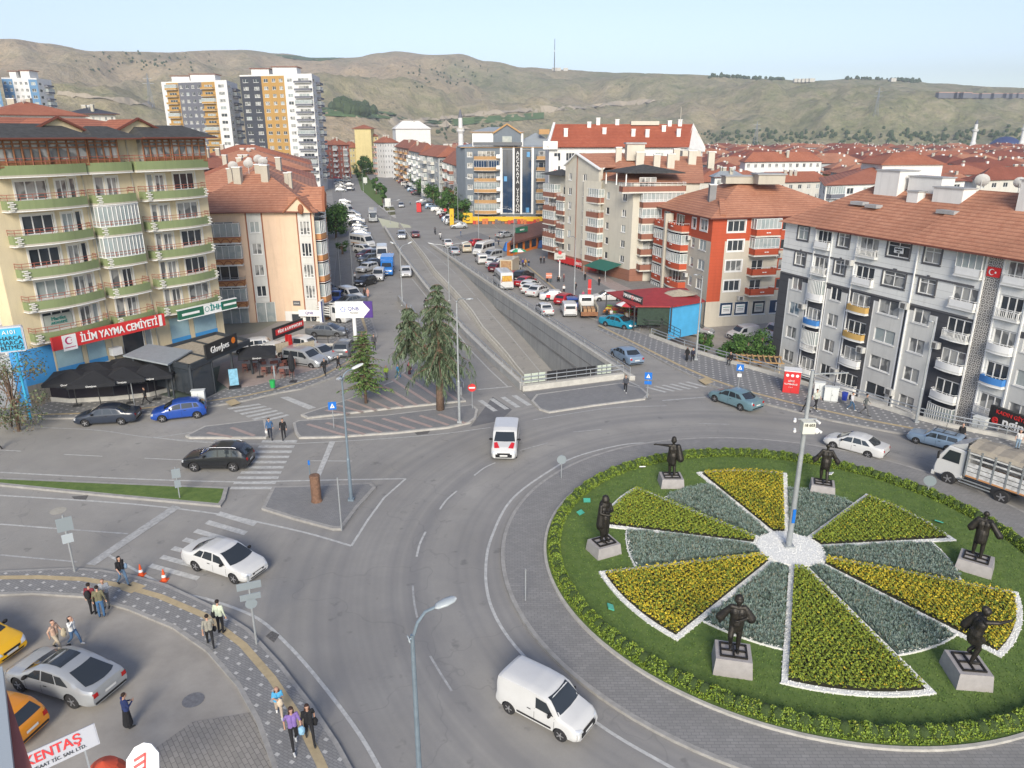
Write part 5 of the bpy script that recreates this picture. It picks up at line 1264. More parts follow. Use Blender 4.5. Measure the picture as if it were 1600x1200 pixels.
def drape(name,pts,wd,m,fill=False):
 b=MB();P=[]
 for(u0,v0),(u1,v1)in zip(pts,pts[1:]):
  for k in range(8):P.append(onhill(u0+(u1-u0)*k/8,v0+(v1-v0)*k/8))
 P=[p for p in P if p is not None]
 for i,p in enumerate(P):
  d=(P[min(i+1,len(P)-1)]-P[max(i-1,0)]);d.z=0;d.normalize();n=Vector((-d.y,d.x,0))*wd/2
  for q in(p+n,p-n):b.v.append((q.x,q.y,hz(q.x,q.y)+1.2))
  if i:k=len(b.v)-4;b.f.append((k+1,k+3,k+2,k));b.m.append(0)
 return tag(b.build(name,m),kind='structure')
dirt=mat('dirt_track',(.4,.34,.25),.95)
drape('dirt_road',[(612,196),(640,193),(690,186),(740,180),(790,175),(860,172),(900,168),(980,162),(1030,158)],16,dirt)
drape('dirt_road',[(612,191),(645,194),(700,198),(740,203)],10,dirt)
drape('dirt_road',[(90,146),(150,153),(215,163),(245,168)],7,dirt)
def patch(name,quad,m):
 b=MB();n=14
 for i in range(n+1):
  for j in range(n+1):
   s,t=i/n,j/n;u=(quad[0][0]*(1-s)+quad[1][0]*s)*(1-t)+(quad[3][0]*(1-s)+quad[2][0]*s)*t;v=(quad[0][1]*(1-s)+quad[1][1]*s)*(1-t)+(quad[3][1]*(1-s)+quad[2][1]*s)*t
   p=onhill(u,v);b.v.append((p.x,p.y,p.z+1.0)if p else(0,3000,0))
 for i in range(n):
  for j in range(n):a=i*(n+1)+j;b.f.append((a,a+1,a+n+2,a+n+1));b.m.append(0)
 return tag(b.build(name,m),kind='structure')
FM=1
fieldm=mat('green_field',(.085,.14,.05),.95,var=.25,scale=.02,coord='World',detail=8)
patch('field',[(500,168),(612,176),(640,188),(508,182)],fieldm)
patch('field',[(430,86),(540,90),(500,96),(450,92)],fieldm)
patch('field',[(650,190),(850,176),(850,186),(700,198)],fieldm)
def apt(name,label,P,Q,R_,z0,z1,fl,nPQ,nQR,wm_,bm,rm='tile',rise=3.2,balPQ=(),balQR=(),group=None,cat='apartment building',S=None,over=.6,attic=False,win2='2',gl=.6):
 B=Bld(name,label,(Q[0],Q[1]),cat,group,mats=[wm_,bm])
 P,Q,R_=Vector(P),Vector(Q),Vector(R_);S=P+(R_-Q)if S is None else Vector(S)
 for(a,c,n,bl)in((P,Q,nPQ,balPQ),(Q,R_,nQR,balQR)):
  L=(c-a).length;f=Fac(B,a,c,z0,z1)
  if n:
   cw=L/n;nf=int((z1-z0-.6)/fl)
   for k in range(nf):
    z_=z1-1.75-k*fl
    for i in range(n):
     x=cw*i
     if i in bl:
      f.win(x+cw*.2,x+cw*.8,z_-.5,z_+1.1,'3');f.bal(x+cw*.08,x+cw*.92,1.2,z_+.1,.85,0,bm,0,'steel',glaze=1.45 if random.random()<gl else 0)
     elif nf*n<60 or(i+k)%1==0:f.win(x+cw*.3,x+cw*.7,z_-.1,z_+1.1,win2)
  f.done()
 plain(B,[R_,S,P],z0,z1);B.close()
 b=MB();hip(b,[Q,R_,S,P],z1+.1,rise,over);rf=B.part(b,'roof',[M[rm],M['fascia']])
 c=(P+Q+R_+S)/4
 for i in range(3):
  q=c+(P-Q).normalized()*random.uniform(-.25,.25)*(P-Q).length;chimney(B,rf,q.x+random.uniform(-2,2),q.y+random.uniform(-1,1),z1+rise*.75,1.2,.8)
 if random.random()<.7:dish(B,rf,c.x+1,c.y-2,z1+rise*.8,.3,.5)
 return B
M['pinkw']=wallmat('pink_render',(.5,.31,.25));M['yelw']=wallmat('yellow_render',(.6,.5,.24));M['greyw']=wallmat('grey_render',(.4,.42,.42));M['offw']=wallmat('off_white_render',(.56,.54,.48));M['brickw']=wallmat('red_brown_render',(.3,.1,.07));M['bluew']=wallmat('blue_render',(.13,.25,.4))
M['navy']=wallmat('navy_cladding',(.055,.06,.075));M['t_grey']=wallmat('slate_grey_cladding',(.14,.145,.17));M['t_orange']=wallmat('orange_cladding',(.42,.25,.08));M['t_white']=wallmat('white_tower_render',(.68,.67,.65))
apt('apartment_building','peach block with reddish balconies just left of the blue grey block',XY(692,236),XY(712,205),XY(742,214),-1,13.3,2.65,5,3,'offw','r3_brown',balPQ=(1,3),balQR=(1,))
apt('apartment_building','grey white block with enclosed balconies and roof dormers on the boulevard',XY(655,268),XY(684,240),XY(730,246),-1,14.5,2.65,5,4,'greyw','offw',balPQ=(1,3),balQR=(0,))
apt('apartment_building','grey block with white balcony bands behind green street trees',XY(638,310),XY(657,272),XY(684,280),-1,15,2.65,5,3,'greyw','white',balPQ=(0,2,4))
apt('apartment_building','pink block on the right of the boulevard with staggered roofs',XY(617,370),XY(640,316),XY(668,322),-1,15.5,2.65,6,3,'pinkw','r4_tan',balPQ=(0,2,4))
apt('apartment_building','white block with pink vertical stripes and a red roof at the far crossing',XY(584,400),XY(600,392),XY(622,398),-1,17,2.65,4,5,'white_r','pinkw',balPQ=(0,))
WH=apt('apartment_building','large plain white walled block with a low pitched roof in the centre distance',XY(614,470),XY(619,460),XY(673,460),-1,24,3,0,0,'white_r','greyw',rm='white_r',rise=4.5)
apt('apartment_building','four storey red and white block left of the boulevard end',XY(505,388),XY(518,380),XY(545,388),-1,16,2.65,2,5,'brickw','white_r',balQR=(0,3))
YB=apt('apartment_building','pale yellow block with a raised stair tower and red roofs at the boulevard end',XY(555,440),XY(557,430),XY(591,434),-1,20,2.8,0,5,'yelw','r3_brown')
b=MB();p=XY(568,428);b.box((p.x,p.y+4,12),(9,10,24),0);hip(b,[(p.x-5,p.y-1),(p.x+5,p.y-1),(p.x+5,p.y+9),(p.x-5,p.y+9)],24.1,2,.8,m=1);YB.part(b,'stair_tower',[M['yelw'],M['tile']])
apt('apartment_building','long low yellow building between the red block and the yellow block',XY(532,435),XY(545,425),XY(562,430),-1,14,2.8,0,4,'yelw','r3_brown')
def tower(label,A,B_,z1,cols,name='tower_block',sides=None,fl=2.65,crown='t_grey',group=None,side_pts=None,mats=None):
 mats=mats or['t_white','t_grey','t_orange','navy'];T=Bld(name,label,A,'tower block',group,mats=mats)
 L=(B_-A).length;f=Fac(T,A,B_,-1,z1,lambda x,z:next((c[2]for c in cols if c[0]*L<=x<=c[1]*L),0),xc=[c[0]*L for c in cols]+[c[1]*L for c in cols])
 nf=int((z1-3)/fl);nw=0
 for k in range(nf):
  z_=z1-2.1-k*fl
  for c in cols:
   a,e,_,kind=c[:4];w=(e-a)*L
   if kind=='b':
    f.win(a*L+w*.2,a*L+w*.8,z_-.3,z_+1.1,'3');
    f.bal(a*L+.2,e*L-.2,1.2,z_+.2,.7,0,c[4],0,'steel',glaze=1.3 if(k*7+int(a*10))%4==0 else 0)
   else:
    for i in range(int(kind)):
     if nw<98 or True:f.win(a*L+w*(i+.25)/int(kind),a*L+w*(i+.75)/int(kind),z_-.1,z_+1.1,'2');nw+=1
 f.done();sp=side_pts
 g=Fac(T,B_,sp,-1,z1,lambda x,z:0)
 LL=(sp-B_).length
 for k in range(nf):
  z_=z1-2.1-k*fl;g.win(LL*.1,LL*.3,z_-.1,z_+1,'1')
  g.bal(LL*.45,LL*.9,1.4,z_+.2,.7,0,'t_grey',0,'steel',glaze=1.2 if k%2 else 0)
 g.done();bk=A+(sp-B_);plain(T,[sp,bk,A],-1,z1);T.close()
 b=MB();c=(A+B_+sp+bk)/4;b.prism([A,B_,sp,bk],z1,z1+.5,0)
 for dx,w,h in((-.25,.22,2.6),(.1,.3,3.0)):
  q=c+(B_-A)*dx;b.box((q.x,q.y,z1+h/2+.5),(L*w,6,h),1);b.box((q.x,q.y,z1+h+.55),(L*w+1,7,.2),2)
 T.part(b,'roof',[M['t_white'],M['white_r'],M['tile_dk']]);return T
tower('high rise tower with grey centre and orange striped balconies, the left one of the pair',XY(259,318,180),XY(360,306,180),40.5,[(0,.07,0,'0'),(.07,.26,2,'b','t_orange'),(.26,.62,1,'4'),(.62,.82,2,'b','t_orange'),(.82,1,0,'1')],side_pts=XY(376,330,180))
tower('high rise tower with dark left part, orange middle and white right balconies',XY(381,300,180),XY(492,292,180),41.8,[(0,.3,3,'2'),(.3,.42,2,'1'),(.42,.62,2,'2'),(.62,.76,0,'1'),(.76,1,0,'b','t_grey')],side_pts=XY(504,312,180))
tower('blue and white high rise at the far left edge behind the roofs',XY(14,330,180),XY(68,335,180),43,[(0,.3,1,'2'),(.3,.75,0,'3'),(.75,1,1,'1')],side_pts=XY(90,345,180),mats=['t_white','bluew','bluew','bluew'])
apt('apartment_building','deep blue high rise sliver at the left edge of the view',XY(-30,328),XY(-18,318),XY(17,322),-1,44,2.65,0,3,'bluew','greyw',rise=1)
apt('apartment_building','navy and cream block with a curved dark roof behind the cream block',XY(110,240),XY(118,232),XY(186,238),-1,27,2.65,0,7,'offw','navy',rm='navy',rise=1.8,over=1.2)
apt('apartment_building','block with white wall and a broad red roof seen over the cream block',XY(-40,150),XY(-10,138),XY(140,150),-1,24.6,2.65,0,8,'white_r','white_r',rise=2.6)
apt('apartment_building','small red roofed block right of the navy one',XY(180,205),XY(190,200),XY(232,206),-1,22,2.65,0,4,'pinkw','white_r',rise=2.2)
dl=Vector((-26,96)).normalized();nl=Vector((-dl.y,dl.x))*-1
rowlab=['second clay roofed block of the left row, directly behind the peach one','third block of the left row with many roof vents','pink walled fourth block of the left row in front of the dark tower','low fifth block of the left row under the tower']
for i,(s_,ln,z1,wmn,rs,dp)in enumerate(((0,24,13.4,'cream',4.2,20),(25,22,13.4,'offw',4.0,22),(48,24,14.2,'pinkw',4.0,26),(74,26,14.5,'pinkw',4.2,30))):
 Q=Vector((-29.6,114))+dl*s_;P=Q+dl*ln;apt('apartment_building',rowlab[i],(P-dl*ln)if False else Q-Vector((dl.y,-dl.x))*dp*-1*-1,Q,P,-1,z1,2.65,3,5,wmn,'orange_band',rm='tile_old' if i%2==0 else 'tile',rise=rs)
apt('apartment_building','cream block with a dark roof edge seen between the cream block and the clay roofs',(-62,104),(-47,100),(-44,118),-1,12.5,2.65,3,3,'stucco','offw',rm='tile_dk',rise=3.4)
apt('apartment_building','pink block under the left high rise',(-78,150),(-60,146),(-56,168),-1,15,2.65,4,3,'pinkw','offw',rise=3)
apt('apartment_building','pale block left of the pink one behind the cream block roof',(-100,165),(-82,160),(-80,180),-1,16,2.65,4,3,'offw','offw',rise=3)
MH=apt('apartment_building','white house with a two tiered orange roof standing behind the grey block',XY(1290,175),XY(1300,150),XY(1520,165),-3,11.8,2.65,2,9,'white_r','t_grey',rise=2.6,balQR=(0,3,6))
b=MB();c=(XY(1375,166)+XY(1475,168))/2;q=[(c.x-7,c.y-3),(c.x+7,c.y-1),(c.x+7,c.y+7),(c.x-7,c.y+7)];b.prism(q,12,15.3,0);hip(b,q,15.3,2.3,.6,m=1);MH.part(b,'upper_storey',[M['white_r'],M['tile']])
apt('apartment_building','long white block with a row of windows and orange roof right of the big roof',XY(1160,262),XY(1168,255),XY(1288,262),-2,12.5,2.65,0,11,'white_r','white_r',rise=3)
apt('apartment_building','cream block with a red roof below the long white block',XY(1172,222),XY(1178,212),XY(1308,220),-3,8.4,2.65,0,9,'offw','offw',rise=2.6)
apt('apartment_building','low white walled block with a grey metal roof beside the big orange roof',XY(1116,190),XY(1122,186),XY(1166,190),-2,11.4,2.65,0,3,'white_r','offw',rm='r4_roof',rise=1.2)
apt('apartment_building','beige block with many chimney stacks at the right edge behind the grey block',XY(1532,205),XY(1540,196),XY(1680,208),-3,10,2.65,0,8,'offw','stucco',rm='tile_dk',rise=3)
protos=[]
pal=[('offw','tile'),('white_r','tile_dk'),('pinkw','tile_old'),('yelw','tile'),('greyw','tile_old'),('offw','tile_dk'),('white_r','tile_old'),('bluew','tile')]
nm={'offw':'cream','white_r':'white','pinkw':'pink','yelw':'yellow','greyw':'grey','bluew':'blue'};rn={'tile':'orange','tile_dk':'dark red','tile_old':'faded clay'}
for far in(0,1):
 for i,(wm_,rm)in enumerate(pal):
  random.seed(40+i);w_,d_,h_=random.choice(((16,11,8.5),(20,12,11),(13,12,9),(24,12,10)));r=empty('town_house')
  b=MB();b.prism([(-w_/2,-d_/2),(w_/2,-d_/2),(w_/2,d_/2),(-w_/2,d_/2)],-6,h_,0,bottom=False)
  nf,nc=int(h_/2.7),int(w_/3.2)
  if far:
   for k in range(nf):
    for c in range(nc):b.box((-w_/2+(c+.5)*w_/nc,-d_/2-.02,h_-1.6-k*2.7),(1.3,.06,1.2),1)
  b.build('wall',[M[wm_],M['glass']],r)
  if not far:
   for k in range(nf):
    for c in range(nc):
     me,pm=win_mesh(1.4,1.2,'2','pvc',None,.0);o=link('window',me,r,(-w_/2+(c+.5)*w_/nc-.7,-d_/2-.06,h_-2.2-k*2.7))
     q=link('pane',pm['glass' if(c+k)%3 else 'glass_c'],o);q.location.y=.03
   for k in range(nf):
    for c in range(2):o=link('window',win_mesh(1.4,1.2,'2','pvc',None,.0)[0],r,(-w_/2-.06,d_/2-2-c*4,h_-2.2-k*2.7),-pi/2)
  b=MB();hip(b,[(-w_/2,-d_/2),(w_/2,-d_/2),(w_/2,d_/2),(-w_/2,d_/2)],h_,2.9,.7);ro=b.build('roof',[M[rm],M['fascia']],r)
  b=MB()
  for c in range(1):b.box((-w_*.2,.8,h_+2.7),(.9,.7,1.6));
  b.build('chimney',M['stucco'],ro);b=MB();b.box((w_*.15,-.6,h_+2.6),(.8,.8,1.5));b.build('chimney',M['white_r'],ro)
  r['_w']=w_;protos.append((r,f'{nm[wm_]} walled house with {rn[rm]} roof',i,far))
used_p=set();random.seed(11);nh=0
def clear(x,y):
 u,v=800+FPX*x/(y*cos(TH)+HC*sin(TH)),y
 return True
spots=[]
y=232.0
while y<1650:
 far=y>520;sp=25+max(0,(y-420))*.034;ry=21+max(0,(y-420))*.04
 u=1135 if y<320 else(905 if y<520 else 660)
 fwd=y*cos(TH)+HC*sin(TH);x=(u-800)/FPX*fwd;xe=(1690-800)/FPX*fwd
 while x<xe:
  spots.append((x+random.uniform(-3,3),y+random.uniform(-4,4),far));x+=sp*random.uniform(.9,1.15)
 y+=ry
random.shuffle(spots);keep=[]
for x,y,far in spots:
 if y<330 and x<62:continue
 fw=y*cos(TH)+HC*sin(TH);u=800+FPX*x/fw
 if y<290 and 1150<u<1320:continue
 keep.append((x,y,far))
keep.sort(key=lambda s:s[1]);keep=keep[:290]
grp={0:'houses of the town beyond the grey block',1:'distant houses at the foot of the hills'}
rowi={}
for x,y,far in keep:rowi.setdefault(int((y-225)//(22 if y<520 else 60)),[]).append(x)
rows_=sorted(rowi);[rowi[q].sort()for q in rowi]
od=lambda n:'%d%s'%(n,{1:'st',2:'nd',3:'rd'}.get(n%10 if not 10<n%100<14 else 0,'th'))
for x,y,far in keep:
 q_=int((y-225)//(22 if y<520 else 60));wh_=', %s from left in %s row of the town'%(od(rowi[q_].index(x)+1),od(rows_.index(q_)+1))
 i=random.choices(range(8),(5,5,3,2,3,5,4,1))[0];r,lab,_,_=protos[i+8*far]
 rz=random.choice((0,.08,-.1,.15,pi/2,pi/2-.1));z=hz(x,y)if y>600 else 0
 if(i,far)in used_p:o=copy_tree(r)
 else:o=r;used_p.add((i,far))
 o.location=(x,y,z-.5-(.0 if y>300 else 1.5));o.rotation_euler=(0,0,rz)
 tag(o,lab.replace(' walled','')+wh_,'house',grp[far])
for k,(r,lab,i,far)in enumerate(protos):
 if(i,far)not in used_p:
  r.location=(150+30*k,620+10*k,0);tag(r,lab+' in the far town','house')
for u,y,i in((700,420,5),(735,400,0),(760,470,1),(690,520,2),(840,430,5),(805,520,0),(603,560,1),(640,590,3),(530,520,0),(745,560,6),(860,560,5),(500,640,0)):
 o=copy_tree(protos[i][0]);p=XY(u,y);o.location=(p.x,p.y,-.5+(y>600)*hz(p.x,p.y));o.rotation_euler=(0,0,.1);o.scale=(1,1,1.2);tag(o,nm[pal[i][0]]+' walled house with '+rn[pal[i][1]]+' roof beyond the boulevard end','house','houses beyond the boulevard end')
def minaret(label,u,y,ztop,r=1.0,z0=0):
 p=XY(u,y);t=tag(empty('minaret',(p.x,p.y,0)),label,'minaret');h=ztop
 b=MB();b.lathe([(r*1.5,0),(r*1.5,h*.3),(r*1.15,h*.34),(r*1.05,h*.62),(r*1.7,h*.66),(r*1.7,h*.69),(r*.9,h*.69),(r*.85,h*.86)],(0,0,0),14);b.build('shaft',M['t_white'],t)
 b=MB();b.lathe([(r*.95,h*.86),(r*.5,h*.94),(.05,h)],(0,0,0),12);b.build('spire',M['t_grey'],t)
 b=MB();b.lathe([(r*1.75,h*.685),(r*1.75,h*.71)],(0,0,0),14);b.build('balcony',M['offw'],t);return t
minaret('slender white minaret standing beyond the blue grey block',720,430,34.5,1.3)
m1=minaret('white minaret with a dark spire left of the blue dome',1521,900,37,2.0);minaret('white minaret at the right edge beside the blue dome',1597,900,39,2.0)
t=tag(empty('mosque',(*XY(1572,960),0)),'mosque with a dark blue dome between two minarets','mosque')
b=MB();b.lathe([(19*cos(R(a)),2+16*sin(R(a)))for a in range(0,91,10)],(0,0,0),24);b.build('dome',mat('dome_blue',(.04,.06,.16),.5),t,smooth=True);b=MB();b.box((0,0,1.5),(44,36,3));b.build('hall',M['offw'],t)
t=tag(empty('radio_mast',(0,0,0)),'thin radio mast on the skyline above the white block','mast');p=onhill(866,112);t.location=p
b=MB();b.tube([(0,0,-5),(0,0,95)],[1.6,.8],6);b.build('mast',M['steel_dark'],t);b=MB();b.box((0,0,60),(2.4,2.4,5));b.build('antenna',M['steel'],t)
for u,v,h in((237,168,45),(1368,182,50),(1180,226,40)):
 p=onhill(u,v)
 if p:
  t=tag(empty('power_pylon',p),{237:'lattice power pylon on the left hillside',1368:'lattice power pylon on the right hillside',1180:'lattice pylon at the foot of the right hills'}[u],'pylon')
  b=MB();[b.bar((sx*3,sy*3,0),(0,0,h),.5,.5)for sx in(-1,1)for sy in(-1,1)];b.build('tower',M['steel'],t);b=MB();[b.bar((-w_,0,h*q),(w_,0,h*q),.5,.5)for w_,q in((8,.7),(6,.85))];b.build('crossarm',M['steel'],t)
for i in range(15):
 u=1470+i*9.5;p=onhill(u,153)
 if p:b=MB();b.box((0,0,4),(16,12,10));b.box((0,0,9.5),(17,13,1.2),1);t=tag(empty('estate_house',p),'tiny grey block in the row high on the right hillside','house','row of grey blocks on the right hillside');b.build('wall',[M['t_grey'],M['pinkw']],t)
for u in(866,873,884,1244,1250,1256,1262,1268,1395):
 p=onhill(u,skyrow(u)+2.5)
 if p:b=MB();b.box((0,0,4),(14,10,9));o=tag(b.build('ridge_house',M['offw']),'tiny pale house on the skyline ridge','house','houses on the skyline ridge');o.location=p
def wood(name,label,pts,n,spread,h,m,cat='wood'):
 b=MB()
 for _ in range(n):
  (u,v)=random.choice(pts);u+=random.gauss(0,spread[0]);v+=random.gauss(0,spread[1]);p=onhill(u,v)
  if not p:continue
  r=h*random.uniform(.4,.8);n0=len(b.v);b.ell((p.x,p.y,p.z+r*.6),(r,r,r*random.uniform(.8,1.4)),6,4,0)
  for i in range(n0,len(b.v)):q=Vector(b.v[i]);b.v[i]=tuple(q+mn.noise_vector(q*.5)*r*.3)
 return tag(b.build(name,m),label,cat,kind='stuff')
dkf=mat('distant_foliage',(.035,.06,.025),.95,col2=(.07,.095,.04),scale=.3,coord='World')
wood('far_wood','dark wood at the foot of the hill left of centre',[(530,170),(542,173),(555,175),(566,177)],160,(6,2),11,dkf)
wood('far_wood','line of dark trees on the right skyline ridge',[(1125,120),(1150,121),(1180,123),(1215,124),(1310,123),(1340,123),(1370,124),(1410,126),(1430,128)],210,(10,.8),7,dkf)
wood('far_wood','scattered scrub on the rocky slope',[(650+i*8,108+j*7)for i in range(12)for j in range(4)],60,(30,8),4,dkf)
wood('far_wood','scrub on the upper left slope',[(150+i*14,90+j*5)for i in range(12)for j in range(4)],60,(20,5),4,dkf)
wood('far_wood','scrub along the foot of the right hills',[(900+i*30,215)for i in range(24)]+[(760,205),(700,206)],420,(18,6),5,dkf)
# ================================================================== VEHICLES
M['cab']=mat('arch_black',(.012,.012,.013),.9)
M['carglass']=mat('car_glass',(.025,.031,.037),.06,spec=.75)
M['chrome']=mat('alloy_rim',(.5,.5,.51),.3,.8)
M['lampw']=mat('headlamp_glass',(.6,.62,.64),.12,.3);M['lampr']=mat('taillamp_red',(.35,.01,.01),.2)
M['plate']=mat('number_plate',(.62,.62,.6),.5)
def paint(name,c,metal=.0):return mat('paint_'+name,c,.3,metal,clear=.5,var=.03,scale=1.5)
PC={'white':paint('white',(.56,.56,.545)),'black':paint('black',(.012,.013,.015)),'silver':paint('silver',(.36,.375,.385),.3),'grey':paint('grey',(.12,.13,.14),.2),'navy':paint('navy',(.02,.028,.045)),'blue':paint('blue',(.012,.06,.3)),'teal':paint('steel_teal',(.14,.235,.27),.2),'lblue':paint('pale_blue',(.2,.28,.38),.2),'turq':paint('turquoise',(.015,.22,.33),.1),'red':paint('red',(.35,.015,.02)),'maroon':paint('maroon',(.1,.015,.02)),'yellow':paint('yellow',(.72,.4,.01)),'beige':paint('beige',(.5,.44,.33)),'orange':paint('orange',(.6,.22,.01)),'vblue':paint('van_blue',(.015,.16,.5))}
def interp(P,x):
 for(a,va),(c,vc)in zip(P,P[1:]):
  if x<=c:t=(x-a)/(c-a)if c>a else 0;t=max(0,min(1,t));return va+(vc-va)*t
 return P[-1][1]
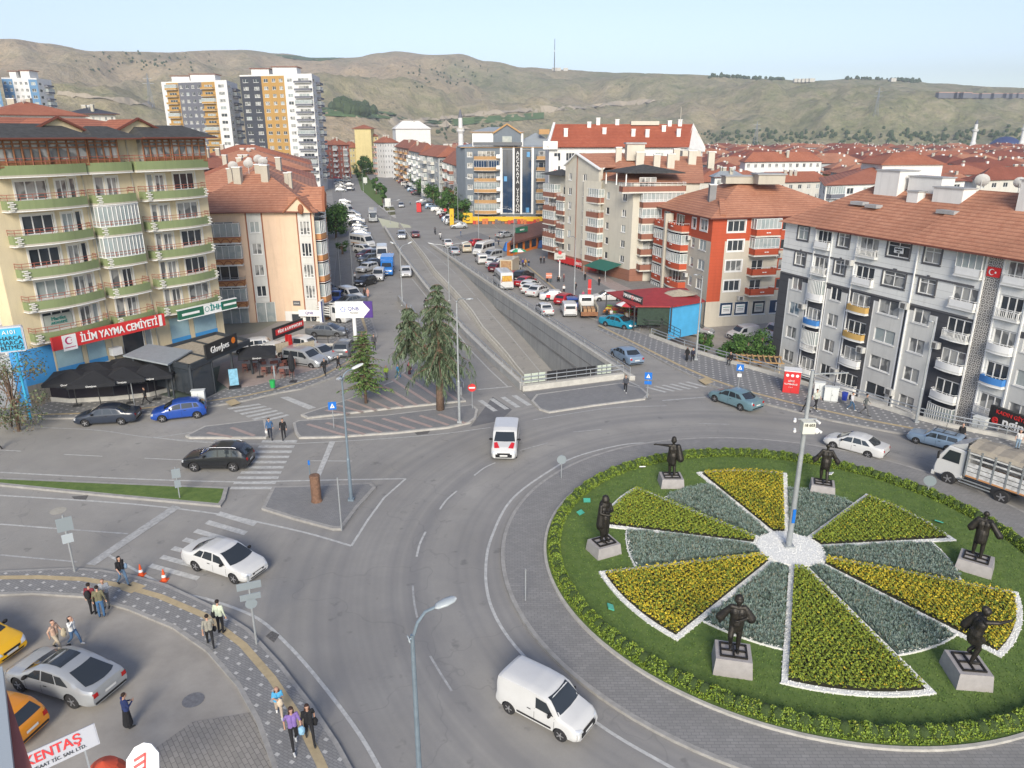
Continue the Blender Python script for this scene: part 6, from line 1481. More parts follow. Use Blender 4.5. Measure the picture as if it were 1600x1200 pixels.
SP={'sedan':dict(L=4.55,W=1.75,wb=2.62,fo=.86,r=.31,top=[(0,.8),(.05,1.0),(.75,1.06),(1.35,1.38),(1.9,1.45),(2.5,1.43),(2.85,1.34),(3.5,.98),(4.2,.82),(4.5,.68),(4.55,.6)],belt=[(0,.78),(.1,.9),(.8,.96),(3.4,.9),(4.2,.76),(4.55,.55)],side=[((1.02,.97),(1.55,.97),(1.72,1.3),(1.42,1.3)),((1.62,.97),(2.3,.95),(2.28,1.35),(1.78,1.34)),((2.38,.95),(3.2,.92),(2.78,1.27),(2.36,1.34))],ws=(.93,1.39,.75,.6),rw=(1.06,1.38,.68,.54)),'hatch':dict(L=4.05,W=1.75,wb=2.55,fo=.8,r=.31,top=[(0,.75),(.06,1.0),(.3,1.22),(.6,1.42),(1.2,1.48),(2.0,1.46),(2.4,1.35),(3.05,.99),(3.75,.84),(4.0,.68),(4.05,.58)],belt=[(0,.72),(.15,.95),(.5,1.0),(2.95,.92),(3.75,.78),(4.05,.55)],side=[((.48,1.02),(.85,1.0),(.9,1.34),(.66,1.33)),((.93,1.0),(1.75,.97),(1.75,1.38),(.98,1.37)),((1.83,.97),(2.75,.93),(2.35,1.27),(1.83,1.37))],ws=(.97,1.36,.68,.54),rw=(1.04,1.36,.6,.52)),'suv':dict(L=4.45,W=1.82,wb=2.6,fo=.88,r=.35,top=[(0,.85),(.06,1.1),(.3,1.35),(.55,1.58),(1.1,1.67),(2.1,1.65),(2.55,1.52),(3.2,1.13),(4.1,.98),(4.4,.8),(4.45,.65)],belt=[(0,.8),(.15,1.05),(.5,1.12),(3.1,1.06),(4.1,.9),(4.45,.62)],side=[((.5,1.15),(.9,1.13),(.95,1.5),(.66,1.49)),((.98,1.13),(1.85,1.1),(1.85,1.56),(1.02,1.55)),((1.93,1.1),(2.9,1.06),(2.5,1.44),(1.93,1.55))],ws=(1.1,1.54,.72,.58),rw=(1.15,1.52,.64,.55)),'van':dict(L=4.0,W=1.72,wb=2.51,fo=.82,r=.3,top=[(0,.8),(.03,1.35),(.1,1.68),(.25,1.74),(1.6,1.76),(2.3,1.7),(2.6,1.6),(3.1,1.1),(3.7,.92),(3.97,.72),(4.0,.6)],belt=[(0,.75),(.1,1.05),(3.0,1.0),(3.7,.84),(4.0,.58)],side=[((2.0,1.04),(2.85,1.02),(2.5,1.5),(2.0,1.54))],ws=(1.08,1.66,.77,.64),rw=(1.12,1.5,.6,.58),boxy=1),'combi':dict(L=4.3,W=1.8,wb=2.7,fo=.85,r=.31,top=[(0,.8),(.03,1.35),(.1,1.7),(.25,1.78),(2.2,1.8),(2.6,1.68),(3.3,1.14),(3.95,.98),(4.26,.76),(4.3,.6)],belt=[(0,.78),(.1,1.1),(3.2,1.03),(3.9,.9),(4.3,.6)],side=[((.25,1.12),(.95,1.12),(.95,1.58),(.32,1.58)),((1.03,1.12),(1.95,1.1),(1.95,1.6),(1.03,1.6)),((2.03,1.1),(3.0,1.06),(2.55,1.55),(2.03,1.6))],ws=(1.12,1.64,.74,.64),rw=(1.15,1.6,.64,.62),boxy=1),'minibus':dict(L=6.1,W=2.0,wb=3.6,fo=1.05,r=.35,top=[(0,.9),(.03,1.9),(.12,2.5),(.3,2.62),(4.2,2.64),(4.7,2.45),(5.35,1.45),(5.9,1.18),(6.08,.9),(6.1,.65)],belt=[(0,.9),(.1,1.35),(5.2,1.3),(5.85,1.1),(6.1,.65)],side=[((.3,1.4),(1.2,1.4),(1.2,2.1),(.3,2.1)),((1.28,1.4),(2.3,1.4),(2.3,2.1),(1.28,2.1)),((2.38,1.4),(3.6,1.4),(3.6,2.1),(2.38,2.1)),((3.8,1.35),(5.05,1.33),(4.6,2.05),(3.8,2.1))],ws=(1.4,2.25,.85,.75),rw=(1.35,2.2,.75,.7),boxy=1),'coach':dict(L=9.5,W=2.4,wb=5.0,fo=2.0,r=.48,top=[(0,1.2),(.05,2.7),(.3,3.05),(8.9,3.1),(9.3,2.7),(9.48,1.4),(9.5,1.0)],belt=[(0,1.2),(.1,1.6),(9.3,1.55),(9.5,1.2)],side=[((.5+i*1.7,1.6),(2.1+i*1.7,1.6),(2.1+i*1.7,2.6),(.5+i*1.7,2.6))for i in range(5)],ws=(1.25,2.6,1.05,.95),rw=(1.9,2.6,.9,.85),boxy=1),'coupe':dict(L=4.85,W=1.86,wb=2.84,fo=.93,r=.34,top=[(0,.8),(.05,.98),(.5,1.03),(1.5,1.33),(2.1,1.42),(2.6,1.41),(3.0,1.3),(3.7,.96),(4.5,.8),(4.8,.66),(4.85,.58)],belt=[(0,.78),(.1,.88),(.8,.93),(3.6,.88),(4.5,.74),(4.85,.55)],side=[((1.15,.97),(1.75,.95),(1.92,1.27),(1.6,1.26)),((1.82,.95),(2.55,.93),(2.55,1.31),(1.98,1.3)),((2.62,.93),(3.4,.9),(2.95,1.24),(2.62,1.31))],ws=(.94,1.32,.7,.55),rw=(1.02,1.34,.66,.5)),'box_sedan':dict(L=4.2,W=1.62,wb=2.42,fo=.82,r=.29,top=[(0,.75),(.04,.98),(.85,1.0),(1.2,1.34),(1.5,1.4),(2.35,1.4),(2.5,1.36),(2.95,.98),(4.1,.86),(4.18,.7),(4.2,.55)],belt=[(0,.74),(.06,.9),(.85,.93),(2.9,.92),(4.1,.8),(4.2,.52)],side=[((1.02,.95),(1.25,.95),(1.35,1.28),(1.25,1.28)),((1.3,.95),(2.0,.95),(2.0,1.32),(1.42,1.32)),((2.07,.95),(2.75,.93),(2.48,1.3),(2.07,1.32))],ws=(.98,1.33,.65,.56),rw=(1.02,1.32,.6,.52)),'wagon':dict(L=4.35,W=1.64,wb=2.44,fo=.83,r=.29,top=[(0,.75),(.04,1.0),(.25,1.3),(.5,1.4),(2.45,1.41),(2.6,1.37),(3.05,.98),(4.2,.86),(4.3,.7),(4.35,.55)],belt=[(0,.74),(.06,.9),(3.0,.92),(4.2,.8),(4.35,.52)],side=[((.45,.96),(1.25,.96),(1.25,1.3),(.55,1.3)),((1.33,.96),(2.0,.95),(2.0,1.32),(1.33,1.32)),((2.07,.95),(2.85,.93),(2.55,1.3),(2.07,1.32))],ws=(.98,1.33,.65,.56),rw=(1.0,1.32,.6,.54)),'pickup':dict(L=5.2,W=1.85,wb=3.2,fo=.9,r=.38,top=[(0,1.0),(.03,1.08),(1.6,1.1),(1.68,1.5),(1.85,1.72),(2.9,1.72),(3.2,1.6),(3.85,1.18),(4.8,1.06),(5.15,.85),(5.2,.7)],belt=[(0,.95),(.1,1.05),(3.8,1.1),(4.8,.98),(5.2,.65)],side=[((1.85,1.15),(2.4,1.15),(2.4,1.6),(1.95,1.6)),((2.48,1.15),(3.5,1.12),(3.15,1.5),(2.48,1.6))],ws=(1.16,1.6,.72,.6),rw=(1.2,1.58,.65,.6)),'cabtruck':dict(L=6.0,W=2.0,wb=3.6,fo=1.0,r=.37,top=[(3.9,1.2),(3.93,2.0),(4.05,2.2),(4.6,2.2),(5.2,1.45),(5.8,1.2),(5.98,.9),(6.0,.65)],belt=[(3.9,1.1),(4.0,1.25),(5.1,1.25),(5.8,1.05),(6.0,.6)],side=[((4.15,1.3),(4.95,1.28),(4.5,1.95),(4.15,2.0))],ws=(1.38,2.0,.82,.7),rw=(1.5,1.95,.6,.6),boxy=1,x0=3.9),}
_wheel={}
def wheel_mesh(r):
 if r in _wheel:return _wheel[r]
 def turn(b):
  for i,p in enumerate(b.v):b.v[i]=(p[0],p[2],p[1])
  b.f=[tuple(reversed(f))for f in b.f]
 t=MB();t.lathe([(r*.62,-.1),(r*.93,-.1),(r,-.06),(r,.06),(r*.93,.1),(r*.62,.1)],(0,0,0),20);turn(t)
 q=MB();q.lathe([(r*.63,-.085),(r*.6,-.1),(r*.5,-.06),(r*.2,-.075)],(0,0,0),20,1);q.lathe([(r*.2,.075),(r*.5,.06),(r*.6,.1),(r*.63,.085)],(0,0,0),20,1)
 for i in range(5):
  a=2*pi*i/5;
  for s in(-1,1):q.bar((r*.08*cos(a),r*.08*sin(a),s*.09),(r*.58*cos(a),r*.58*sin(a),s*.098),r*.16,.02,0)
 for s in(-1,1):q.lathe([(r*.16,s*.1-.01),(r*.16,s*.1+.01)],(0,0,0),10,0)
 turn(q);_wheel[r]=(t.mesh('tyre',M['rubber'],False),q.mesh('rim',[M['chrome'],M['cab']]));return _wheel[r]
BT=bpy.data.scenes.new('bt')
def booled(me,cuts):
 o=bpy.data.objects.new('t',me);BT.collection.objects.link(o);b=MB()
 for x,r,W in cuts:
  for s in(-1,1):
   n0=len(b.v);b.lathe([(r,-.17),(r,.17)],(0,0,0),22)
   for i in range(n0,len(b.v)):p=b.v[i];b.v[i]=(p[0]+x,p[2]+s*(W/2-.08),p[1]+r*.86)
   for i in range(len(b.f)-24,len(b.f)):b.f[i]=tuple(reversed(b.f[i]))
 c=b.build('c',M['cab']);COL.objects.unlink(c);BT.collection.objects.link(c);md=o.modifiers.new('b','BOOLEAN');md.object=c;md.operation='DIFFERENCE';md.solver='EXACT'
 try:md.material_mode='TRANSFER'
 except Exception:pass
 vl=BT.view_layers[0];vl.update();r_=bpy.data.meshes.new_from_object(o.evaluated_get(vl.depsgraph));bpy.data.objects.remove(o);bpy.data.objects.remove(c)
 return r_
KIT={}
def kit(kind):
 if kind in KIT:return KIT[kind]
 S=SP[kind];L,W=S['L'],S['W'];x0=S.get('x0',0);cx=L/2;bx=S.get('boxy',0)
 n=40;zb0=.22 if S['r']<.4 else .35;secs=[];xs=sorted({x0+(L-x0)*i/n for i in range(n+1)}|{p[0]for p in S['top']})
 for x in xs:
  t=(x-x0)/(L-x0);e=min(t,1-t);pw=1-(.13 if t<.5 else .2)*max(0,1-e/.13)**2 if not bx else 1-(.05 if t<.5 else .16)*max(0,1-e/.1)**2
  w=W/2*pw;zt=interp(S['top'],x);zl=min(interp(S['belt'],x),zt-.02);zb=zb0+.1*max(0,1-e/.06)
  k=max(0,min(1,(zt-zl-.08)/.35));tum=(.17 if not bx else .07)
  wr=w*(1-(.1*(1-k)+tum*k));rd=.06 if k>.3 else .03
  secs.append((x,[(0,zb),(w*.88,zb),(w*.98,zb+.1),(w,zb+(zl-zb)*.45),(w*.99,zl-.1),(w*.965,zl),(wr,zt-rd),(wr*.9,zt-.012),(wr*.5,zt+.012),(0,zt+.018)]))
 b=MB();m=len(secs[0][1]);ring=2*(m-1)
 for x,pts in secs:
  R_=[(x-cx,-y,z)for y,z in pts]+[(x-cx,y,z)for y,z in reversed(pts[1:-1])];b.v+=R_
 for i in range(len(secs)-1):
  for j in range(ring):a,c=i*ring,(i+1)*ring;k=(j+1)%ring;b.f.append((a+j,c+j,c+k,a+k));b.m.append(0)
 b.f.append(tuple(reversed(range(ring))));b.m.append(0);o=(len(secs)-1)*ring;b.f.append(tuple(o+j for j in range(ring)));b.m.append(0)
 b.f=[tuple(reversed(f))for f in b.f]
 me=b.mesh('body',[M['white'],M['cab']],True);bm=bmesh.new();bm.from_mesh(me);bmesh.ops.recalc_face_normals(bm,faces=bm.faces);bm.to_mesh(me);bm.free()
 tree=BVHTree.FromPolygons([v.co.copy()for v in me.vertices],[tuple(p.vertices)for p in me.polygons])
 wx=[L-S['fo']-cx,L-S['fo']-S['wb']-cx]
 cuts=[(x,S['r']*1.16,W)for x in wx if x>x0-cx]
 body=booled(me,cuts);body.polygons.foreach_set('use_smooth',[True]*len(body.polygons))
 for q in range(len(body.materials),2):body.materials.append(M['cab'])
 try:body.set_sharp_from_angle(angle=R(35))
 except Exception:pass
 def patch(corners,mode,mt,nm_,s=1,off=.008,nu=6,nv=4):
  q=MB();ok=True
  for i in range(nu+1):
   for j in range(nv+1):
    u,v=i/nu,j/nv;a=[corners[0][k]*(1-u)*(1-v)+corners[1][k]*u*(1-v)+corners[2][k]*u*v+corners[3][k]*(1-u)*v for k in(0,1)]
    if mode=='side':o_,d_=Vector((a[0]-cx,s*3,a[1])),Vector((0,-s,0))
    elif mode=='front':o_,d_=Vector((8,a[0],a[1])),Vector((-1,0,0))
    elif mode=='rear':o_,d_=Vector((-8,a[0],a[1])),Vector((1,0,0))
    else:o_,d_=Vector((a[0]-cx,a[1],6)),Vector((0,0,-1))
    h=tree.ray_cast(o_,d_)
    if h[0]is None:return None
    nn=h[1]if h[1].dot(d_)<0 else-h[1];p=h[0]+nn*off;q.v.append(tuple(p))
  for i in range(nu):
   for j in range(nv):a=i*(nv+1)+j;q.f.append((a,a+1,a+nv+2,a+nv+1));q.m.append(0)
  return q.mesh(nm_,M[mt],True)
 P=[]
 for quad in S['side']:
  for s in(1,-1):P.append(('side_window',patch(quad,'side','carglass','side_window',s)))
 z0,z1,w0,w1=S['ws'];P.append(('windscreen',patch([(-w0,z0+.03),(w0,z0+.03),(w1,z1-.02),(-w1,z1-.02)],'front','carglass','windscreen',nv=8,off=.012)))
 z0,z1,w0,w1=S['rw'];P.append(('rear_window',patch([(-w0,z0),(w0,z0),(w1,z1-.03),(-w1,z1-.03)],'rear','carglass','rear_window',nv=8,off=.012)))
 hw=W/2;hl=interp(S['belt'],L-.25)
 zz=hl-.1 if not bx or kind in('van','combi')else hl-.2
 for s in(1,-1):
  P.append(('headlight',patch([(s*hw*.48,zz-.08),(s*hw*.9,zz-.05),(s*hw*.87,zz+.12),(s*hw*.56,zz+.05)],'front','lampw','headlight',off=.015)))
  tz_=interp(S['belt'],.12);tl=(tz_-.2,tz_-.02)if not bx else(tz_-.15,tz_+.3)
  if kind!='cabtruck':P.append(('taillight',patch([(s*hw*.6 if not bx else s*hw*.78,tl[0]),(s*hw*.84,tl[0]),(s*hw*.84,tl[1]),(s*hw*.62 if not bx else s*hw*.78,tl[1])],'rear','lampr','taillight',off=.015)))
 P.append(('grille',patch([(-hw*.42,zz-.1),(hw*.42,zz-.1),(hw*.45,zz+.0),(-hw*.45,zz+.0)],'front','cab','grille',off=.014)))
 bz=.68 if kind in('van','combi')else .42
 P.append(('bumper',patch([(-hw*.9,.37),(hw*.9,.37),(hw*.88,bz),(-hw*.88,bz)]if bz>.5 else[(-hw*.8,.35),(hw*.8,.35),(hw*.8,.42),(-hw*.8,.42)],'front','cab','bumper',off=.012)))
 P.append(('bumper',patch([(-hw*.8,.36),(hw*.8,.36),(hw*.8,.46),(-hw*.8,.46)],'rear','cab','bumper',off=.012)))
 P.append(('number_plate',patch([(-.26,.46),(.26,.46),(.26,.57),(-.26,.57)],'front','plate','number_plate',off=.03,nu=2,nv=1)))
 P.append(('number_plate',patch([(-.26,.6),(.26,.6),(.26,.71),(-.26,.71)],'rear','plate','number_plate',off=.022,nu=2,nv=1)))
 if kind in('van','combi','suv','minibus'):
  for s in(1,-1):P.append(('side_trim',patch([(L-S['fo']-S['wb']+.42,.4),(L-S['fo']-.42,.4),(L-S['fo']-.42,.5),(L-S['fo']-S['wb']+.42,.5)],'side','cab','side_trim',s,.012,5,1)))
 for s in(1,-1):
  sx=[q[1][0]+.04 for q in S['side'][-2:]]if len(S['side'])>1 else[S['side'][0][0][0]-.05,S['side'][0][1][0]+.05]
  for x in sx:P.append(('door_seam',patch([(x-.008,.38),(x+.008,.38),(x+.008,interp(S['belt'],x)-.03),(x-.008,interp(S['belt'],x)-.03)],'side','cab','door_seam',s,.004,1,3)))
  x=sx[0]-.25;P.append(('door_handle',patch([(x-.09,interp(S['belt'],x)-.16),(x+.09,interp(S['belt'],x)-.16),(x+.09,interp(S['belt'],x)-.12),(x-.09,interp(S['belt'],x)-.12)],'side','cab','door_handle',s,.02,2,1)))
  q=MB();xm_=S['side'][-1][1][0]-.12-cx;zm=interp(S['belt'],xm_+cx)+.1;q.ell((xm_,s*(hw+.09),zm),(.07,.13,.09),8,6);P.append(('side_mirror',q.mesh('side_mirror',M['cab'],True)))
 P=[(a,c)for a,c in P if c]
 KIT[kind]=(body,P,wx,S);return KIT[kind]
CN={}
def vehicle(kind,colour,centre,nose,label,group=None,z=0.0,cat='car',name='parked_car',scale=1.0,extras=None,ang=None,pitch=0):
 body,P,wx,S=kit(kind)
 c=Vector(centre)if isinstance(centre,Vector)else G(*centre,z)
 if ang is None:nn=nose if isinstance(nose,Vector)else G(*nose,z);ang=atan2((nn-c).y,(nn-c).x)
 t=tag(empty(name,(c.x,c.y,z),ang),label,cat,group);t.scale=(scale,)*3
 if pitch:t.rotation_euler=(0,pitch,ang)
 o=link('body',body,t);o.material_slots[0].link='OBJECT';o.material_slots[0].material=PC[colour]
 for nm_,me in P:
  q=link(nm_,me,t)
  if nm_=='side_mirror' and colour!='white':pass
 tm,rm_=wheel_mesh(S['r'])
 for x in wx:
  for s in(1,-1):w_=link('wheel',tm,t,(x,s*(S['W']/2-.11),S['r']));link('rim',rm_,w_)
 if extras:extras(t,S)
 return t
def vw(kind,colour,rw,fw,label,**kw):
 z=kw.get('z',0);A,B_=G(*rw,z),G(*fw,z);S=SP[kind];mid=(A+B_)/2;d=(B_-A).normalized();n=Vector((-d.y,d.x))
 if n.dot(mid)<0:n=-n
 wb_mid=(S['L']-S['fo']-S['wb']/2)-S['L']/2;c=mid+n*(S['W']/2-.1)-d*wb_mid
 return vehicle(kind,colour,c,None,label,ang=atan2(d.y,d.x),**kw)
def roof_rack(t,S):
 b=MB()
 for s in(1,-1):b.bar((-1.5,s*.55,1.5),(.3,s*.55,1.5),.04,.04)
 for x in(-1.4,-.5,.2):b.bar((x,-.6,1.52),(x,.6,1.52),.04,.04)
 b.build('roof_rack',M['steel_dark'],t)
def sunroof(t,S):
 b=MB();zf=lambda x:interp(S['top'],x+S['L']/2)+.022
 for i in range(6):
  x0,x1=-.55+i*.2,-.35+i*.2;b.face([(x0,-.48,zf(x0)),(x1,-.48,zf(x1)),(x1,.48,zf(x1)),(x0,.48,zf(x0))])
 b.build('glass_roof',M['carglass'],t)
def roofrails(t,S):
 b=MB();
 for s in(1,-1):b.tube([(-1.5,s*.62,1.62),(-1.3,s*.66,1.7),(.2,s*.66,1.69),(.45,s*.63,1.58)],.025,6)
 b.build('roof_rail',M['chrome'],t)
M['decal_red']=mat('red_decal',(.55,.02,.03),.4)
def redhood(t,S):
 b=MB()
 for s in(1,-1):b.face([(1.9,s*.3,.985),(1.9,s*.66,.96),(1.3,s*.72,1.12),(1.3,s*.5,1.17)]);
 for s in(1,-1):b.box((-.4,s*.868,.75),(1.8,.012,.25))
 b.build('red_decal',M['decal_red'],t)
def coldback(t,S):
 b=MB();b.box((-S['L']/2-.03,0,1.75),(.03,1.4,.8));b.build('rear_advert',mat('yellow_advert',(.6,.45,.05),.5,col2=(.4,.1,.03),scale=6),t)
def stripe(t,S):
 b=MB()
 for s in(1,-1):b.box((-.3,s*(S['W']/2+.006),.85),(4.4,.012,.14))
 b.build('orange_stripe',M['orange_band'],t)
vw('sedan','white',(308,892),(368,912),'white saloon crossing the lower zebra at the left',name='car')
vw('suv','black',(366,737),(304,737),'black SUV with chrome window line leaving the upper zebra',name='car',extras=roofrails)
vw('sedan','navy',(192,664),(133,667),'dark saloon parked at the kerb before the black parasols')
vw('hatch','blue',(308,654),(255,660),'bright blue hatchback parked beside the grey utility cabinet')
vw('van','white',(795,1115),(875,1158),'small white panel van at the bottom beside the roundabout',scale=.94,name='van',cat='van')
vehicle('combi','white',(790,703),(787,722),'white delivery van with red bonnet marks driving into the roundabout',name='van',cat='van',extras=redhood)
vw('sedan','teal',(1157,642),(1117,628),'steel blue saloon entering the exit lane by the tactile pad',name='car')
vw('sedan','lblue',(975,569),(959,559),'pale blue saloon driving away beside the underpass wall',name='car')
vw('sedan','turq',(946,510),(976,516),'turquoise saloon pulled onto the pavement by the greengrocer')
vw('sedan','white',(1353,716),(1302,702),'white saloon circling beyond the roundabout hedge',scale=.91,name='car')
vw('wagon','lblue',(1477,706),(1431,694),'old pale blue estate car with roof rack parked below the ornamental block',scale=.86,extras=roof_rack)
vw('hatch','yellow',(-98,1026),(-22,1046),'yellow taxi cut by the left edge',name='taxi',cat='taxi',z=.05)
vw('coupe','silver',(118,1106),(33,1079),'silver saloon with a black glass roof in the dusty forecourt',z=.05,extras=sunroof)
vw('hatch','orange',(8,1180),(-90,1160),'orange taxi behind the white signboard',name='taxi',cat='taxi',z=.05)
def stake_truck():
 A,B_=G(1562,787),G(1479,757);d=(B_-A).normalized();n=Vector((-d.y,d.x));n=n if n.dot(A)>0 else-n;a=atan2(d.y,d.x)
 c=(A+B_)/2+n*1.05;t=tag(empty('truck',(c.x,c.y,0),a),'white cab truck with slatted sides and a tan tarpaulin at the right edge','truck')
 s=-1 if Vector((-d.y,d.x)).dot(n)>0 else 1;wb=(B_-A).length
 b=MB();prof=[(wb/2-.75,.6),(wb/2-.75,2.55),(wb/2+.35,2.6),(wb/2+.85,1.75),(wb/2+1.0,1.1),(wb/2+1.0,.5)]
 m=len(prof);W_=1.0;b.v+=[(x,-W_*(.96 if z>2 else 1),z)for x,z in prof]+[(x,W_*(.96 if z>2 else 1),z)for x,z in prof]
 for i in range(m):j=(i+1)%m;b.f.append((i,j,j+m,i+m));b.m.append(0)
 b.f+=[tuple(reversed(range(m))),tuple(range(m,2*m))];b.m+=[0,0];o=b.build('cab',PC['white'],t)
 md=o.modifiers.new('bv','BEVEL');md.width=.07;md.segments=3
 b=MB();b.add([(wb/2+.40,-.85,2.5),(wb/2+.40,.85,2.5),(wb/2+.87,.9,1.72),(wb/2+.87,-.9,1.72)],[(0,1,2,3)]);b.build('windscreen',M['carglass'],t)
 for q in(1,-1):b=MB();b.add([(wb/2-.45,q*1.012,1.6),(wb/2+.62,q*1.012,1.6),(wb/2+.25,q*1.0,2.35),(wb/2-.45,q*1.0,2.35)],[(0,1,2,3)]);b.build('side_window',M['carglass'],t);b=MB();b.box((wb/2+.75,q*1.25,1.9),(.08,.2,.5));b.bar((wb/2+.7,q*1.0,2.1),(wb/2+.75,q*1.25,2.1),.03,.03);b.build('side_mirror',M['cab'],t);b=MB();b.box((wb/2+1.0,q*.75,.85),(.08,.35,.22));b.build('headlight',M['lampw'],t)
 b=MB();b.box((wb/2+1.03,0,.5),(.15,2.0,.28));b.build('bumper',PC['white'],t)
 b=MB();b.add([(wb/2-.7,-.9,2.6),(wb/2+.3,-.8,2.62),(wb/2+.3,.8,2.62),(wb/2-.7,.9,2.6),(wb/2-.7,-.9,3.1),(wb/2-.7,.9,3.1)],[(0,1,4),(1,2,5,4),(2,3,5)]);b.build('wind_deflector',PC['white'],t)
 xb,xf=-wb/2-2.4,wb/2-.95
 b=MB();b.box(((xb+xf)/2,0,.85),(xf-xb,.9,.2));b.box(((xb+xf)/2,0,1.02),(xf-xb,2.2,.14));b.build('chassis',M['steel_dark'],t)
 b=MB()
 for q in(1,-1):
  y=q*1.12
  for z in(1.25,1.55,1.85):b.box(((xb+xf)/2,y,z),(xf-xb,.04,.25),0)
  for z in(2.3,2.62):b.box(((xb+xf)/2,y,z),(xf-xb,.04,.1),0)
  n_=7
  for i in range(n_):x=xb+(xf-xb)*i/(n_-1);b.box((x,y*1.02,1.95),(.1,.06,1.8),1)
  b.box(((xb+xf)/2,y*1.01,1.08),(xf-xb,.06,.1),2)
 for x in(xb,xf):b.box((x,0,1.9),(.05,2.2,1.7),0)
 b.build('slatted_side',[mat('worn_white_boards',(.5,.5,.49),.7,var=.3,scale=3),M['steel'],M['orange_band']],t)
 b=MB();nn_=12
 for i in range(nn_+1):
  x=xb-.1+(xf-xb+.2)*i/nn_;sg=.04*sin(i*2.2)
  b.v+=[(x,-1.18,2.72),(x,-1.0,2.98+sg),(x,0,3.15+sg),(x,1.0,2.98+sg),(x,1.18,2.72)]
  if i:
   k=len(b.v)-10
   for j in range(4):b.f.append((k+j,k+j+1,k+j+6,k+j+5));b.m.append(0)
 b.build('tarpaulin',mat('tan_tarpaulin',(.3,.265,.21),.8,var=.15,scale=2),t)
 tm,rm_=wheel_mesh(.44)
 for x in(wb/2,-wb/2):
  for q in(1,-1):w_=link('wheel',tm,t,(x,q*.95,.44));w_.scale=(1,1.5,1);link('rim',rm_,w_)
 b=MB()
 for q in(1,-1):b.box((0,q*1.1,.55),(wb-1.3,.04,.08));b.box((0,q*1.1,.75),(wb-1.3,.04,.08))
 b.build('side_guard',M['steel'],t)
stake_truck()
L0=.0
vw('combi','silver',(452,572),(487,577),'silver people carrier beside the cafe tables')
vehicle('sedan','silver',(499,560),(528,566),'silver saloon behind the silver people carrier')
vehicle('suv','grey',(540,553),(553,537),'dark grey crossover seen from behind at the car park corner')
vw('sedan','grey',(494,527),(525,528),'dark slate saloon above the railing of the car park')
vehicle('hatch','white',(395,550),(370,552),'white hatchback behind the cafe parasol, left one',group='white cars behind the cafe')
vehicle('suv','white',(462,548),(440,546),'white crossover behind the brown cafe banner',group='white cars behind the cafe')
vehicle('sedan','white',(425,556),(402,556),'white saloon between the cafe parasol and the peach block',group='white cars behind the cafe')
def rack_bed(t,S):
 b=MB();b.box((-1.05,0,.78),(3.8,2.0,.14),1)
 for s in(1,-1):
  for z in(1.0,1.3,1.6,1.9):b.box((-1.05,s*.98,z),(3.8,.04,.14),0)
  for i in range(5):b.box((-2.9+i*.93,s*1.0,1.4),(.07,.06,1.3),0)
 for x in(-2.93,.83):b.box((x,0,1.4),(.05,2.0,1.2),0)
 b.build('slatted_bed',[mat('white_slats',(.6,.6,.57),.6),M['steel_dark']],t)
vehicle('cabtruck','white',(516,501),(549,505),'white pickup truck with a slatted bed behind the arrow billboard',name='truck',cat='truck',extras=rack_bed)
vehicle('combi','white',(549,469),(571,476),'white minivan at the car park entrance',name='van',cat='van')
vehicle('hatch','white',(508,470),(500,480),'white hatchback nose to the slatted truck')
vehicle('sedan','blue',(526,471),(516,480),'blue saloon between the white hatchback and the dark one')
vehicle('sedan','grey',(547,478),(531,481),'dark grey saloon just above the arrow billboard')
vehicle('sedan','navy',(511,458),(524,464),'dark saloon half hidden by the peach block balconies')
vehicle('hatch','black',(571,446),(558,450),'black hatchback nosing out of the left row')
vehicle('van','white',(592,437),(588,445),'white van double parked at the end of the left row',name='van',cat='van')
def bluebox(t,S):
 b=MB();b.box((-1.0,0,1.75),(3.9,2.0,2.1));b.build('cargo_box',PC['vblue'],t)
vehicle('cabtruck','vblue',(606,427),(603,436),'bright blue box van double parked behind the white van',name='van',cat='van',extras=bluebox)
vehicle('hatch','white',(634.5,431),(635,438),'white car driving beside the long left wall',name='car')
vehicle('wagon','white',(574,424),(562,427),'white estate parked askew in the left row')
vehicle('sedan','navy',(583,417),(563,419),'dark saloon above the white estate in the left row')
vehicle('sedan','grey',(577,409),(558,412),'grey saloon above the dark saloon in the left row')
vehicle('sedan','maroon',(574,402),(556,405),'maroon saloon between the grey one and the white SUV')
vehicle('hatch','grey',(587,402),(588,408),'small grey car beside the white minibus')
vehicle('minibus','white',(597.5,406),(597.5,414),'white minibus facing the camera behind the blue van',name='minibus',cat='minibus')
vehicle('suv','white',(569,395.5),(584,397),'white SUV below the long minibus of the left row')
vehicle('minibus','white',(567,386),(586,389),'long white minibus with an orange stripe parked across the left row',name='minibus',cat='minibus',extras=stripe)
vehicle('suv','silver',(628,372.5),(628,378),'silver blue car coming down the ramp',name='car',z=-.05)
vehicle('sedan','maroon',(649,370.5),(646,364),'dark red car on the ramp driving away',name='car',z=-.05)
vehicle('coach','silver',(583,345),(583.5,356),'silver midibus driving towards the camera on the boulevard',name='bus',cat='bus')
vehicle('sedan','silver',(627,323.5),(629,331),'pale car just past the planted median',name='car')
vehicle('sedan','white',(598.5,294.5),(600,299),'white car beside the long median lawn',name='car')
vehicle('minibus','white',(547,277),(548,284),'far white minibus beside the left row',name='minibus',cat='minibus')
vehicle('sedan','white',(699.5,384.5),(692,376),'white saloon driving away beside the right wall rail',name='car')
vehicle('sedan','silver',(709.5,397),(702,389),'silver saloon driving away just below the white saloon',name='car')
vehicle('combi','beige',(727.5,393),(719,385),'cream van driving away in the market street',name='van',cat='van')
vehicle('minibus','white',(756,397),(741,401),'tall white van parked nose out at the market',name='van',cat='van',scale=.92)
vehicle('combi','silver',(768,406),(750,409),'pale silver minivan below the tall white van')
vehicle('van','white',(752,411),(745,404),'white small van seen from behind in the market street',name='van',cat='van')
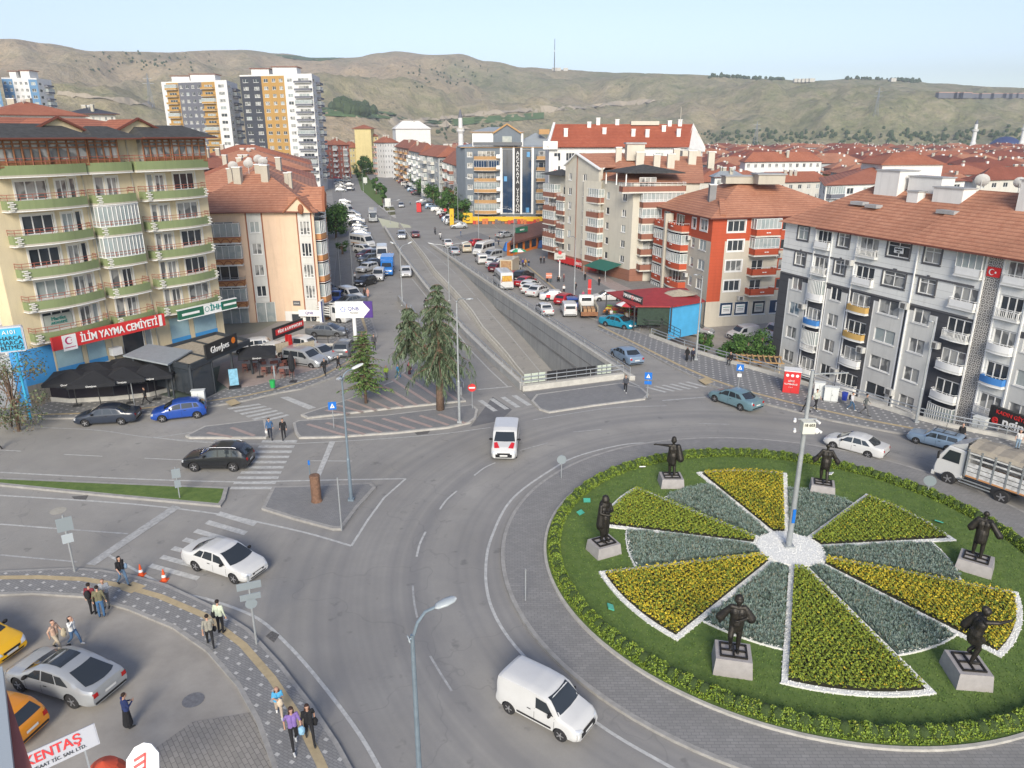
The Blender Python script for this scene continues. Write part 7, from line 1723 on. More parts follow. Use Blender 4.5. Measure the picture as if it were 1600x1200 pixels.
vehicle('suv','white',(772,415),(784,409),'white hatchback between silver minivan and beige truck')
vehicle('suv','white',(780,419),(767,420),'white crossover beside the maroon car')
vehicle('hatch','maroon',(777,423.5),(789,419),'maroon car left of the beige truck')
def beigebox(t,S):
 b=MB();b.box((-1.0,0,1.75),(3.9,2.05,2.0));b.build('cargo_box',PC['beige'],t);b=MB();b.box((-2.97,0,1.7),(.03,1.7,1.7));b.build('cargo_load',mat('boxes_load',(.45,.3,.15),.8,col2=(.25,.12,.06),scale=3),t)
vehicle('cabtruck','white',(799,428),(812,420),'beige box truck backed to the street with its load showing',name='truck',cat='truck',extras=beigebox)
vehicle('minibus','white',(786,448),(777,439),'white minibus with a yellow patterned rear window',name='minibus',cat='minibus',extras=coldback)
vehicle('suv','black',(818,438),(833,433),'black SUV right of the patterned minibus')
vehicle('hatch','red',(806,437),(819,431),'red car half hidden behind the patterned minibus')
vehicle('sedan','red',(821,446),(836,441),'red saloon below the black SUV')
vehicle('hatch','white',(829,452),(842,447),'white hatchback below the red saloon')
vehicle('hatch','white',(832,457),(846,452),'white hatchback next to the three wheeled cart')
vehicle('sedan','white',(840,461),(853,456),'white saloon at the near end of the market row')
def graph(t,S):
 b=MB()
 for s in(1,-1):b.box((-1.1,s*.9,.75),(.55,.012,.4));b.box((.3,s*.9,.72),(.8,.012,.2))
 b.build('red_decal',M['decal_red'],t)
vw('sedan','white',(845+13,471),(883,471),'white car with a red graphic on its side',extras=graph)
vehicle('box_sedan','white',(851,490),(843,482),'old white saloon leaving beside the wall rail',name='car')
vehicle('van','white',(888,491),(883,482),'white van with black rear badge strip beside the flatbed truck',name='van',cat='van')
vehicle('hatch','blue',(893,480),(890,474),'blue car hidden in front of the white van')
vehicle('hatch','red',(884,474),(897,469),'crimson car behind the white van')
def flatbed(t,S):
 b=MB();b.box((-1.05,0,.85),(3.9,2.05,.12),1)
 for s in(1,-1):b.box((-1.05,s*1.0,1.15),(3.9,.05,.5),0);b.box((-1.05,s*1.0,1.65),(3.9,.05,.08),0);[b.box((-2.9+i*.46,s*1.0,1.5),(.05,.05,.4),0)for i in range(9)]
 for i in range(9):b.box((-2.6+(i%3)*.6,-.5+(i//3)*.5,1.1),(.45,.4,.4),2)
 b.box((-3.0,0,.75),(.05,2.05,.5),3)
 b.build('open_bed',[mat('cream_boards',(.5,.46,.36),.7),M['steel_dark'],mat('crates',(.35,.2,.1),.8),M['wood']],t)
vehicle('cabtruck','white',(917,491),(911,477),'cream flatbed truck loaded with crates',name='truck',cat='truck',extras=flatbed)
vw('sedan','white',(965,471.5),(937,472),'white taxi style saloon parked between the shops and the red roof')
vehicle('pickup','silver',(1083,524),(1115,528),'silver pickup in the sunken yard below the red block',z=YZ,name='parked_pickup',cat='pickup')
vehicle('van','white',(1160,529),(1140,531),'white van half hidden by the yard bushes',z=YZ,name='van',cat='van')
vehicle('cabtruck','white',(1222,530),(1196,534),'white box truck nose beside the grey block in the yard',z=YZ,name='truck',cat='truck',extras=bluebox if False else None)
random.seed(21);kinds=['sedan','hatch','suv','sedan','combi','hatch','wagon'];cols=['white','white','silver','grey','navy','white','black','silver','maroon','lblue','red']
adj={'lblue':'pale blue','navy':'dark blue'};kn={'sedan':'saloon','hatch':'hatchback','suv':'SUV','combi':'minivan','wagon':'estate'}
def row(p0,p1,n,dn,where,grp,near=0):
 for i in range(n):
  t=i/(n-1)if n>1 else 0;u,v=p0[0]+(p1[0]-p0[0])*t,0
  v=208.5+1/((1-t)/(p0[1]-208.5)+t/(p1[1]-208.5));t2=(1/(v-208.5)-1/(p0[1]-208.5))/(1/(p1[1]-208.5)-1/(p0[1]-208.5));u=p0[0]+(p1[0]-p0[0])*((v-p0[1])/(p1[1]-p0[1]))
  k=random.choice(kinds);c=random.choice(cols);p=G(u,v)
  vehicle(k,c,p+Vector((random.uniform(-.3,.3),0)),None,f'{adj.get(c, c)} {kn[k]} {where}, number {i+1} from the near end',group=grp,ang=dn+random.uniform(-.06,.06)+(pi if random.random()<.3 else 0))
row((567,376),(551,336),9,.1,'in the left row above the long minibus','cars parked on the left side of the boulevard')
vehicle('minibus','white',(541,333.5),(553,334.5),'white camper van in the left row level with the midibus',name='camper_van',cat='camper van',scale=.9)
row((540,329),(538,318),3,.1,'just beyond the camper van','cars parked beyond the camper van')
row((533,300),(524,262),11,.1,'in the far left parking row','cars in the far left parking row')
row((545,298),(541,270),6,.12,'in the far left double line','cars in the far left double line')
row((685,331),(660,318),4,.2,'beside the red kiosk','cars parked by the red kiosk')
row((716,357),(692,337),5,.2,'in the row beyond the market','cars parked beyond the market')
vehicle('minibus','white',(706,348),(692,350),'white caravan like van in the right parking row',name='van',cat='van',scale=.85)
row((652,305),(595,258),17,.25,'in the far right row under trees','cars in the far right parking row')
vehicle('minibus','white',(612,274),(604,275),'white and red minibus in the far right parking row',name='minibus',cat='minibus',extras=stripe)
vehicle('sedan','red',(649,303.5),(658,302),'red car at the near end of the far right row')
vehicle('sedan','yellow',(550,257.5),(560,257),'yellow taxi waiting at the far crossing',name='taxi',cat='taxi')
vehicle('sedan','silver',(788,371),(800,369),'silver car at the corner of the orange building')
vehicle('hatch','red',(748,384),(758,383),'red hatchback parked by the market corner')
bpy.data.scenes.remove(BT)
# ================================================================== TREES AND PLANTS
M['bark']=mat('bark',(.17,.11,.075),.95,var=.3,scale=6,bump=.8,bscale=12)
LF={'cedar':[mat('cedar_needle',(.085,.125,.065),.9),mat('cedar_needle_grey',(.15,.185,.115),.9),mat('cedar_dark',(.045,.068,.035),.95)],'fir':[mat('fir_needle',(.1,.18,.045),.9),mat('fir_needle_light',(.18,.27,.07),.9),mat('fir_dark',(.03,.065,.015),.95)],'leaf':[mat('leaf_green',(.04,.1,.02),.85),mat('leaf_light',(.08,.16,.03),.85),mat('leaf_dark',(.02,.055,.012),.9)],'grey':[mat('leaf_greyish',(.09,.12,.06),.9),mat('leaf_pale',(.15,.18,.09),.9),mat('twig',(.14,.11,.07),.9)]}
def needle_spray(b,p,d,L,wd,n,drop,mi=None):
 d=d.normalized();side=d.cross(Vector((0,0,1)));side=side.normalized()if side.length>.1 else Vector((1,0,0))
 for i in range(n):
  t=random.random();q=p+d*(L*t)-Vector((0,0,drop*t*t));s=random.choice((-1,1))
  tip=q+side*(s*wd*random.uniform(.3,1)*(1-.5*t))+d*random.uniform(.1,.35)*wd-Vector((0,0,drop*random.uniform(.3,1.1)))
  w_=d*random.uniform(.03,.06);m=mi if mi is not None else random.choices((0,1,2),(4,3,2))[0]
  b.add([q-w_,q+w_,tip+w_*.4,tip-w_*.4],[(0,1,2,3)],m)
def conifer(label,base_px,top_v,spread,kind,seed,trunk_r=.25,clear=.18,droop=.5,levels=26,per=6,hang=.5,fork=None,name='conifer_tree',nsp=30,base=None,h=None):
 random.seed(seed);p0=G(*base_px,.14)if base is None else Vector(base[:2]);h=h or zat(p0,top_v)
 t=tag(empty(name,(p0.x,p0.y,.1)),label,'tree');tr=MB();lf=MB()
 lean=Vector((random.uniform(-.02,.02),0,0))
 tr.tube([(lean.x*z*z/4,0,z)for z in(0,h*.25,h*.5,h*.75,h*.97)],[trunk_r,trunk_r*.85,trunk_r*.6,trunk_r*.35,.04],9)
 stems=[(Vector((0,0,0)),h,1.0)]
 if fork:
  fx,fy,fh,ft=fork;tr.tube([(0,0,h*fh),(fx*.5,fy*.5,h*(fh+.1)),(fx,fy,h*ft*.8),(fx*1.05,fy*1.05,h*ft)],[trunk_r*.5,trunk_r*.4,trunk_r*.25,.04],7);stems.append((Vector((fx,fy,0)),h*ft,.62))
 for(o,hh,sc)in stems:
  z_lo=hh*clear if sc==1 else hh*.55
  for k in range(int(levels*sc)):
   f=(k+random.random()*.7)/int(levels*sc);z=z_lo+(hh-z_lo)*f
   R0=spread*sc*(1-f)**.75*(.75+.35*sin(k*2.4+seed))+.25
   for j in range(per):
    a=2*pi*(j+random.random()*.8)/per+k;L=R0*random.uniform(.55,1.12);d=Vector((cos(a),sin(a),.18-.25*(1-f)))
    if L<.2:continue
    pts=[];m_=5
    for i in range(m_+1):
     u=i/m_;pts.append(o+Vector((d.x*L*u,d.y*L*u,z+d.z*L*u*.6+.25*L*.3*u-droop*L*u*u*.55)))
    tr.tube(pts,[.05*sc*(1-i/m_)*(1-f*.6)+.012 for i in range(m_+1)],4,cap=False)
    for i in range(m_):
     for s_ in range(2):
      q=pts[i].lerp(pts[i+1],random.random());yaw=random.choice((-1,1))*random.uniform(.3,1.2)
      dd=Matrix.Rotation(yaw,3,'Z')@(pts[i+1]-pts[i]).normalized();ll=L*random.uniform(.16,.34)*(1.15-.5*i/m_)+.12
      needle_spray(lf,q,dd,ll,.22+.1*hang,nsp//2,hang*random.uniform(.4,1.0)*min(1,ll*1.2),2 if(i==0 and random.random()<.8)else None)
 tr.build('trunk',M['bark'],t,smooth=True);lf.build('crown',LF[kind],t)
 return t
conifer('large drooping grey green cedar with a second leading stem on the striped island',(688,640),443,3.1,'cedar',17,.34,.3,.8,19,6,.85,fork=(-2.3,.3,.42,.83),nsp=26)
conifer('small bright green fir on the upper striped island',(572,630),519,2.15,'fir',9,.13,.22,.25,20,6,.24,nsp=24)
def leaftree(label,p0,h,cr,ch,kind='leaf',seed=1,n=2600,trunk=.22,name='leafy_tree',group=None,ls=.16,z=0,density=1.0,clumps=14):
 random.seed(seed);t=tag(empty(name,(p0[0],p0[1],z)),label,'tree',group);tr=MB();lf=MB();zc=h-ch*.5
 tr.tube([(0,0,0),(.1,0,h*.3),(0,.1,h*.6),(0,0,h*.8)],[trunk,trunk*.8,trunk*.5,.05],7)
 cl=[]
 for i in range(clumps):
  a=random.uniform(0,2*pi);ph=random.uniform(-1,1);rr=random.uniform(.45,.85);c=Vector((cos(a)*cr*rr*sqrt(1-ph*ph*.7),sin(a)*cr*rr*sqrt(1-ph*ph*.7),zc+ph*ch*.42));cl.append((c,cr*random.uniform(.28,.5)))
  tr.tube([(0,0,h*random.uniform(.25,.5)),(c*.5).xy.to_3d()+Vector((0,0,c.z-.4*ch*.3)),c],[trunk*.35,trunk*.22,.02],5,cap=False)
 for _ in range(n):
  c,r=random.choice(cl);v=Vector((random.gauss(0,1),random.gauss(0,1),random.gauss(0,1))).normalized()*r*random.uniform(.55,1.05);p=c+v
  nv=(v.normalized()+Vector((random.gauss(0,.5),random.gauss(0,.5),.4))).normalized();a=nv.orthogonal().normalized();a=Matrix.Rotation(random.uniform(0,6.28),3,nv)@a;q=nv.cross(a);s=ls*random.uniform(.6,1.4)
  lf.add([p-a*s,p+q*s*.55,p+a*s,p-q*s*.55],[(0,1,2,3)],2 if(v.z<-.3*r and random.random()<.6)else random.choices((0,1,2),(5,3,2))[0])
 tr.build('trunk',M['bark'],t,smooth=True);lf.build('crown',LF[kind],t);return t
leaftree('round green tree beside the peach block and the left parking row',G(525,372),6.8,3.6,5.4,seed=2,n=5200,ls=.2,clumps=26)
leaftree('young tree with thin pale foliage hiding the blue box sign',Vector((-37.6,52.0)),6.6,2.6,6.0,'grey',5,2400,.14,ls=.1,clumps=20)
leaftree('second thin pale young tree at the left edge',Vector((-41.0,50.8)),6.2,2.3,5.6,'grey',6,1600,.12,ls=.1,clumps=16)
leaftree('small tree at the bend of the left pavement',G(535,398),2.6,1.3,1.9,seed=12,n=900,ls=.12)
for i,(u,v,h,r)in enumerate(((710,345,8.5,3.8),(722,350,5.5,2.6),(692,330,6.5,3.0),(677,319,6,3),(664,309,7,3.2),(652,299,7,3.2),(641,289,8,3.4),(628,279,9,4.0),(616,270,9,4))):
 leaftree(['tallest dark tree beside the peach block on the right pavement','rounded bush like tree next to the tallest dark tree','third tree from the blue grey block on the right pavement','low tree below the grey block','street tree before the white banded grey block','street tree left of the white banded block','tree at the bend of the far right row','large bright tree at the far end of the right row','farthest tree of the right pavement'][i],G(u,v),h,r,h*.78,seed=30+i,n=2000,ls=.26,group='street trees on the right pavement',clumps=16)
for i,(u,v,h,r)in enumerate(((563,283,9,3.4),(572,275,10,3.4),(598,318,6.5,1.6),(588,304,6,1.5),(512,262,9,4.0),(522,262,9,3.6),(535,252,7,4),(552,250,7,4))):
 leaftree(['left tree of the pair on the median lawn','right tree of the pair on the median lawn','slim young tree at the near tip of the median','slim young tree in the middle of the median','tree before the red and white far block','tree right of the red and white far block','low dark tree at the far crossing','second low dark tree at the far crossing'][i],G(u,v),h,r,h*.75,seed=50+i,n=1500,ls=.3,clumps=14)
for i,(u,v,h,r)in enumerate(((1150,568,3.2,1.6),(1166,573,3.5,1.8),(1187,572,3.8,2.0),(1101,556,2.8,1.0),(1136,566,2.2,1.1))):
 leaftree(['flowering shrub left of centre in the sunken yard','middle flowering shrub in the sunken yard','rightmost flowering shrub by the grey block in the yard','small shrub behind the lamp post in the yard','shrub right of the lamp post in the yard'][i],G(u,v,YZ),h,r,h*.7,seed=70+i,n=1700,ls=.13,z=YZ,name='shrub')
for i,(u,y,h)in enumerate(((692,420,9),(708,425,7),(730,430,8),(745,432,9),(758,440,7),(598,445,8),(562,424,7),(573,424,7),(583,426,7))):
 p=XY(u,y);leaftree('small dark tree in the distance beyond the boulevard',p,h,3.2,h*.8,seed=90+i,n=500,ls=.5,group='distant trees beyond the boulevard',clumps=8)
# ================================================================== STREET FURNITURE
M['pole']=mat('blue_grey_pole',(.2,.255,.3),.5,.4,var=.12,scale=3);M['polegrey']=mat('grey_pole',(.36,.38,.385),.5,.4,var=.1,scale=3)
M['lamphead']=mat('lamp_head_grey',(.36,.4,.42),.4);M['lampwhite']=mat('lamp_head_white',(.6,.62,.6),.4);M['signgrey']=mat('sign_back_grey',(.27,.31,.33),.5,.3)
M['signblue']=mat('sign_blue_face',(.01,.14,.5),.4);M['rust']=mat('rusty_brown',(.17,.095,.06),.9,var=.35,scale=5)
def lamp(label,base,h,arms,m='pole',hm_='lampwhite',r=.09,z=0,group=None):
 t=tag(empty('street_lamp',(base[0],base[1],z)),label,'street lamp',group);b=MB();b.tube([(0,0,0),(0,0,h*.35),(0,0,h*.36),(0,0,h)],[r*1.25,r*1.15,r*.85,r*.6],10);b.box((0,0,.08),(.35,.35,.16));b.build('pole',M[m],t)
 for ax,ay,az,hl in arms:
  d=Vector((ax,ay,0));L=d.length;d.normalize();e=Vector((ax,ay,h+az))
  b=MB();b.tube([(0,0,h-.15),Vector((0,0,h))+d*L*.25+Vector((0,0,az*.5)),Vector((0,0,h))+d*L*.6+Vector((0,0,az*.9)),e],r*.45,7);o=b.build('arm',M[m],t)
  b=MB();n0=0;a=atan2(d.y,d.x);prof=[(.0,.05,.03),(.12,.13,.07),(.5,.17,.085),(.85,.14,.07),(1.0,.05,.03)];ring=10
  for x,hw,hh in prof:
   for j in range(ring):q=2*pi*j/ring;b.v.append((e.x+cos(a)*x*hl-sin(a)*hw*cos(q)*1.05,e.y+sin(a)*x*hl+cos(a)*hw*cos(q)*1.05,e.z+x*hl*.22+hh*sin(q)*(1 if sin(q)>0 else .6)))
  for i in range(len(prof)-1):
   for j in range(ring):k=(j+1)%ring;b.f.append((i*ring+j,i*ring+k,(i+1)*ring+k,(i+1)*ring+j));b.m.append(0)
  b.f+=[tuple(range(ring)),tuple(reversed(range(4*ring,5*ring)))];b.m+=[0,0];b.build('lamp_head',M[hm_],t,smooth=True)
 return t
def armto(base,h,u,v,az,hl,ext=0):
 p=G(u,v,h+az);return((p.x-base[0]),(p.y-base[1]),az,hl)
p=G(644,992,8.6);e=G(679,949,9.3);lamp('tall blue grey lamp post in the foreground with a single curved arm',p,8.6,[(e.x-p.x,e.y-p.y,.7,.62),(-(e.x-p.x)*.12,-(e.y-p.y)*.12,-.12,.05)],hm_='lamphead',r=.1)
def lamp_px(label,b_,top_v,heads,m='pole',hl=.8,z=.13,**kw):
 p=G(*b_,z);h=zat(p,top_v)-z;A=[]
 for(u,v)in heads:
  q=G(u,v,h+z+.4);d=q-p
  if d.length>3.2:d=Vector(((u-b_[0])/abs(u-b_[0]+.01)*1.8,.3))
  A.append((d.x,d.y,.4,hl))
 return lamp(label,p,h,A,m,z=z,**kw)
lamp_px('blue grey twin headed lamp post on the small triangular island',(549,782),591,[(531,591),(549,577)])
lamp_px('lamp post standing on the striped island right of the cedar',(718,660),470,[(729,468)],'polegrey',hl=.9)
pm_=G3(702,470);lamp('twin headed lamp on the trench median behind the cedar',pm_,8.0,[(-2.0,0,.4,.9),(2.0,0.4,.5,.9)],'polegrey',z=tz(pm_.y))
lamp_px('twin headed lamp beside the end of the short barrier',(629,478),388,[(615,381),(637,381)],'polegrey')
lamp_px('lamp post on the right pavement in front of the red block',(1087,562),432,[(1088,430)],'polegrey',hl=.5)
lamp_px('lamp post before the grey block next to the drain pipe',(1431,660),505,[(1456,503)],'polegrey',hl=.5)
lamp_px('lamp post beside the market pavement near the totem sign',(897,468),372,[(892,370)],'polegrey')
for i,(bx,by,tv,g_)in enumerate(((598-46,452,362,1),(533,452,385,1),(748,374,282,0),(716,352,288,0),(803,412,330,0),(610,350,316,1),(722-4,300+22,262,0),(538,300,262,1),(568,300,266,1))):
 lamp_px(['slim pole beside the left parking row','lamp with a small round head at the left pavement bend','lamp post at the yellow shop corner','lamp post left of the yellow square sign','pole among the market crowd','lamp at the tip of the boulevard median','pole by the trees of the right pavement','far pole left of the boulevard','far pole on the median'][i],(bx,by),tv,[(bx+(4 if g_ else-4),tv)],'polegrey',r=.06)
def signpost(label,b_,top_v,panels,m='polegrey',z=.13,name='sign_post',cat='road sign',r=.035,face=None):
 p=G(*b_,z);h=zat(p,top_v)-z;a=atan2(p.y,p.x)-pi/2 if face is None else face;t=tag(empty(name,(p.x,p.y,z),a),label,cat)
 b=MB();b.tube([(0,0,0),(0,0,h)],r,8);b.build('post',M[m],t)
 for kind,zz,w_,h_,mt,*ex in panels:
  b=MB();zc=h-zz
  if kind=='rect':b.box((0,-.05,zc),(w_,.03,h_))
  elif kind=='tall':b.box((0,-.05,zc),(w_,.03,h_))
  elif kind=='disc':
   b.lathe([(w_/2,-.015),(w_/2,.015)],(0,0,0),24);b.v=[(x,z_-.05,y+zc)for x,y,z_ in b.v]
  o=b.build('sign_panel',M[mt],t)
  if ex:
   b=MB()
   if ex[0]=='bar':b.box((0,-.075,zc),(w_*.72,.012,h_*.18));b.build('white_bar',M['letter_white'],o)
   elif ex[0]=='walk':
    b.add([(-.17,-.07,zc-.17),(.17,-.07,zc-.17),(0,-.07,zc+.2)],[(0,1,2)]);b.build('white_triangle',M['letter_white'],o)
    b=MB();b.bar((0,-.078,zc+.08),(0,-.078,zc-.04),.03,.03);b.bar((0,-.078,zc-.03),(.06,-.078,zc-.14),.02,.02);b.bar((0,-.078,zc-.03),(-.06,-.078,zc-.14),.02,.02);b.build('walking_figure',M['letter_black'],o)
 return t
signpost('no entry sign at the tip of the striped island',(738,638),600,[('disc',.3,.68,.68,'signred','bar')])
signpost('blue pedestrian crossing sign on the long striped island',(522,669),627,[('rect',.35,.6,.62,'signblue','walk')])
signpost('blue pedestrian crossing sign at the underpass parapet island',(1011,622),581,[('rect',.35,.62,.62,'signblue','walk'),('rect',.95,.6,.3,'signblue')])
signpost('blue pedestrian crossing sign with paper notes on the right pavement',(1153,610),569,[('rect',.3,.6,.6,'signblue','walk'),('rect',1.0,.35,.3,'white')])
signpost('round sign seen from behind beyond the roundabout kerb',(877,747),711,[('disc',.3,.62,.62,'signgrey')],z=.12)
signpost('round sign seen from behind near the truck',(1448,777),744,[('disc',.3,.7,.7,'signgrey')],z=.12)
signpost('bare thin post on the paved ring left of the roundabout',(821,938),889,[],z=.12)
signpost('square sign seen from behind at the left pavement',(117,893),805,[('rect',.5,.72,.75,'signgrey'),('tall',1.3,.5,.5,'lamphead')],r=.05)
signpost('sign post with a kite shaped and a round panel at the corner pavement',(401,1006),900,[('rect',.45,1.0,.35,'signgrey'),('rect',1.0,.85,.3,'signgrey'),('disc',1.35,.5,.5,'signgrey')],r=.05)
signpost('leaning double sign on the left median lawn',(281,778),730,[('rect',.4,.5,.6,'signgrey'),('rect',1.1,.35,.5,'signgrey')])
signpost('thin blue post behind the rusty bollard',(487,770),719,[('rect',.15,.12,.3,'signblue')],m='pole')
signpost('thin grey post at the corner of the triangular island',(534,829),746,[],r=.04,m='polegrey')
signpost('thin post with a red tip before the black parasols',(211,637),592,[('rect',.1,.1,.4,'signred')])
signpost('grey post beside the green litter bin',(431,607),571,[('rect',.5,.12,1.0,'signgrey')])
signpost('yield sign by the far right trees',(696,346),326,[('disc',.3,.8,.8,'signred')])
t=tag(empty('bollard',(*G(495,783,.15),.15)),'thick rusty brown column on the triangular island','bollard');h=zat(G(495,783,.15),746);b=MB();b.lathe([(.34,0),(.33,.1),(.3,.12),(.3,h-.12),(.33,h-.1),(.3,h),(.2,h+.02)],(0,0,0),20);b.build('column',M['rust'],t)
pc_=G(1232,853,.32);hp_=zat(pc_,588);t=tag(empty('camera_pole',(pc_.x,pc_.y,.32)),'tall grey surveillance pole rising from the pebble disc','camera pole')
b=MB();b.tube([(0,0,0),(0,0,hp_*.4),(0,0,hp_)],[.16,.13,.09],14);b.box((0,0,.05),(.5,.5,.1));b.build('pole',M['polegrey'],t)
zb_=zat(pc_,664)-.3;b=MB();b.box((0,-.32,zb_),(.62,.42,.62));o=b.build('cabinet',mat('cream_cabinet',(.58,.58,.5),.5),t);text_obj('18 603',.2,'letter_black',o,(0,-.545,zb_+.17),0)
b=MB();b.bar((-.45,-.1,zb_+.35),(.5,-.1,zb_+.35),.06,.06);b.build('bracket',M['polegrey'],t)
for x,z_ in((-.6,.35),(-.55,-.2),(.5,.25),(.62,-.25)):b=MB();b.tube([(x,-.1,zb_+z_),(x*1.15,-.35,zb_+z_-.03)],.07,8);b.build('camera',M['white'],t)
b=MB();b.ell((.5,-.25,zb_-.25),(.15,.15,.17));b.build('dome_camera',M['white'],t)
b=MB();b.bar((0,0,hp_-.2),(1.9,.2,hp_-.2),.06,.06);b.build('arm',M['polegrey'],t)
b=MB();b.box((.0,-.17,1.9),(.16,.04,.8));b.build('blue_plate',M['signblue'],t)
for i,(u,v)in enumerate(((221,899),(257,907))):
 p=G(u,v);t=tag(empty('traffic_cone',(p.x,p.y,0)),['orange traffic cone nearer the walking woman','orange traffic cone nearer the white saloon'][i],'traffic cone');b=MB();b.box((0,0,.02),(.36,.36,.04));b.lathe([(.13,.04),(.035,.62),(.02,.66)],(0,0,0),14);b.build('cone',mat('cone_orange',(.65,.09,.02),.5),t);b=MB();b.lathe([(.105,.22),(.08,.35)],(0,0,0),14);b.v=[(x*1.06,y*1.06,z)for x,y,z in b.v];b.build('white_band',M['letter_white'],t)
def cabinet(label,px,w_,d_,h,m,z=.13,name='utility_cabinet',cat='cabinet',rz=0,legs=False,top=None):
 p=G(*px,z);t=tag(empty(name,(p.x,p.y,z),rz),label,cat);b=MB();b.box((0,0,h/2+(.1 if legs else 0)),(w_,d_,h));o=b.build('body',M[m]if isinstance(m,str)else m,t);md=o.modifiers.new('b','BEVEL');md.width=.02
 b=MB();b.box((0,0,h+.03+(.1 if legs else 0)),(w_+.08,d_+.08,.06));b.build('lid',M[top or m]if isinstance(top or m,str)else m,t)
 b=MB();b.box((0,-d_/2-.008,h*.5),(.012,.012,h*.9));b.box((.08,-d_/2-.015,h*.55),(.03,.03,.12));b.build('door_seam',M['steel_dark'],t)
 if legs:b=MB();b.box((0,0,.05),(w_*.9,d_*.9,.1));b.build('plinth',M['concrete'],t)
 return t
cabinet('pale grey utility cabinet behind the blue hatchback',(313,637),1.0,.5,1.4,'lampwhite',rz=.2,legs=True)
cabinet('left pale utility cabinet beside the red kiosk bench',(1278,622),.8,.5,1.3,'lampwhite',rz=-.35,legs=True);cabinet('right pale utility cabinet with two doors',(1297,627),1.1,.5,1.15,'lampwhite',rz=-.35,legs=True)
t=cabinet('bright red donation container with white lettering and a white top',(1235,611),1.35,1.2,1.95,'signred',rz=-.35,name='donation_container',cat='container',top='white')
for k,s_ in enumerate(('GİYSİ','KUMBARASI','• • •')):text_obj(s_,.2,'letter_white',t,(-.05,-.63,1.1-k*.28),0)
for x in(-.4,.0,.4):b=MB();b.lathe([(.13,0),(.13,.01)],(0,0,0),12);b.v=[(q[0]+x,-.61-q[2],q[1]+1.6)for q in b.v];b.build('white_dot',M['letter_white'],t)
def bin_(label,px,m,z=.13):
 p=G(*px,z);t=tag(empty('litter_bin',(p.x,p.y,z)),label,'litter bin');b=MB();b.lathe([(.2,.35),(.24,.95),(.26,.97),(.26,1.0)],(0,0,0),12);b.build('bin',M[m]if isinstance(m,str)else m,t);b=MB();b.tube([(0,.28,0),(0,.28,1.1)],.03,6);b.build('post',M['steel'],t)
bin_('green litter bin by the grey post at the cafe pavement',(427,611),mat('bin_green',(.02,.35,.08),.5));bin_('blue litter bin near the grey block',(1318,631),mat('bin_blue',(.02,.05,.35),.5))
pb_=G(556,537);hb=zat(pb_,471);t=tag(empty('billboard',(pb_.x,pb_.y,0),.05),'white arrow shaped billboard reading QNB with a purple right end on a white post','billboard')
b=MB();b.tube([(0,0,0),(0,0,hb-1.4)],.2,14);b.lathe([(.4,0),(.22,.3)],(0,0,0),14);b.build('post',M['white'],t)
b=MB();zt_=hb-1.75/2;b.box((-.4,0,zt_),(3.0,.3,1.75),0);b.box((1.55,0,zt_),(.95,.3,1.75),1);b.add([(1.0,-.16,zt_+.87),(1.0,-.16,zt_-.87),(1.75,-.16,zt_)],[(0,1,2)],0);b.build('board',[M['white'],mat('board_purple',(.07,.03,.2),.4)],t)
text_obj('QNB',.55,mat('letter_navy',(.05,.06,.3),.5),t,(.0,-.18,zt_+.12),0);text_obj('Finansbank',.2,'letter_black',t,(.1,-.18,zt_-.32),0)
b=MB()
for k in range(8):a=k*pi/4;b.add([(-1.1+.12*cos(a),-.17,zt_+.05+.12*sin(a)),(-1.1+.3*cos(a-.25),-.17,zt_+.05+.3*sin(a-.25)),(-1.1+.3*cos(a+.25),-.17,zt_+.05+.3*sin(a+.25))],[(0,1,2)])
b.build('emblem',mat('emblem_blue',(.03,.1,.45),.5),t)
pt_=G(874,436);ht=zat(pt_,395);t=tag(empty('totem_sign',(pt_.x,pt_.y,.1)),'white totem sign with a round red emblem on a white post before the bank','sign');b=MB();b.tube([(0,0,0),(0,0,ht-1.3)],.1,8);b.build('post',M['white'],t);b=MB();b.box((0,0,ht-.6),(1.7,.25,1.0));b.lathe([(.3,0),(.3,.25)],(0,0,0),14);b.build('board',M['conc_light'],t);text_obj('EMLAK',.3,'signgreen',t,(0,-.15,ht-.75),0);b=MB();b.lathe([(.28,0),(.28,.1)],(0,0,0),16);b.v=[(x,-.13-z,y+ht-.05)for x,y,z in b.v];b.build('emblem',M['signred'],t)
cabinet('tall red kiosk at the start of the right parking row',(655,331),1.3,1.3,2.5,'signred',name='kiosk',cat='kiosk')
for i,(u,v)in enumerate(((606.5,327),(589,301),(571,289))):
 p=G(u,v);t=tag(empty('advert_board',(p.x,p.y,.1)),['white advert board nearest on the median','white advert board in the middle of the median','white advert board at the far end of the median'][i],'advert board');b=MB();b.box((0,0,1.9),(1.7,.15,2.4));b.build('panel',M['lampwhite'],t);b=MB();b.box((0,0,.35),(.3,.12,.7));b.build('leg',M['steel'],t)
yr=tag(empty('retaining_wall',(*YARD_RAIL[0],0)),'low concrete wall with a steel guard rail between the right pavement and the sunken yard','wall');o_=yr.location.copy()
b=MB();YR2=YARD_RAIL+GP([(1560,684),(1640,703)])
for p,q in zip(YR2,YR2[1:]):n=Vector(((q-p).y,-(q-p).x)).normalized();b.prism([p,q,q+n*.3,p+n*.3],.1,.42);b.prism([p,q,q-n*.12,p-n*.12],YZ-.1,.1)
o=b.build('wall',M['conc_light'],yr);o.location=-o_
rl=rail(yr,YR2,.42,.6,2,2.8,.05,'steel');rl.location=-o_
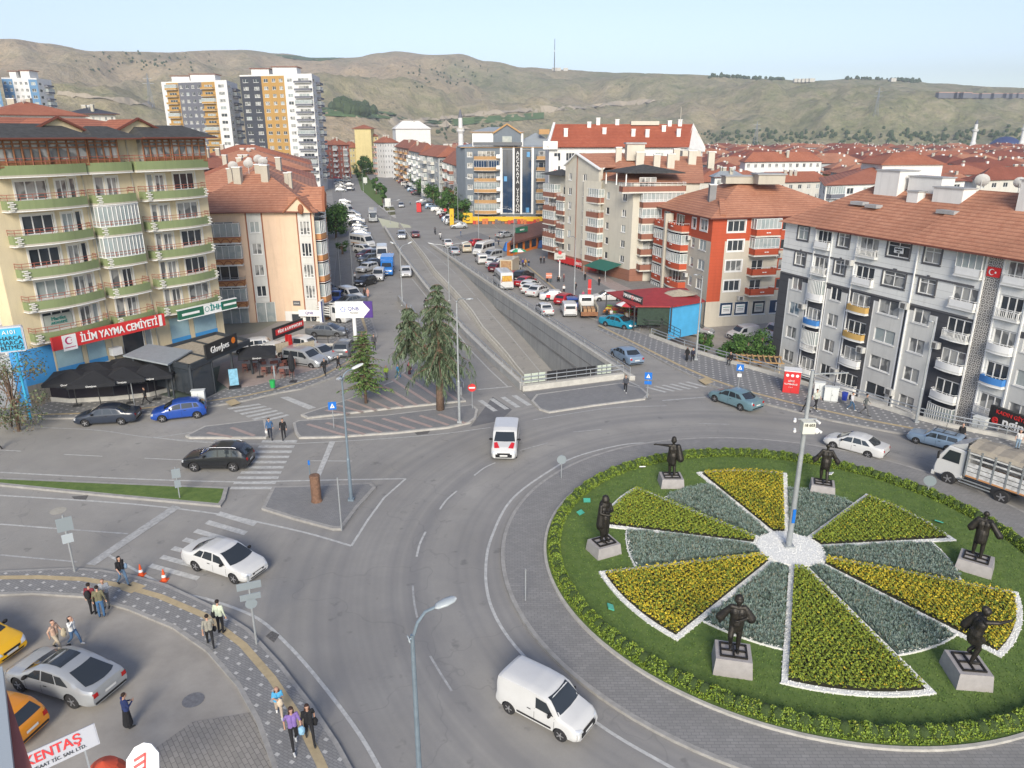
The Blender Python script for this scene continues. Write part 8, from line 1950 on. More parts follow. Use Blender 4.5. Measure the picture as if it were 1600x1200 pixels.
# ================================================================== CAFE WITH BLACK PARASOLS
M['charcoal']=mat('charcoal_frame',(.035,.042,.05),.5);M['blackcloth']=mat('black_parasol_cloth',(.014,.015,.018),.9,var=.3,scale=2);M['slatroof']=mat('beige_slatted_roof',(.36,.31,.23),.8,var=.2,scale=4)
pv=tag(empty('pergola',(*G(300,600),0)),'charcoal framed cafe pergola with beige retractable roof panels','pergola');o_=pv.location.copy()
hh=3.3;Q=[G(200,565,hh),G(296,575,hh),G(388,534,hh),G(335,523,hh)]
Q=[G(218,556,hh),G(296,574,hh),G(389,534,hh),G(338,522,hh)]
b=MB();q3_=[Vector((p.x,p.y,hh))for p in Q]
b.prism(Q,hh-.12,hh-.02,0)
for a,c in zip(q3_,q3_[1:]+q3_[:1]):b.bar(a,c,.25,.45,1)
for t_ in(.33,.66):b.bar(q3_[0].lerp(q3_[3],t_)+Vector((0,0,.03)),q3_[1].lerp(q3_[2],t_)+Vector((0,0,.03)),.16,.12,1)
o=b.build('roof',[M['slatroof'],M['charcoal']],pv);o.location=-o_
for t_,(a,c)in((0,(1,2)),(.33,(1,2)),(.66,(1,2)),(1,(1,2)),(0,(0,1)),(.5,(0,1))):
 p=q3_[a].lerp(q3_[c],t_);b=MB();b.box((p.x,p.y,hh/2),(.16,.16,hh));o=b.build('post',M['charcoal'],pv);o.location=-o_
b=MB()
for t0,t1 in((.02,.32),):p,q=q3_[1].lerp(q3_[2],t0),q3_[1].lerp(q3_[2],t1);b.prism([p,q,q+Vector((.05,.05,0)),p+Vector((.05,.05,0))],.1,hh-.3)
p,q=q3_[0],q3_[1];b.prism([p,q,q+Vector((.0,.06,0)),p+Vector((.0,.06,0))],.9,hh-.3);o=b.build('glass_screen',M['glass'],pv);o.location=-o_
b=MB();p,q=q3_[1].lerp(q3_[2],.0),q3_[1].lerp(q3_[2],1);b.prism([q3_[0]*.0+q3_[0],q3_[1],q3_[2],q3_[3]],.06,.14);o=b.build('floor',mat('green_floor',(.09,.12,.1),.8),pv);o.location=-o_
p,q=q3_[1].lerp(q3_[2],.25),q3_[1].lerp(q3_[2],.78)
sign('cafe_sign','black cafe sign with white script lettering and an orange mark on the pergola',(p.x+.1,p.y-.15),(q.x+.1,q.y-.15),hh+.1,hh+1.35,.15,'letter_black',[('GlowJoes',-.3,.6,.8,'letter_white',dict(sx=.8)),('@.28,.0',1.55,.75,0,mat('orange_mark',(.7,.18,.01),.5))])
b=MB();c0=[G(152,548,3.4),G(218,556,3.4),G(262,547,3.4),G(195,540,3.4)];
t=tag(empty('flat_canopy',(c0[0].x,c0[0].y,0)),'flat grey metal entrance canopy between the shop windows and the pergola','canopy');
b.prism([G(192,556,3.5),G(262,578-8,3.5),G(300,548,3.5),G(232,538,3.5)],3.42,3.55);o=b.build('roof',M['r4_roof'],t);o.location=-t.location
for u,v in((205,560),(262,571)):p=G(u,v,3.4);b=MB();b.box((p.x,p.y+.3,1.7),(.12,.12,3.4));o=b.build('post',M['charcoal'],t);o.location=-t.location
def parasol(label,c,w_,h,rz=.3,group=None,text=True,m='blackcloth',name='parasol',cat='parasol',closed=False):
 t=tag(empty(name,(c[0],c[1],.1),rz),label,cat,group);b=MB()
 if closed:b.lathe([(.12,1.0),(.28,1.3),(.3,2.2),(.08,2.9)],(0,0,0),10)
 else:
  s=w_/2;n=8
  ring=[(-s,-s),(0,-s*1.0),(s,-s),(s,0),(s,s),(0,s),(-s,s),(-s,0)]
  b.v+=[(x,y,h-.05*(i%2))for i,(x,y)in enumerate(ring)]+[(x,y,h-.28-.04*(i%2))for i,(x,y)in enumerate(ring)]+[(0,0,h+.62)]
  for i in range(n):j=(i+1)%n;b.f+=[(i,j,16),(8+i,8+j,j,i)];b.m+=[0,0]
 b.build('canopy',M[m]if isinstance(m,str)else m,t)
 b=MB();b.tube([(0,0,0),(0,0,h+.55)],.04,7);b.box((0,0,.05),(.6,.6,.1));b.build('pole',M['steel_dark'],t)
 if text and not closed:
  text_obj('GlowJoes',.2,'letter_white',t,(0,-w_/2-.03,h-.17),0);text_obj('GlowJoes',.2,'letter_white',t,(w_/2+.03,0,h-.17),pi/2)
 return t
PARA=[((112,590),'leftmost'),((152,578),'second from the left'),((196,586),'third from the left'),((202,570),'rear middle'),((238,581),'one under the pergola corner'),((150,592),'front left')]
for(u,v),w in PARA:p=G(u,v,2.6);parasol(f'large black cafe parasol, {w}, in the terrace beside the cream block',p,3.5,2.6,.28,'black cafe parasols')
p=G(402,551,2.5);parasol('black parasol over the brown tables right of the pergola',p,3.2,2.5,.28)
p=G(455,566,2.0);parasol('closed black parasol beside the silver people carrier',p,1,2.4,0,closed=True)
tf=tag(empty('terrace_fence',(*G(185,628),0)),'dark glass terrace fence on a low concrete wall round the black parasols','fence');o_=tf.location.copy()
FP=GP([(55,627),(110,632),(180,628),(235,622),(290,608),(335,598)])
b=MB();g_=MB()
for p,q in zip(FP,FP[1:]):
 n=Vector((-(q-p).y,(q-p).x)).normalized();b.prism([p,q,q+n*.25,p+n*.25],.05,.5,0);g_.prism([p+n*.1,q+n*.1,q+n*.14,p+n*.14],.5,1.35,0);g_.bar((*(p+n*.12),1.38),(*(q+n*.12),1.38),.06,.05,1);g_.bar((*(p+n*.12),.5),(*(p+n*.12),1.38),.06,.06,1)
for m_,nm_,ms in((b,'low_wall',[M['conc_light']]),(g_,'glass_panel',[mat('smoked_glass',(.02,.018,.025),.15),M['charcoal']])):o=m_.build(nm_,ms,tf);o.location=-o_
raised('cafe_terrace',GP([(340,597),(345,570),(400,548),(470,566),(520,572),(440,593),(400,604),(360,611)]),'pave_pink',h=.15,kerb='pave_pink',kw=.1)
raised('cafe_terrace',GP([(60,622),(110,600),(215,560),(300,560),(340,580),(290,604),(235,618),(180,624),(110,628)]),'conc_dark',h=.1,kerb='conc_dark',kw=.1)
M['tbl']=mat('grey_table_top',(.22,.22,.22),.5,var=.1);M['chairw']=mat('reddish_chair',(.17,.06,.045),.6)
def table(u,v,lab):
 p=G(u,v,.15);t=tag(empty('cafe_table',(p.x,p.y,.15),.3),lab,'table','cafe tables');b=MB();b.box((0,0,.74),(1.5,.75,.04));b.build('table_top',M['tbl'],t);b=MB();b.bar((0,0,0),(0,0,.72),.08,.08);b.box((0,0,.03),(.6,.4,.05));b.build('pedestal',M['steel_dark'],t)
 for i,(x,y)in enumerate(((-.4,-.7),(.4,-.7),(-.4,.7),(.4,.7))):
  if chair0 is None:pass
  c,s_=cos(.3),sin(.3);xx,yy=p.x+x*c-y*s_,p.y+x*s_+y*c;chair(xx,yy,.3+(0 if y<0 else pi)+random.uniform(-.3,.3),['front left','front right','back left','back right'][i]+' chair of the '+lab.split(' cafe table ')[1].replace('standing ','')+' table' if ' cafe table ' in lab else lab)
chair0=None
def chair(x,y,rz,lab):
 global chair0
 if chair0 is None:
  t=empty('cafe_chair');b=MB();b.box((0,0,.45),(.42,.42,.04));b.build('seat',M['chairw'],t);b=MB();b.box((0,-.2,.78),(.42,.03,.3));b.bar((-.2,-.2,.45),(-.2,-.2,.9),.03,.03);b.bar((.2,-.2,.45),(.2,-.2,.9),.03,.03);b.build('backrest',M['chairw'],t)
  for q in((-.19,-.19),(.19,-.19),(-.19,.19),(.19,.19)):b=MB();b.bar((*q,0),(*q,.45),.03,.03);b.build('leg',M['chairw'],t)
  chair0=t
 else:t=copy_tree(chair0)
 t.location=(x,y,.15);t.rotation_euler=(0,0,rz);tag(t,lab,'chair','reddish cafe chairs')
for u,v,l in((404,566,'rear left'),(391,578,'left'),(421,583,'front middle'),(438,573,'rear right'),(449,586,'front right'),(452,572,'far right')):table(u,v,f'grey topped cafe table {l} on the pink terrace')
t=tag(empty('pavement_board',(*G(367,606,.15),.15),.4),'pale blue pavement advert board at the corner of the pink terrace','advert board');b=MB();b.box((0,0,1.0),(.75,.08,1.5));b.build('panel',mat('pale_blue_poster',(.2,.42,.55),.4,var=.3,scale=3),t);b=MB();b.box((0,0,.06),(1.0,.6,.12));b.build('foot',M['black'],t)
sign('restaurant_banner','long black and red banner reading PİDE LAHMACUN on posts before the peach block',G(427,531,2.6),G(474,513,2.6),2.6,3.7,.12,'letter_black',[('#4.4,.55',.2,.6,0,'signred'),('PİDE & LAHMACUN',.2,.6,.42,'letter_white',dict(ext=.025))])
for i,(u,v,m_)in enumerate(((445,541,'slatroof'),(478,541,'slatroof'))):p,q=G(u-15,v+3,1.6),G(u+13,v-3,1.6);sign('screen_panel',['brown wicker screen under the red and black banner','brown wicker screen right of the first one'][i],p,q,1.1,2.0,.06,m_,[])
t=tag(empty('flag',(*G(452,541,1.5),1.2)),'bright red flag hanging under the banner','flag');b=MB();[b.add([(-.35+i*.14,.05*sin(i*2),0),(-.21+i*.14,.05*sin(i*2+2),0),(-.21+i*.14,.05*sin(i*2+2),1.5),(-.35+i*.14,.05*sin(i*2),1.5)],[(0,1,2,3),(3,2,1,0)])for i in range(5)];b.build('cloth',M['flag'],t)
fr_=tag(empty('fence',(*G(520,540),0)),'dark steel railing round the raised car park above the crossover','fence');o_=fr_.location.copy();r_=rail(fr_,GP([(478,540),(510,541),(545,540),(540,525)]),.3,.9,2,1.2,.03,'steel_dark');r_.location=-o_
b=MB();[b.prism([p,q,q+Vector((0,.2)),p+Vector((0,.2))],.0,.35)for p,q in zip(GP([(470,541),(510,542)]),GP([(510,542),(548,541)]))];o=b.build('low_wall',M['conc_light'],fr_);o.location=-o_
sign('street_plaque','small dark street name plaque on the corner of the peach block',(-26.3,86.82),(-25.4,86.75),1.9,2.5,.04,'trim_dk',[('SOKAK',0,.3,.2,'letter_white')])
sign('bank_sign','white and purple bank sign at the foot of the peach block',(-25.6,86.4),(-23.0,86.2),.7,1.5,.1,'white',[('QNB',0,.42,.45,mat('letter_purple',(.07,.03,.25),.5))])
t=tag(empty('bank_corner',(-22.6,85.6,0)),'white and blue bank corner panel beside the slatted truck','panel');b=MB();b.box((0,0,1.2),(.25,1.6,3.2),0);b.box((.02,-.4,1.2),(.26,.4,3.1),1);b.build('panel',[M['white'],mat('bank_blue',(.02,.04,.3),.4)],t)
# ================================================================== GREENGROCER AND MARKET CORNER
M['redroof']=mat('red_sheet_roof',(.3,.03,.03),.6,var=.15,scale=1.5);M['blueteal']=mat('azure_tarpaulin',(.07,.35,.62),.6,var=.08,scale=1);M['netting']=mat('dark_green_netting',(.03,.05,.035),.9,var=.3,scale=3)
gg=tag(empty('greengrocer_stall',(*G(1010,505),0)),'greengrocer shed with a wide red roof, dark netting and a bright blue end wall','stall');o_=gg.location.copy()
gh=3.0;RQ=[G(948,456,gh),G(992,478,gh),G(1050,478.5,gh),G(1102,470,gh),G(1072,450,gh),G(1000,452,gh)]
b=MB();c=sum(RQ,Vector((0,0)))/6
b.add([(p.x,p.y,gh)for p in RQ]+[(c.x,c.y+1,gh+.9)]+[(p.x,p.y,gh-.15)for p in RQ],[(i,(i+1)%6,6)for i in range(6)]+[(7+i,7+(i+1)%6,(i+1)%6,i)for i in range(6)]);o=b.build('roof',M['redroof'],gg);o.location=-o_
W_=[G(992,478,gh),G(1048,478.5,gh),G(1098,470,gh)]
b=MB();p,q=W_[0]+Vector((.4,.3)),W_[1]+Vector((0,.3));b.prism([p,q,q+Vector((0,.1)),p+Vector((0,.1))],.7,gh-.1);o=b.build('netting',M['netting'],gg);o.location=-o_
b=MB();p,q=W_[1]+Vector((0,.3)),W_[2]+Vector((0,.3));b.prism([p,q,q+Vector((0,.1)),p+Vector((0,.1))],-1.0,gh-.1);o=b.build('blue_wall',M['blueteal'],gg);o.location=-o_
b=MB();[b.box((p.x,p.y,gh/2),(.12,.12,gh))for p in RQ[:5]];o=b.build('post',M['steel_dark'],gg);o.location=-o_
b=MB();cc=(RQ[3]+RQ[4]+RQ[2])/3;b.v=[(cc.x+2.3*cos(i*.7)*(1+.25*sin(i*3.1))-1,cc.y+1.8*sin(i*.7)*(1+.2*cos(i*2.3))+.5,gh+.45+.1*sin(i*1.7))for i in range(9)]+[(cc.x-1,cc.y+.5,gh+.95)];b.f=[(i,(i+1)%9,9)for i in range(9)];b.m=[0]*9;o=b.build('roof_sheet',M['slatroof'],gg);o.location=-o_
sign('shop_sign','white lettered sign on the edge of the red greengrocer roof',RQ[0].lerp(RQ[1],.5)+Vector((.4,0)),RQ[0].lerp(RQ[1],.98)+Vector((.9,0)),gh+.1,gh+.95,.1,'steel_dark',[('MANAV',-.9,.42,.6,'letter_white'),('MARKET',.9,.42,.55,'letter_white'),('@.3,.0',-.0,.42,0,'letter_red')])
t=tag(empty('produce_display',(*G(968,497),.1)),'sloping display of fruit crates in front of the greengrocer','fruit display',kind=None);b=MB();random.seed(8)
for i in range(5):
 for j in range(3):b.box((i*.9-1.6,j*.55-.3,.55+j*.22),(.85,.5,.18),1);
cr_=b.build('crate',M['wood'],t);b=MB()
for i in range(5):
 for j in range(3):
  for k in range(14):b.ell((i*.9-1.6+random.uniform(-.35,.35),j*.55-.3+random.uniform(-.18,.18),.68+j*.22),(.08,.08,.08),6,4,(i*2+j)%5)
b.build('fruit',[mat('fruit_orange',(.6,.2,.02),.6),mat('fruit_yellow',(.6,.5,.05),.6),mat('fruit_green',(.12,.3,.04),.6),mat('fruit_red',(.45,.03,.02),.6),mat('fruit_purple',(.1,.03,.08),.6)],t);t.rotation_euler.z=-.5
p=G(984,477,2.4);
def stripes_umb(label,c,w_,h,m1,m2,z=.1):
 t=tag(empty('market_umbrella',(c[0],c[1],z)),label,'umbrella');b=MB();n=16
 for r0,r1,z0,z1 in((0,.4,.5,.38),(.4,.75,.38,.2),(.75,1,.2,0)):
  for i in range(n):
   a,c_=2*pi*i/n,2*pi*(i+1)/n;b.add([(w_/2*r0*cos(a),w_/2*r0*sin(a),h+z0),(w_/2*r1*cos(a),w_/2*r1*sin(a),h+z1),(w_/2*r1*cos(c_),w_/2*r1*sin(c_),h+z1),(w_/2*r0*cos(c_),w_/2*r0*sin(c_),h+z0)],[(0,1,2,3)],(i//2+(r0>.3))%2)
 b.build('canopy',[m1,m2],t);b=MB();b.tube([(0,0,0),(0,0,h+.5)],.035,6);b.build('pole',M['steel'],t)
stripes_umb('red and white patterned umbrella before the greengrocer',p,3.2,2.4,mat('umb_red',(.5,.05,.06),.7),M['white'])
p=G(809,393,2.3);stripes_umb('green and white ringed umbrella in the market crowd',p,3.0,2.3,mat('umb_green',(.02,.3,.13),.7),M['white'])
sign('banner_flag','leaning red banner flag beside the white taxi',G(918,471),G(923,471),.1,3.0,.06,'signred',[('MANAV',0,1.6,.3,'letter_white',dict(sx=.5))])
sign('pavement_sign','orange lettered board on a stand beside the market row',G(853,444),G(862,444),.9,1.7,.08,mat('salmon_board',(.55,.2,.12),.5),[('YAŞAM',0,.4,.28,'letter_white')])
ob=tag(empty('market_building',(*G(820,380),0)),'low orange market building with a dark brown canopy roof','building');o_=ob.location.copy()
oz=3.6;OQ=[G(792,372,oz),G(852,356,oz),G(856,340,oz),G(815,343,oz)];base_=[G(792,398),G(852,387)]
b=MB();P1,P2=OQ[0],OQ[1];bk=Vector((2,9));b.prism([P1,P2,P2+bk,P1+bk],-1,oz-.9,0);o=b.build('wall',mat('orange_wall',(.62,.17,.02),.7),ob);o.location=-o_
b=MB();d_=(P2-P1).normalized();n_=Vector((d_.y,-d_.x));b.add([(*(P1+n_*.6),oz-.9),(*(P2+n_*.6),oz-.9),(*(P2+bk),oz+.9),(*(P1+bk),oz+.9),(*(P1+n_*.6),oz-1.3),(*(P2+n_*.6),oz-1.3)],[(0,1,2,3),(4,5,1,0)]);o=b.build('roof',mat('brown_sheet_roof',(.12,.05,.04),.7,var=.2,scale=2),ob);o.location=-o_
for i in range(5):p,q=P1.lerp(P2,.08+i*.18)+n_*.03,P1.lerp(P2,.2+i*.18)+n_*.03;b=MB();b.prism([p,q,q+n_*.03,p+n_*.03],.6,2.2);o=b.build('window',M['glass'],ob);o.location=-o_
sign('shop_sign','dark green rounded shop sign on the brown market roof',G(806,366,oz),G(824,363,oz),oz+.2,oz+1.2,.2,'signgreen',[('BEREKET',0,.45,.35,'letter_white')])
for i,(u,v,w_,h)in enumerate(((797,392,2.6,1.6),(806,390,2.6,1.9),(817,388,2.4,1.3),(829,387,2.2,1.1),(838,384,2.0,.9),(848,387,2.6,1.3))):
 p=G(u,v);b=MB();n0=5
 b.v=[(x*w_/2,y*.9,0)for x,y in((-1,-1),(1,-1),(1,1),(-1,1))]+[(x*w_/2*.7+.1,y*.5,h+.12*sin(i+x*3+y))for x,y in((-1,-1),(1,-1),(1,1),(-1,1))];b.f=[(0,1,5,4),(1,2,6,5),(2,3,7,6),(3,0,4,7),(4,5,6,7)];b.m=[0]*5
 o=tag(b.build('covered_stall',mat('tarp_blue' if i<2 else 'tarp_dark_blue',(.015,.16,.5)if i<2 else(.02,.07,.22),.6,var=.2,scale=2)),['bright blue covered stall at the left end of the orange building','second bright blue covered stall','dark blue covered stall before the orange windows','low dark blue covered stall','lowest dark blue covered stall','dark blue covered stall at the right end of the orange building'][i],'covered stall');o.location=(p.x,p.y,.1);o.rotation_euler.z=.25
b=MB();random.seed(4)
t=tag(empty('shop_goods',(0,188,0)),'red shelves of goods under the yellow fascia','goods',kind='stuff')
for i in range(26):b.box((-9.5+i*.8,random.uniform(-.8,.3),random.uniform(.3,.7)),(.7,.5,random.uniform(.7,1.5)),random.randrange(3))
b.build('shelf',[mat('goods_red',(.45,.05,.03),.7),mat('goods_orange',(.5,.15,.05),.7),mat('goods_grey',(.15,.12,.12),.7)],t)
sheet('plaza',GP([(872,408),(905,403),(960,440),(1000,458),(960,462),(905,440),(880,430)],0),[],.012,M['pave_pink'])
sheet('shop_forecourt',[Vector(p)for p in((-9,181),(14,168),(14,189.8),(-11,189.8))],[],.005,M['pave_lot'])
sheet('paved_ground',GP([(850,385),(900,420),(960,455),(1020,490),(1060,470),(1100,440),(1000,400),(900,370)]),[],-.004,M['pave_lot'])
t=tag(empty('timber_pergola',(*G(1180,560,YZ+2.4),YZ),-.2),'light brown timber pergola in the sunken yard','pergola');b=MB();[b.bar((-2.4+i*.55,-1.1,2.4),(-2.4+i*.55,1.1,2.5),.14,.08)for i in range(10)];b.bar((-2.6,-1,2.3),(2.8,-1,2.3),.1,.12);b.bar((-2.6,1,2.4),(2.8,1,2.4),.1,.12);b.build('slatted_roof',mat('light_timber',(.38,.24,.11),.8,var=.2,scale=4),t)
for x in(-2.3,2.4):b=MB();b.bar((x,-.9,0),(x,-.9,2.3),.14,.14);b.build('post',M['slatroof'],t)
fn=tag(empty('steel_fence',(*G(1030,520),0)),'dark green steel fence along the ramp down to the yard','fence');o_=fn.location.copy();r_=rail(fn,GP([(985,512),(1010,519),(1035,521),(1062,535)]),.3,1.1,3,1.3,.03,'steel_dark');r_.location=-o_;b=MB();
r_=rail(fn,GP([(1005,497),(1035,520)]),.3,1.2,2,1.3,.05,'steel_dark');r_.location=-o_
for i,(u,v,m_,l)in enumerate(((917,784,0,'upper left of the hooded statue'),(907,803,0,'left of the hooded statue'),(954,951,0,'below the lower left yellow wedge'),(1467,817,0,'beside the upper right bed'),(1003,731,1,'left of the pointing statue'),(1297,742,1,'right of the rear statue'),(866,856,1,'at the left hedge'))):
 p=G(u,v,.2);t=tag(empty('ground_floodlight',(p.x,p.y,.2),i*.8),('green glass' if not m_ else 'white')+' ground floodlight '+l,'floodlight');b=MB();b.box((0,0,.1),(.42,.3,.06),0,M=Matrix.Rotation(.4,3,'X'));b.build('lamp',mat('green_lens',(.08,.4,.28),.2)if not m_ else M['white'],t);b=MB();b.box((0,0,.04),(.12,.12,.08));b.build('foot',M['steel_dark'],t)
t=tag(empty('rooftop_signboard',(*G(84,1176,3.2),3.2),.72),'white signboard with slanted red letters KENTAŞ at the bottom left','sign');b=MB();b.box((0,0,0),(3.6,.2,.95));b.box((0,0,-.02),(3.7,.16,1.02));b.build('board',mat('sign_pale',(.42,.43,.46),.5),t);text_obj('KENTAŞ',.62,'letter_red',t,(0,-.12,.12),0,bold=.01);text_obj('İNŞAAT TİC. SAN. LTD.',.22,'letter_black',t,(.1,-.12,-.32),0);t.rotation_euler.x=-.5;t.scale=(.66,)*3
b=MB();b.bar((-1.2,.3,-.5),(-1.2,.8,-3),.08,.08);b.bar((1.2,.3,-.5),(1.2,.8,-3),.08,.08);b.build('bracket',M['steel'],t)
t=tag(empty('round_signboard',(*G(224,1190,2.6),2.6),.2),'white shield shaped signboard with red bars at the bottom edge','sign');b=MB();b.v=[];
pr_=[(-.75,-.9),(.75,-.9),(.7,.3),(.35,.75),(0,.85),(-.4,.7),(-.75,.2)];b.v=[(x,-.06,z)for x,z in pr_]+[(x,.06,z)for x,z in pr_];n=7;b.f=[tuple(range(n)),tuple(reversed(range(n,2*n)))]+[(i,i+n,(i+1)%n+n,(i+1)%n)for i in range(n)];b.m=[0]*len(b.f);b.build('board',M['white'],t)
b=MB();[b.bar((-.4,-.075,-.5+i*.3),(.1,-.075,-.25+i*.3),.02,.14)for i in range(3)];b.bar((.1,-.075,-.6),(.1,-.075,.4),.02,.1);b.build('red_bar',M['letter_red'],t);t.rotation_euler.x=-.6;t.scale=(.66,)*3
b=MB();b.lathe([(.02,1.1),(.7,.8),(1.1,.2),(1.12,0)][::-1],(0,0,0),16);o=tag(b.build('red_awning_dome',mat('awning_orange_red',(.5,.07,.03),.6)),'orange red rounded awning top at the bottom edge','awning');o.location=(*G(166,1214,1.5),1.5);o.scale=(.6,)*3
t=tag(empty('balcony_wall',(*G(10,1150,12),0)),'red painted wall with a grey rail at the bottom left corner, part of the viewing building','wall')
b=MB();P_=[G(-60,1040,14),G(4,1060,14),G(60,1230,14),G(-60,1260,14)];b.prism(P_,9.0,14);o=b.build('wall',mat('faded_red_wall',(.4,.13,.1),.8,var=.15,scale=1));o.parent=t;o.location=-t.location
b=MB();a,c=G(-4,1050,14.1),G(14,1230,14.1);b.bar((a.x,a.y,14.1),(c.x,c.y,14.1),.14,.14);o=b.build('rail',M['lamphead'],t);o.location=-t.location
for i,(u,v,m_)in enumerate(((1530,668,'lampwhite'),)):cabinet(['white freezer chest by the stair of the grey block','second white freezer chest by the dark shop'][i],(u,v),.9,.6,.8,m_,rz=-1.0,name='freezer_chest',cat='freezer')
# ================================================================== PEOPLE AND STATUES
import numpy as np
TMP=bpy.data.scenes.new('tmp')
def evald(o_setup):
 return None
def capsule(b,a,c,ra,rc,n=10):
 a,c=Vector(a),Vector(c);d=c-a;L=d.length
 if L<1e-5:b.ell(tuple(a),(ra,ra,ra),n,6);return
 u=d.normalized();pts,rr=[],[]
 for k in(-1,-.8,-.45):pts.append(a+u*ra*k);rr.append(ra*sqrt(max(1e-4,1-k*k)))
 pts.append(a);rr.append(ra);pts.append(c);rr.append(rc)
 for k in(.45,.8,1):pts.append(c+u*rc*k);rr.append(rc*sqrt(max(1e-4,1-k*k)))
 b.tube(pts,rr,n)
def figure(J,vox,regs,extra=(),fingers=True,fat=1.0):
 S=[]
 P={k:Vector(v)for k,v in J.items()}
 tw=lambda a,c,t:P[a].lerp(P[c],t)
 chest,pel,neck,head=P['chest'],P['pelvis'],P['neck'],P['head']
 up=(neck-pel).normalized();rt=(P['shR']-P['shL']).normalized();fw=up.cross(rt).normalized()*-1
 fw=rt.cross(up)*-1 if False else up.cross(rt)
 for s in(-1,1):
  S+=[(pel+rt*.065*s,tw('pelvis','chest',.5)+rt*.055*s,.105,.1,'top'),(tw('pelvis','chest',.5)+rt*.06*s,chest+rt*.085*s,.1,.105,'top'),(chest+rt*.08*s,neck+rt*.08*s-up*.09,.105,.06,'top')]
 S+=[(pel-up*.04-rt*.06,pel-up*.04+rt*.06,.11,.11,'bottom'),(neck-up*.05,neck+(head-neck)*.45,.05,.048,'skin')]
 for s in 'LR':
  sh,el,wr,hip,kn,an=(P[k+s]for k in('sh','el','wr','hip','kn','an'))
  toe=P.get('toe'+s,an+Vector((0,.19,-.05)))
  S+=[(neck-up*.08,sh,.06,.058,'top'),(sh,el,.055,.042,'top'),(el,wr,.04,.028,'arm'),(hip,kn,.085,.06,'bottom'),(kn,kn.lerp(an,.35),.058,.056,'bottom'),(kn.lerp(an,.35),an,.056,.04,'bottom'),(an-Vector((0,0,.03)),toe,.045,.036,'shoe')]
  d=(wr-el).normalized();hd=P.get('hand'+s,wr+d*.1)-wr;hd.normalize();side=hd.cross(Vector((0,1,0)));side=side.normalized()if side.length>.2 else Vector((1,0,0));nrm=hd.cross(side)
  palm=wr+hd*.05
  S+=[(wr,palm+hd*.02,.026,.03,'skin')]
  if fingers:
   for i,(o,L)in enumerate(((-.028,.062),(-.01,.075),(.01,.07),(.027,.055))):
    k0=palm+hd*.035+side*o;k1=k0+hd*L*.55+nrm*.012;k2=k1+hd*L*.35+nrm*.028;S+=[(k0,k1,.0105,.0095,'skin'),(k1,k2,.0095,.008,'skin')]
   t0=wr+hd*.03-side*.026;S+=[(t0,t0+hd*.035-side*.03+nrm*.01,.012,.009,'skin')]
 hf=P.get('face',Vector((0,1,0)));hf=hf.normalized();hr=hf.cross(Vector((0,0,1))).normalized();hu=Vector((0,0,1))
 S+=[(head+hu*.035-hf*.015,head+hu*.03+hf*.01,.083,.078,'skin'),(head-hu*.02+hf*.015,head-hu*.065+hf*.035,.066,.045,'skin'),(head+hf*.083+hu*.012,head+hf*.1-hu*.018,.011,.015,'skin'),(head+hf*.07-hu*.05-hr*.015,head+hf*.07-hu*.05+hr*.015,.013,.013,'skin'),(head+hf*.075+hu*.035-hr*.035,head+hf*.075+hu*.035+hr*.035,.012,.012,'skin')]
 for s in(-1,1):S+=[(head+hr*.082*s-hu*.015,head+hr*.085*s+hu*.025,.012,.014,'skin')]
 S+=[tuple(Vector(q)if isinstance(q,tuple)else q for q in e[:2])+tuple(e[2:])for e in extra]
 if fat!=1:S=[(a,c,ra*(fat if rg in('top','bottom','arm')else 1.18 if rg=='shoe' else 1.12 if ra>.05 else 1.2),rc*(fat if rg in('top','bottom','arm')else 1.12),rg)for a,c,ra,rc,rg in S]
 b=MB()
 for a,c,ra,rc,rg in S:capsule(b,a,c,ra,rc)
 me=b.mesh('t',M['white']);o=bpy.data.objects.new('t',me);TMP.collection.objects.link(o)
 md=o.modifiers.new('r','REMESH');md.mode='VOXEL';md.voxel_size=vox
 sm=o.modifiers.new('s','SMOOTH');sm.factor=.5;sm.iterations=2 if vox<.02 else 1
 vl=TMP.view_layers[0];vl.update();r=bpy.data.meshes.new_from_object(o.evaluated_get(vl.depsgraph));bpy.data.objects.remove(o)
 n=len(r.polygons);c=np.empty(n*3);r.polygons.foreach_get('center',c);c=c.reshape(-1,3)
 best=np.full(n,1e9);idx=np.zeros(n,int)
 for a,e,ra,rc,rg in S:
  A,E=np.array(a),np.array(e);D=E-A;t=np.clip(((c-A)@D)/max(1e-9,D@D),0,1);dd=np.linalg.norm(c-(A+t[:,None]*D),axis=1)-(ra+(rc-ra)*t)
  m=dd<best;best[m]=dd[m];idx[m]=regs[rg]
 r.materials.clear();r.polygons.foreach_set('material_index',idx.astype(np.int32));r.polygons.foreach_set('use_smooth',[True]*n);return r
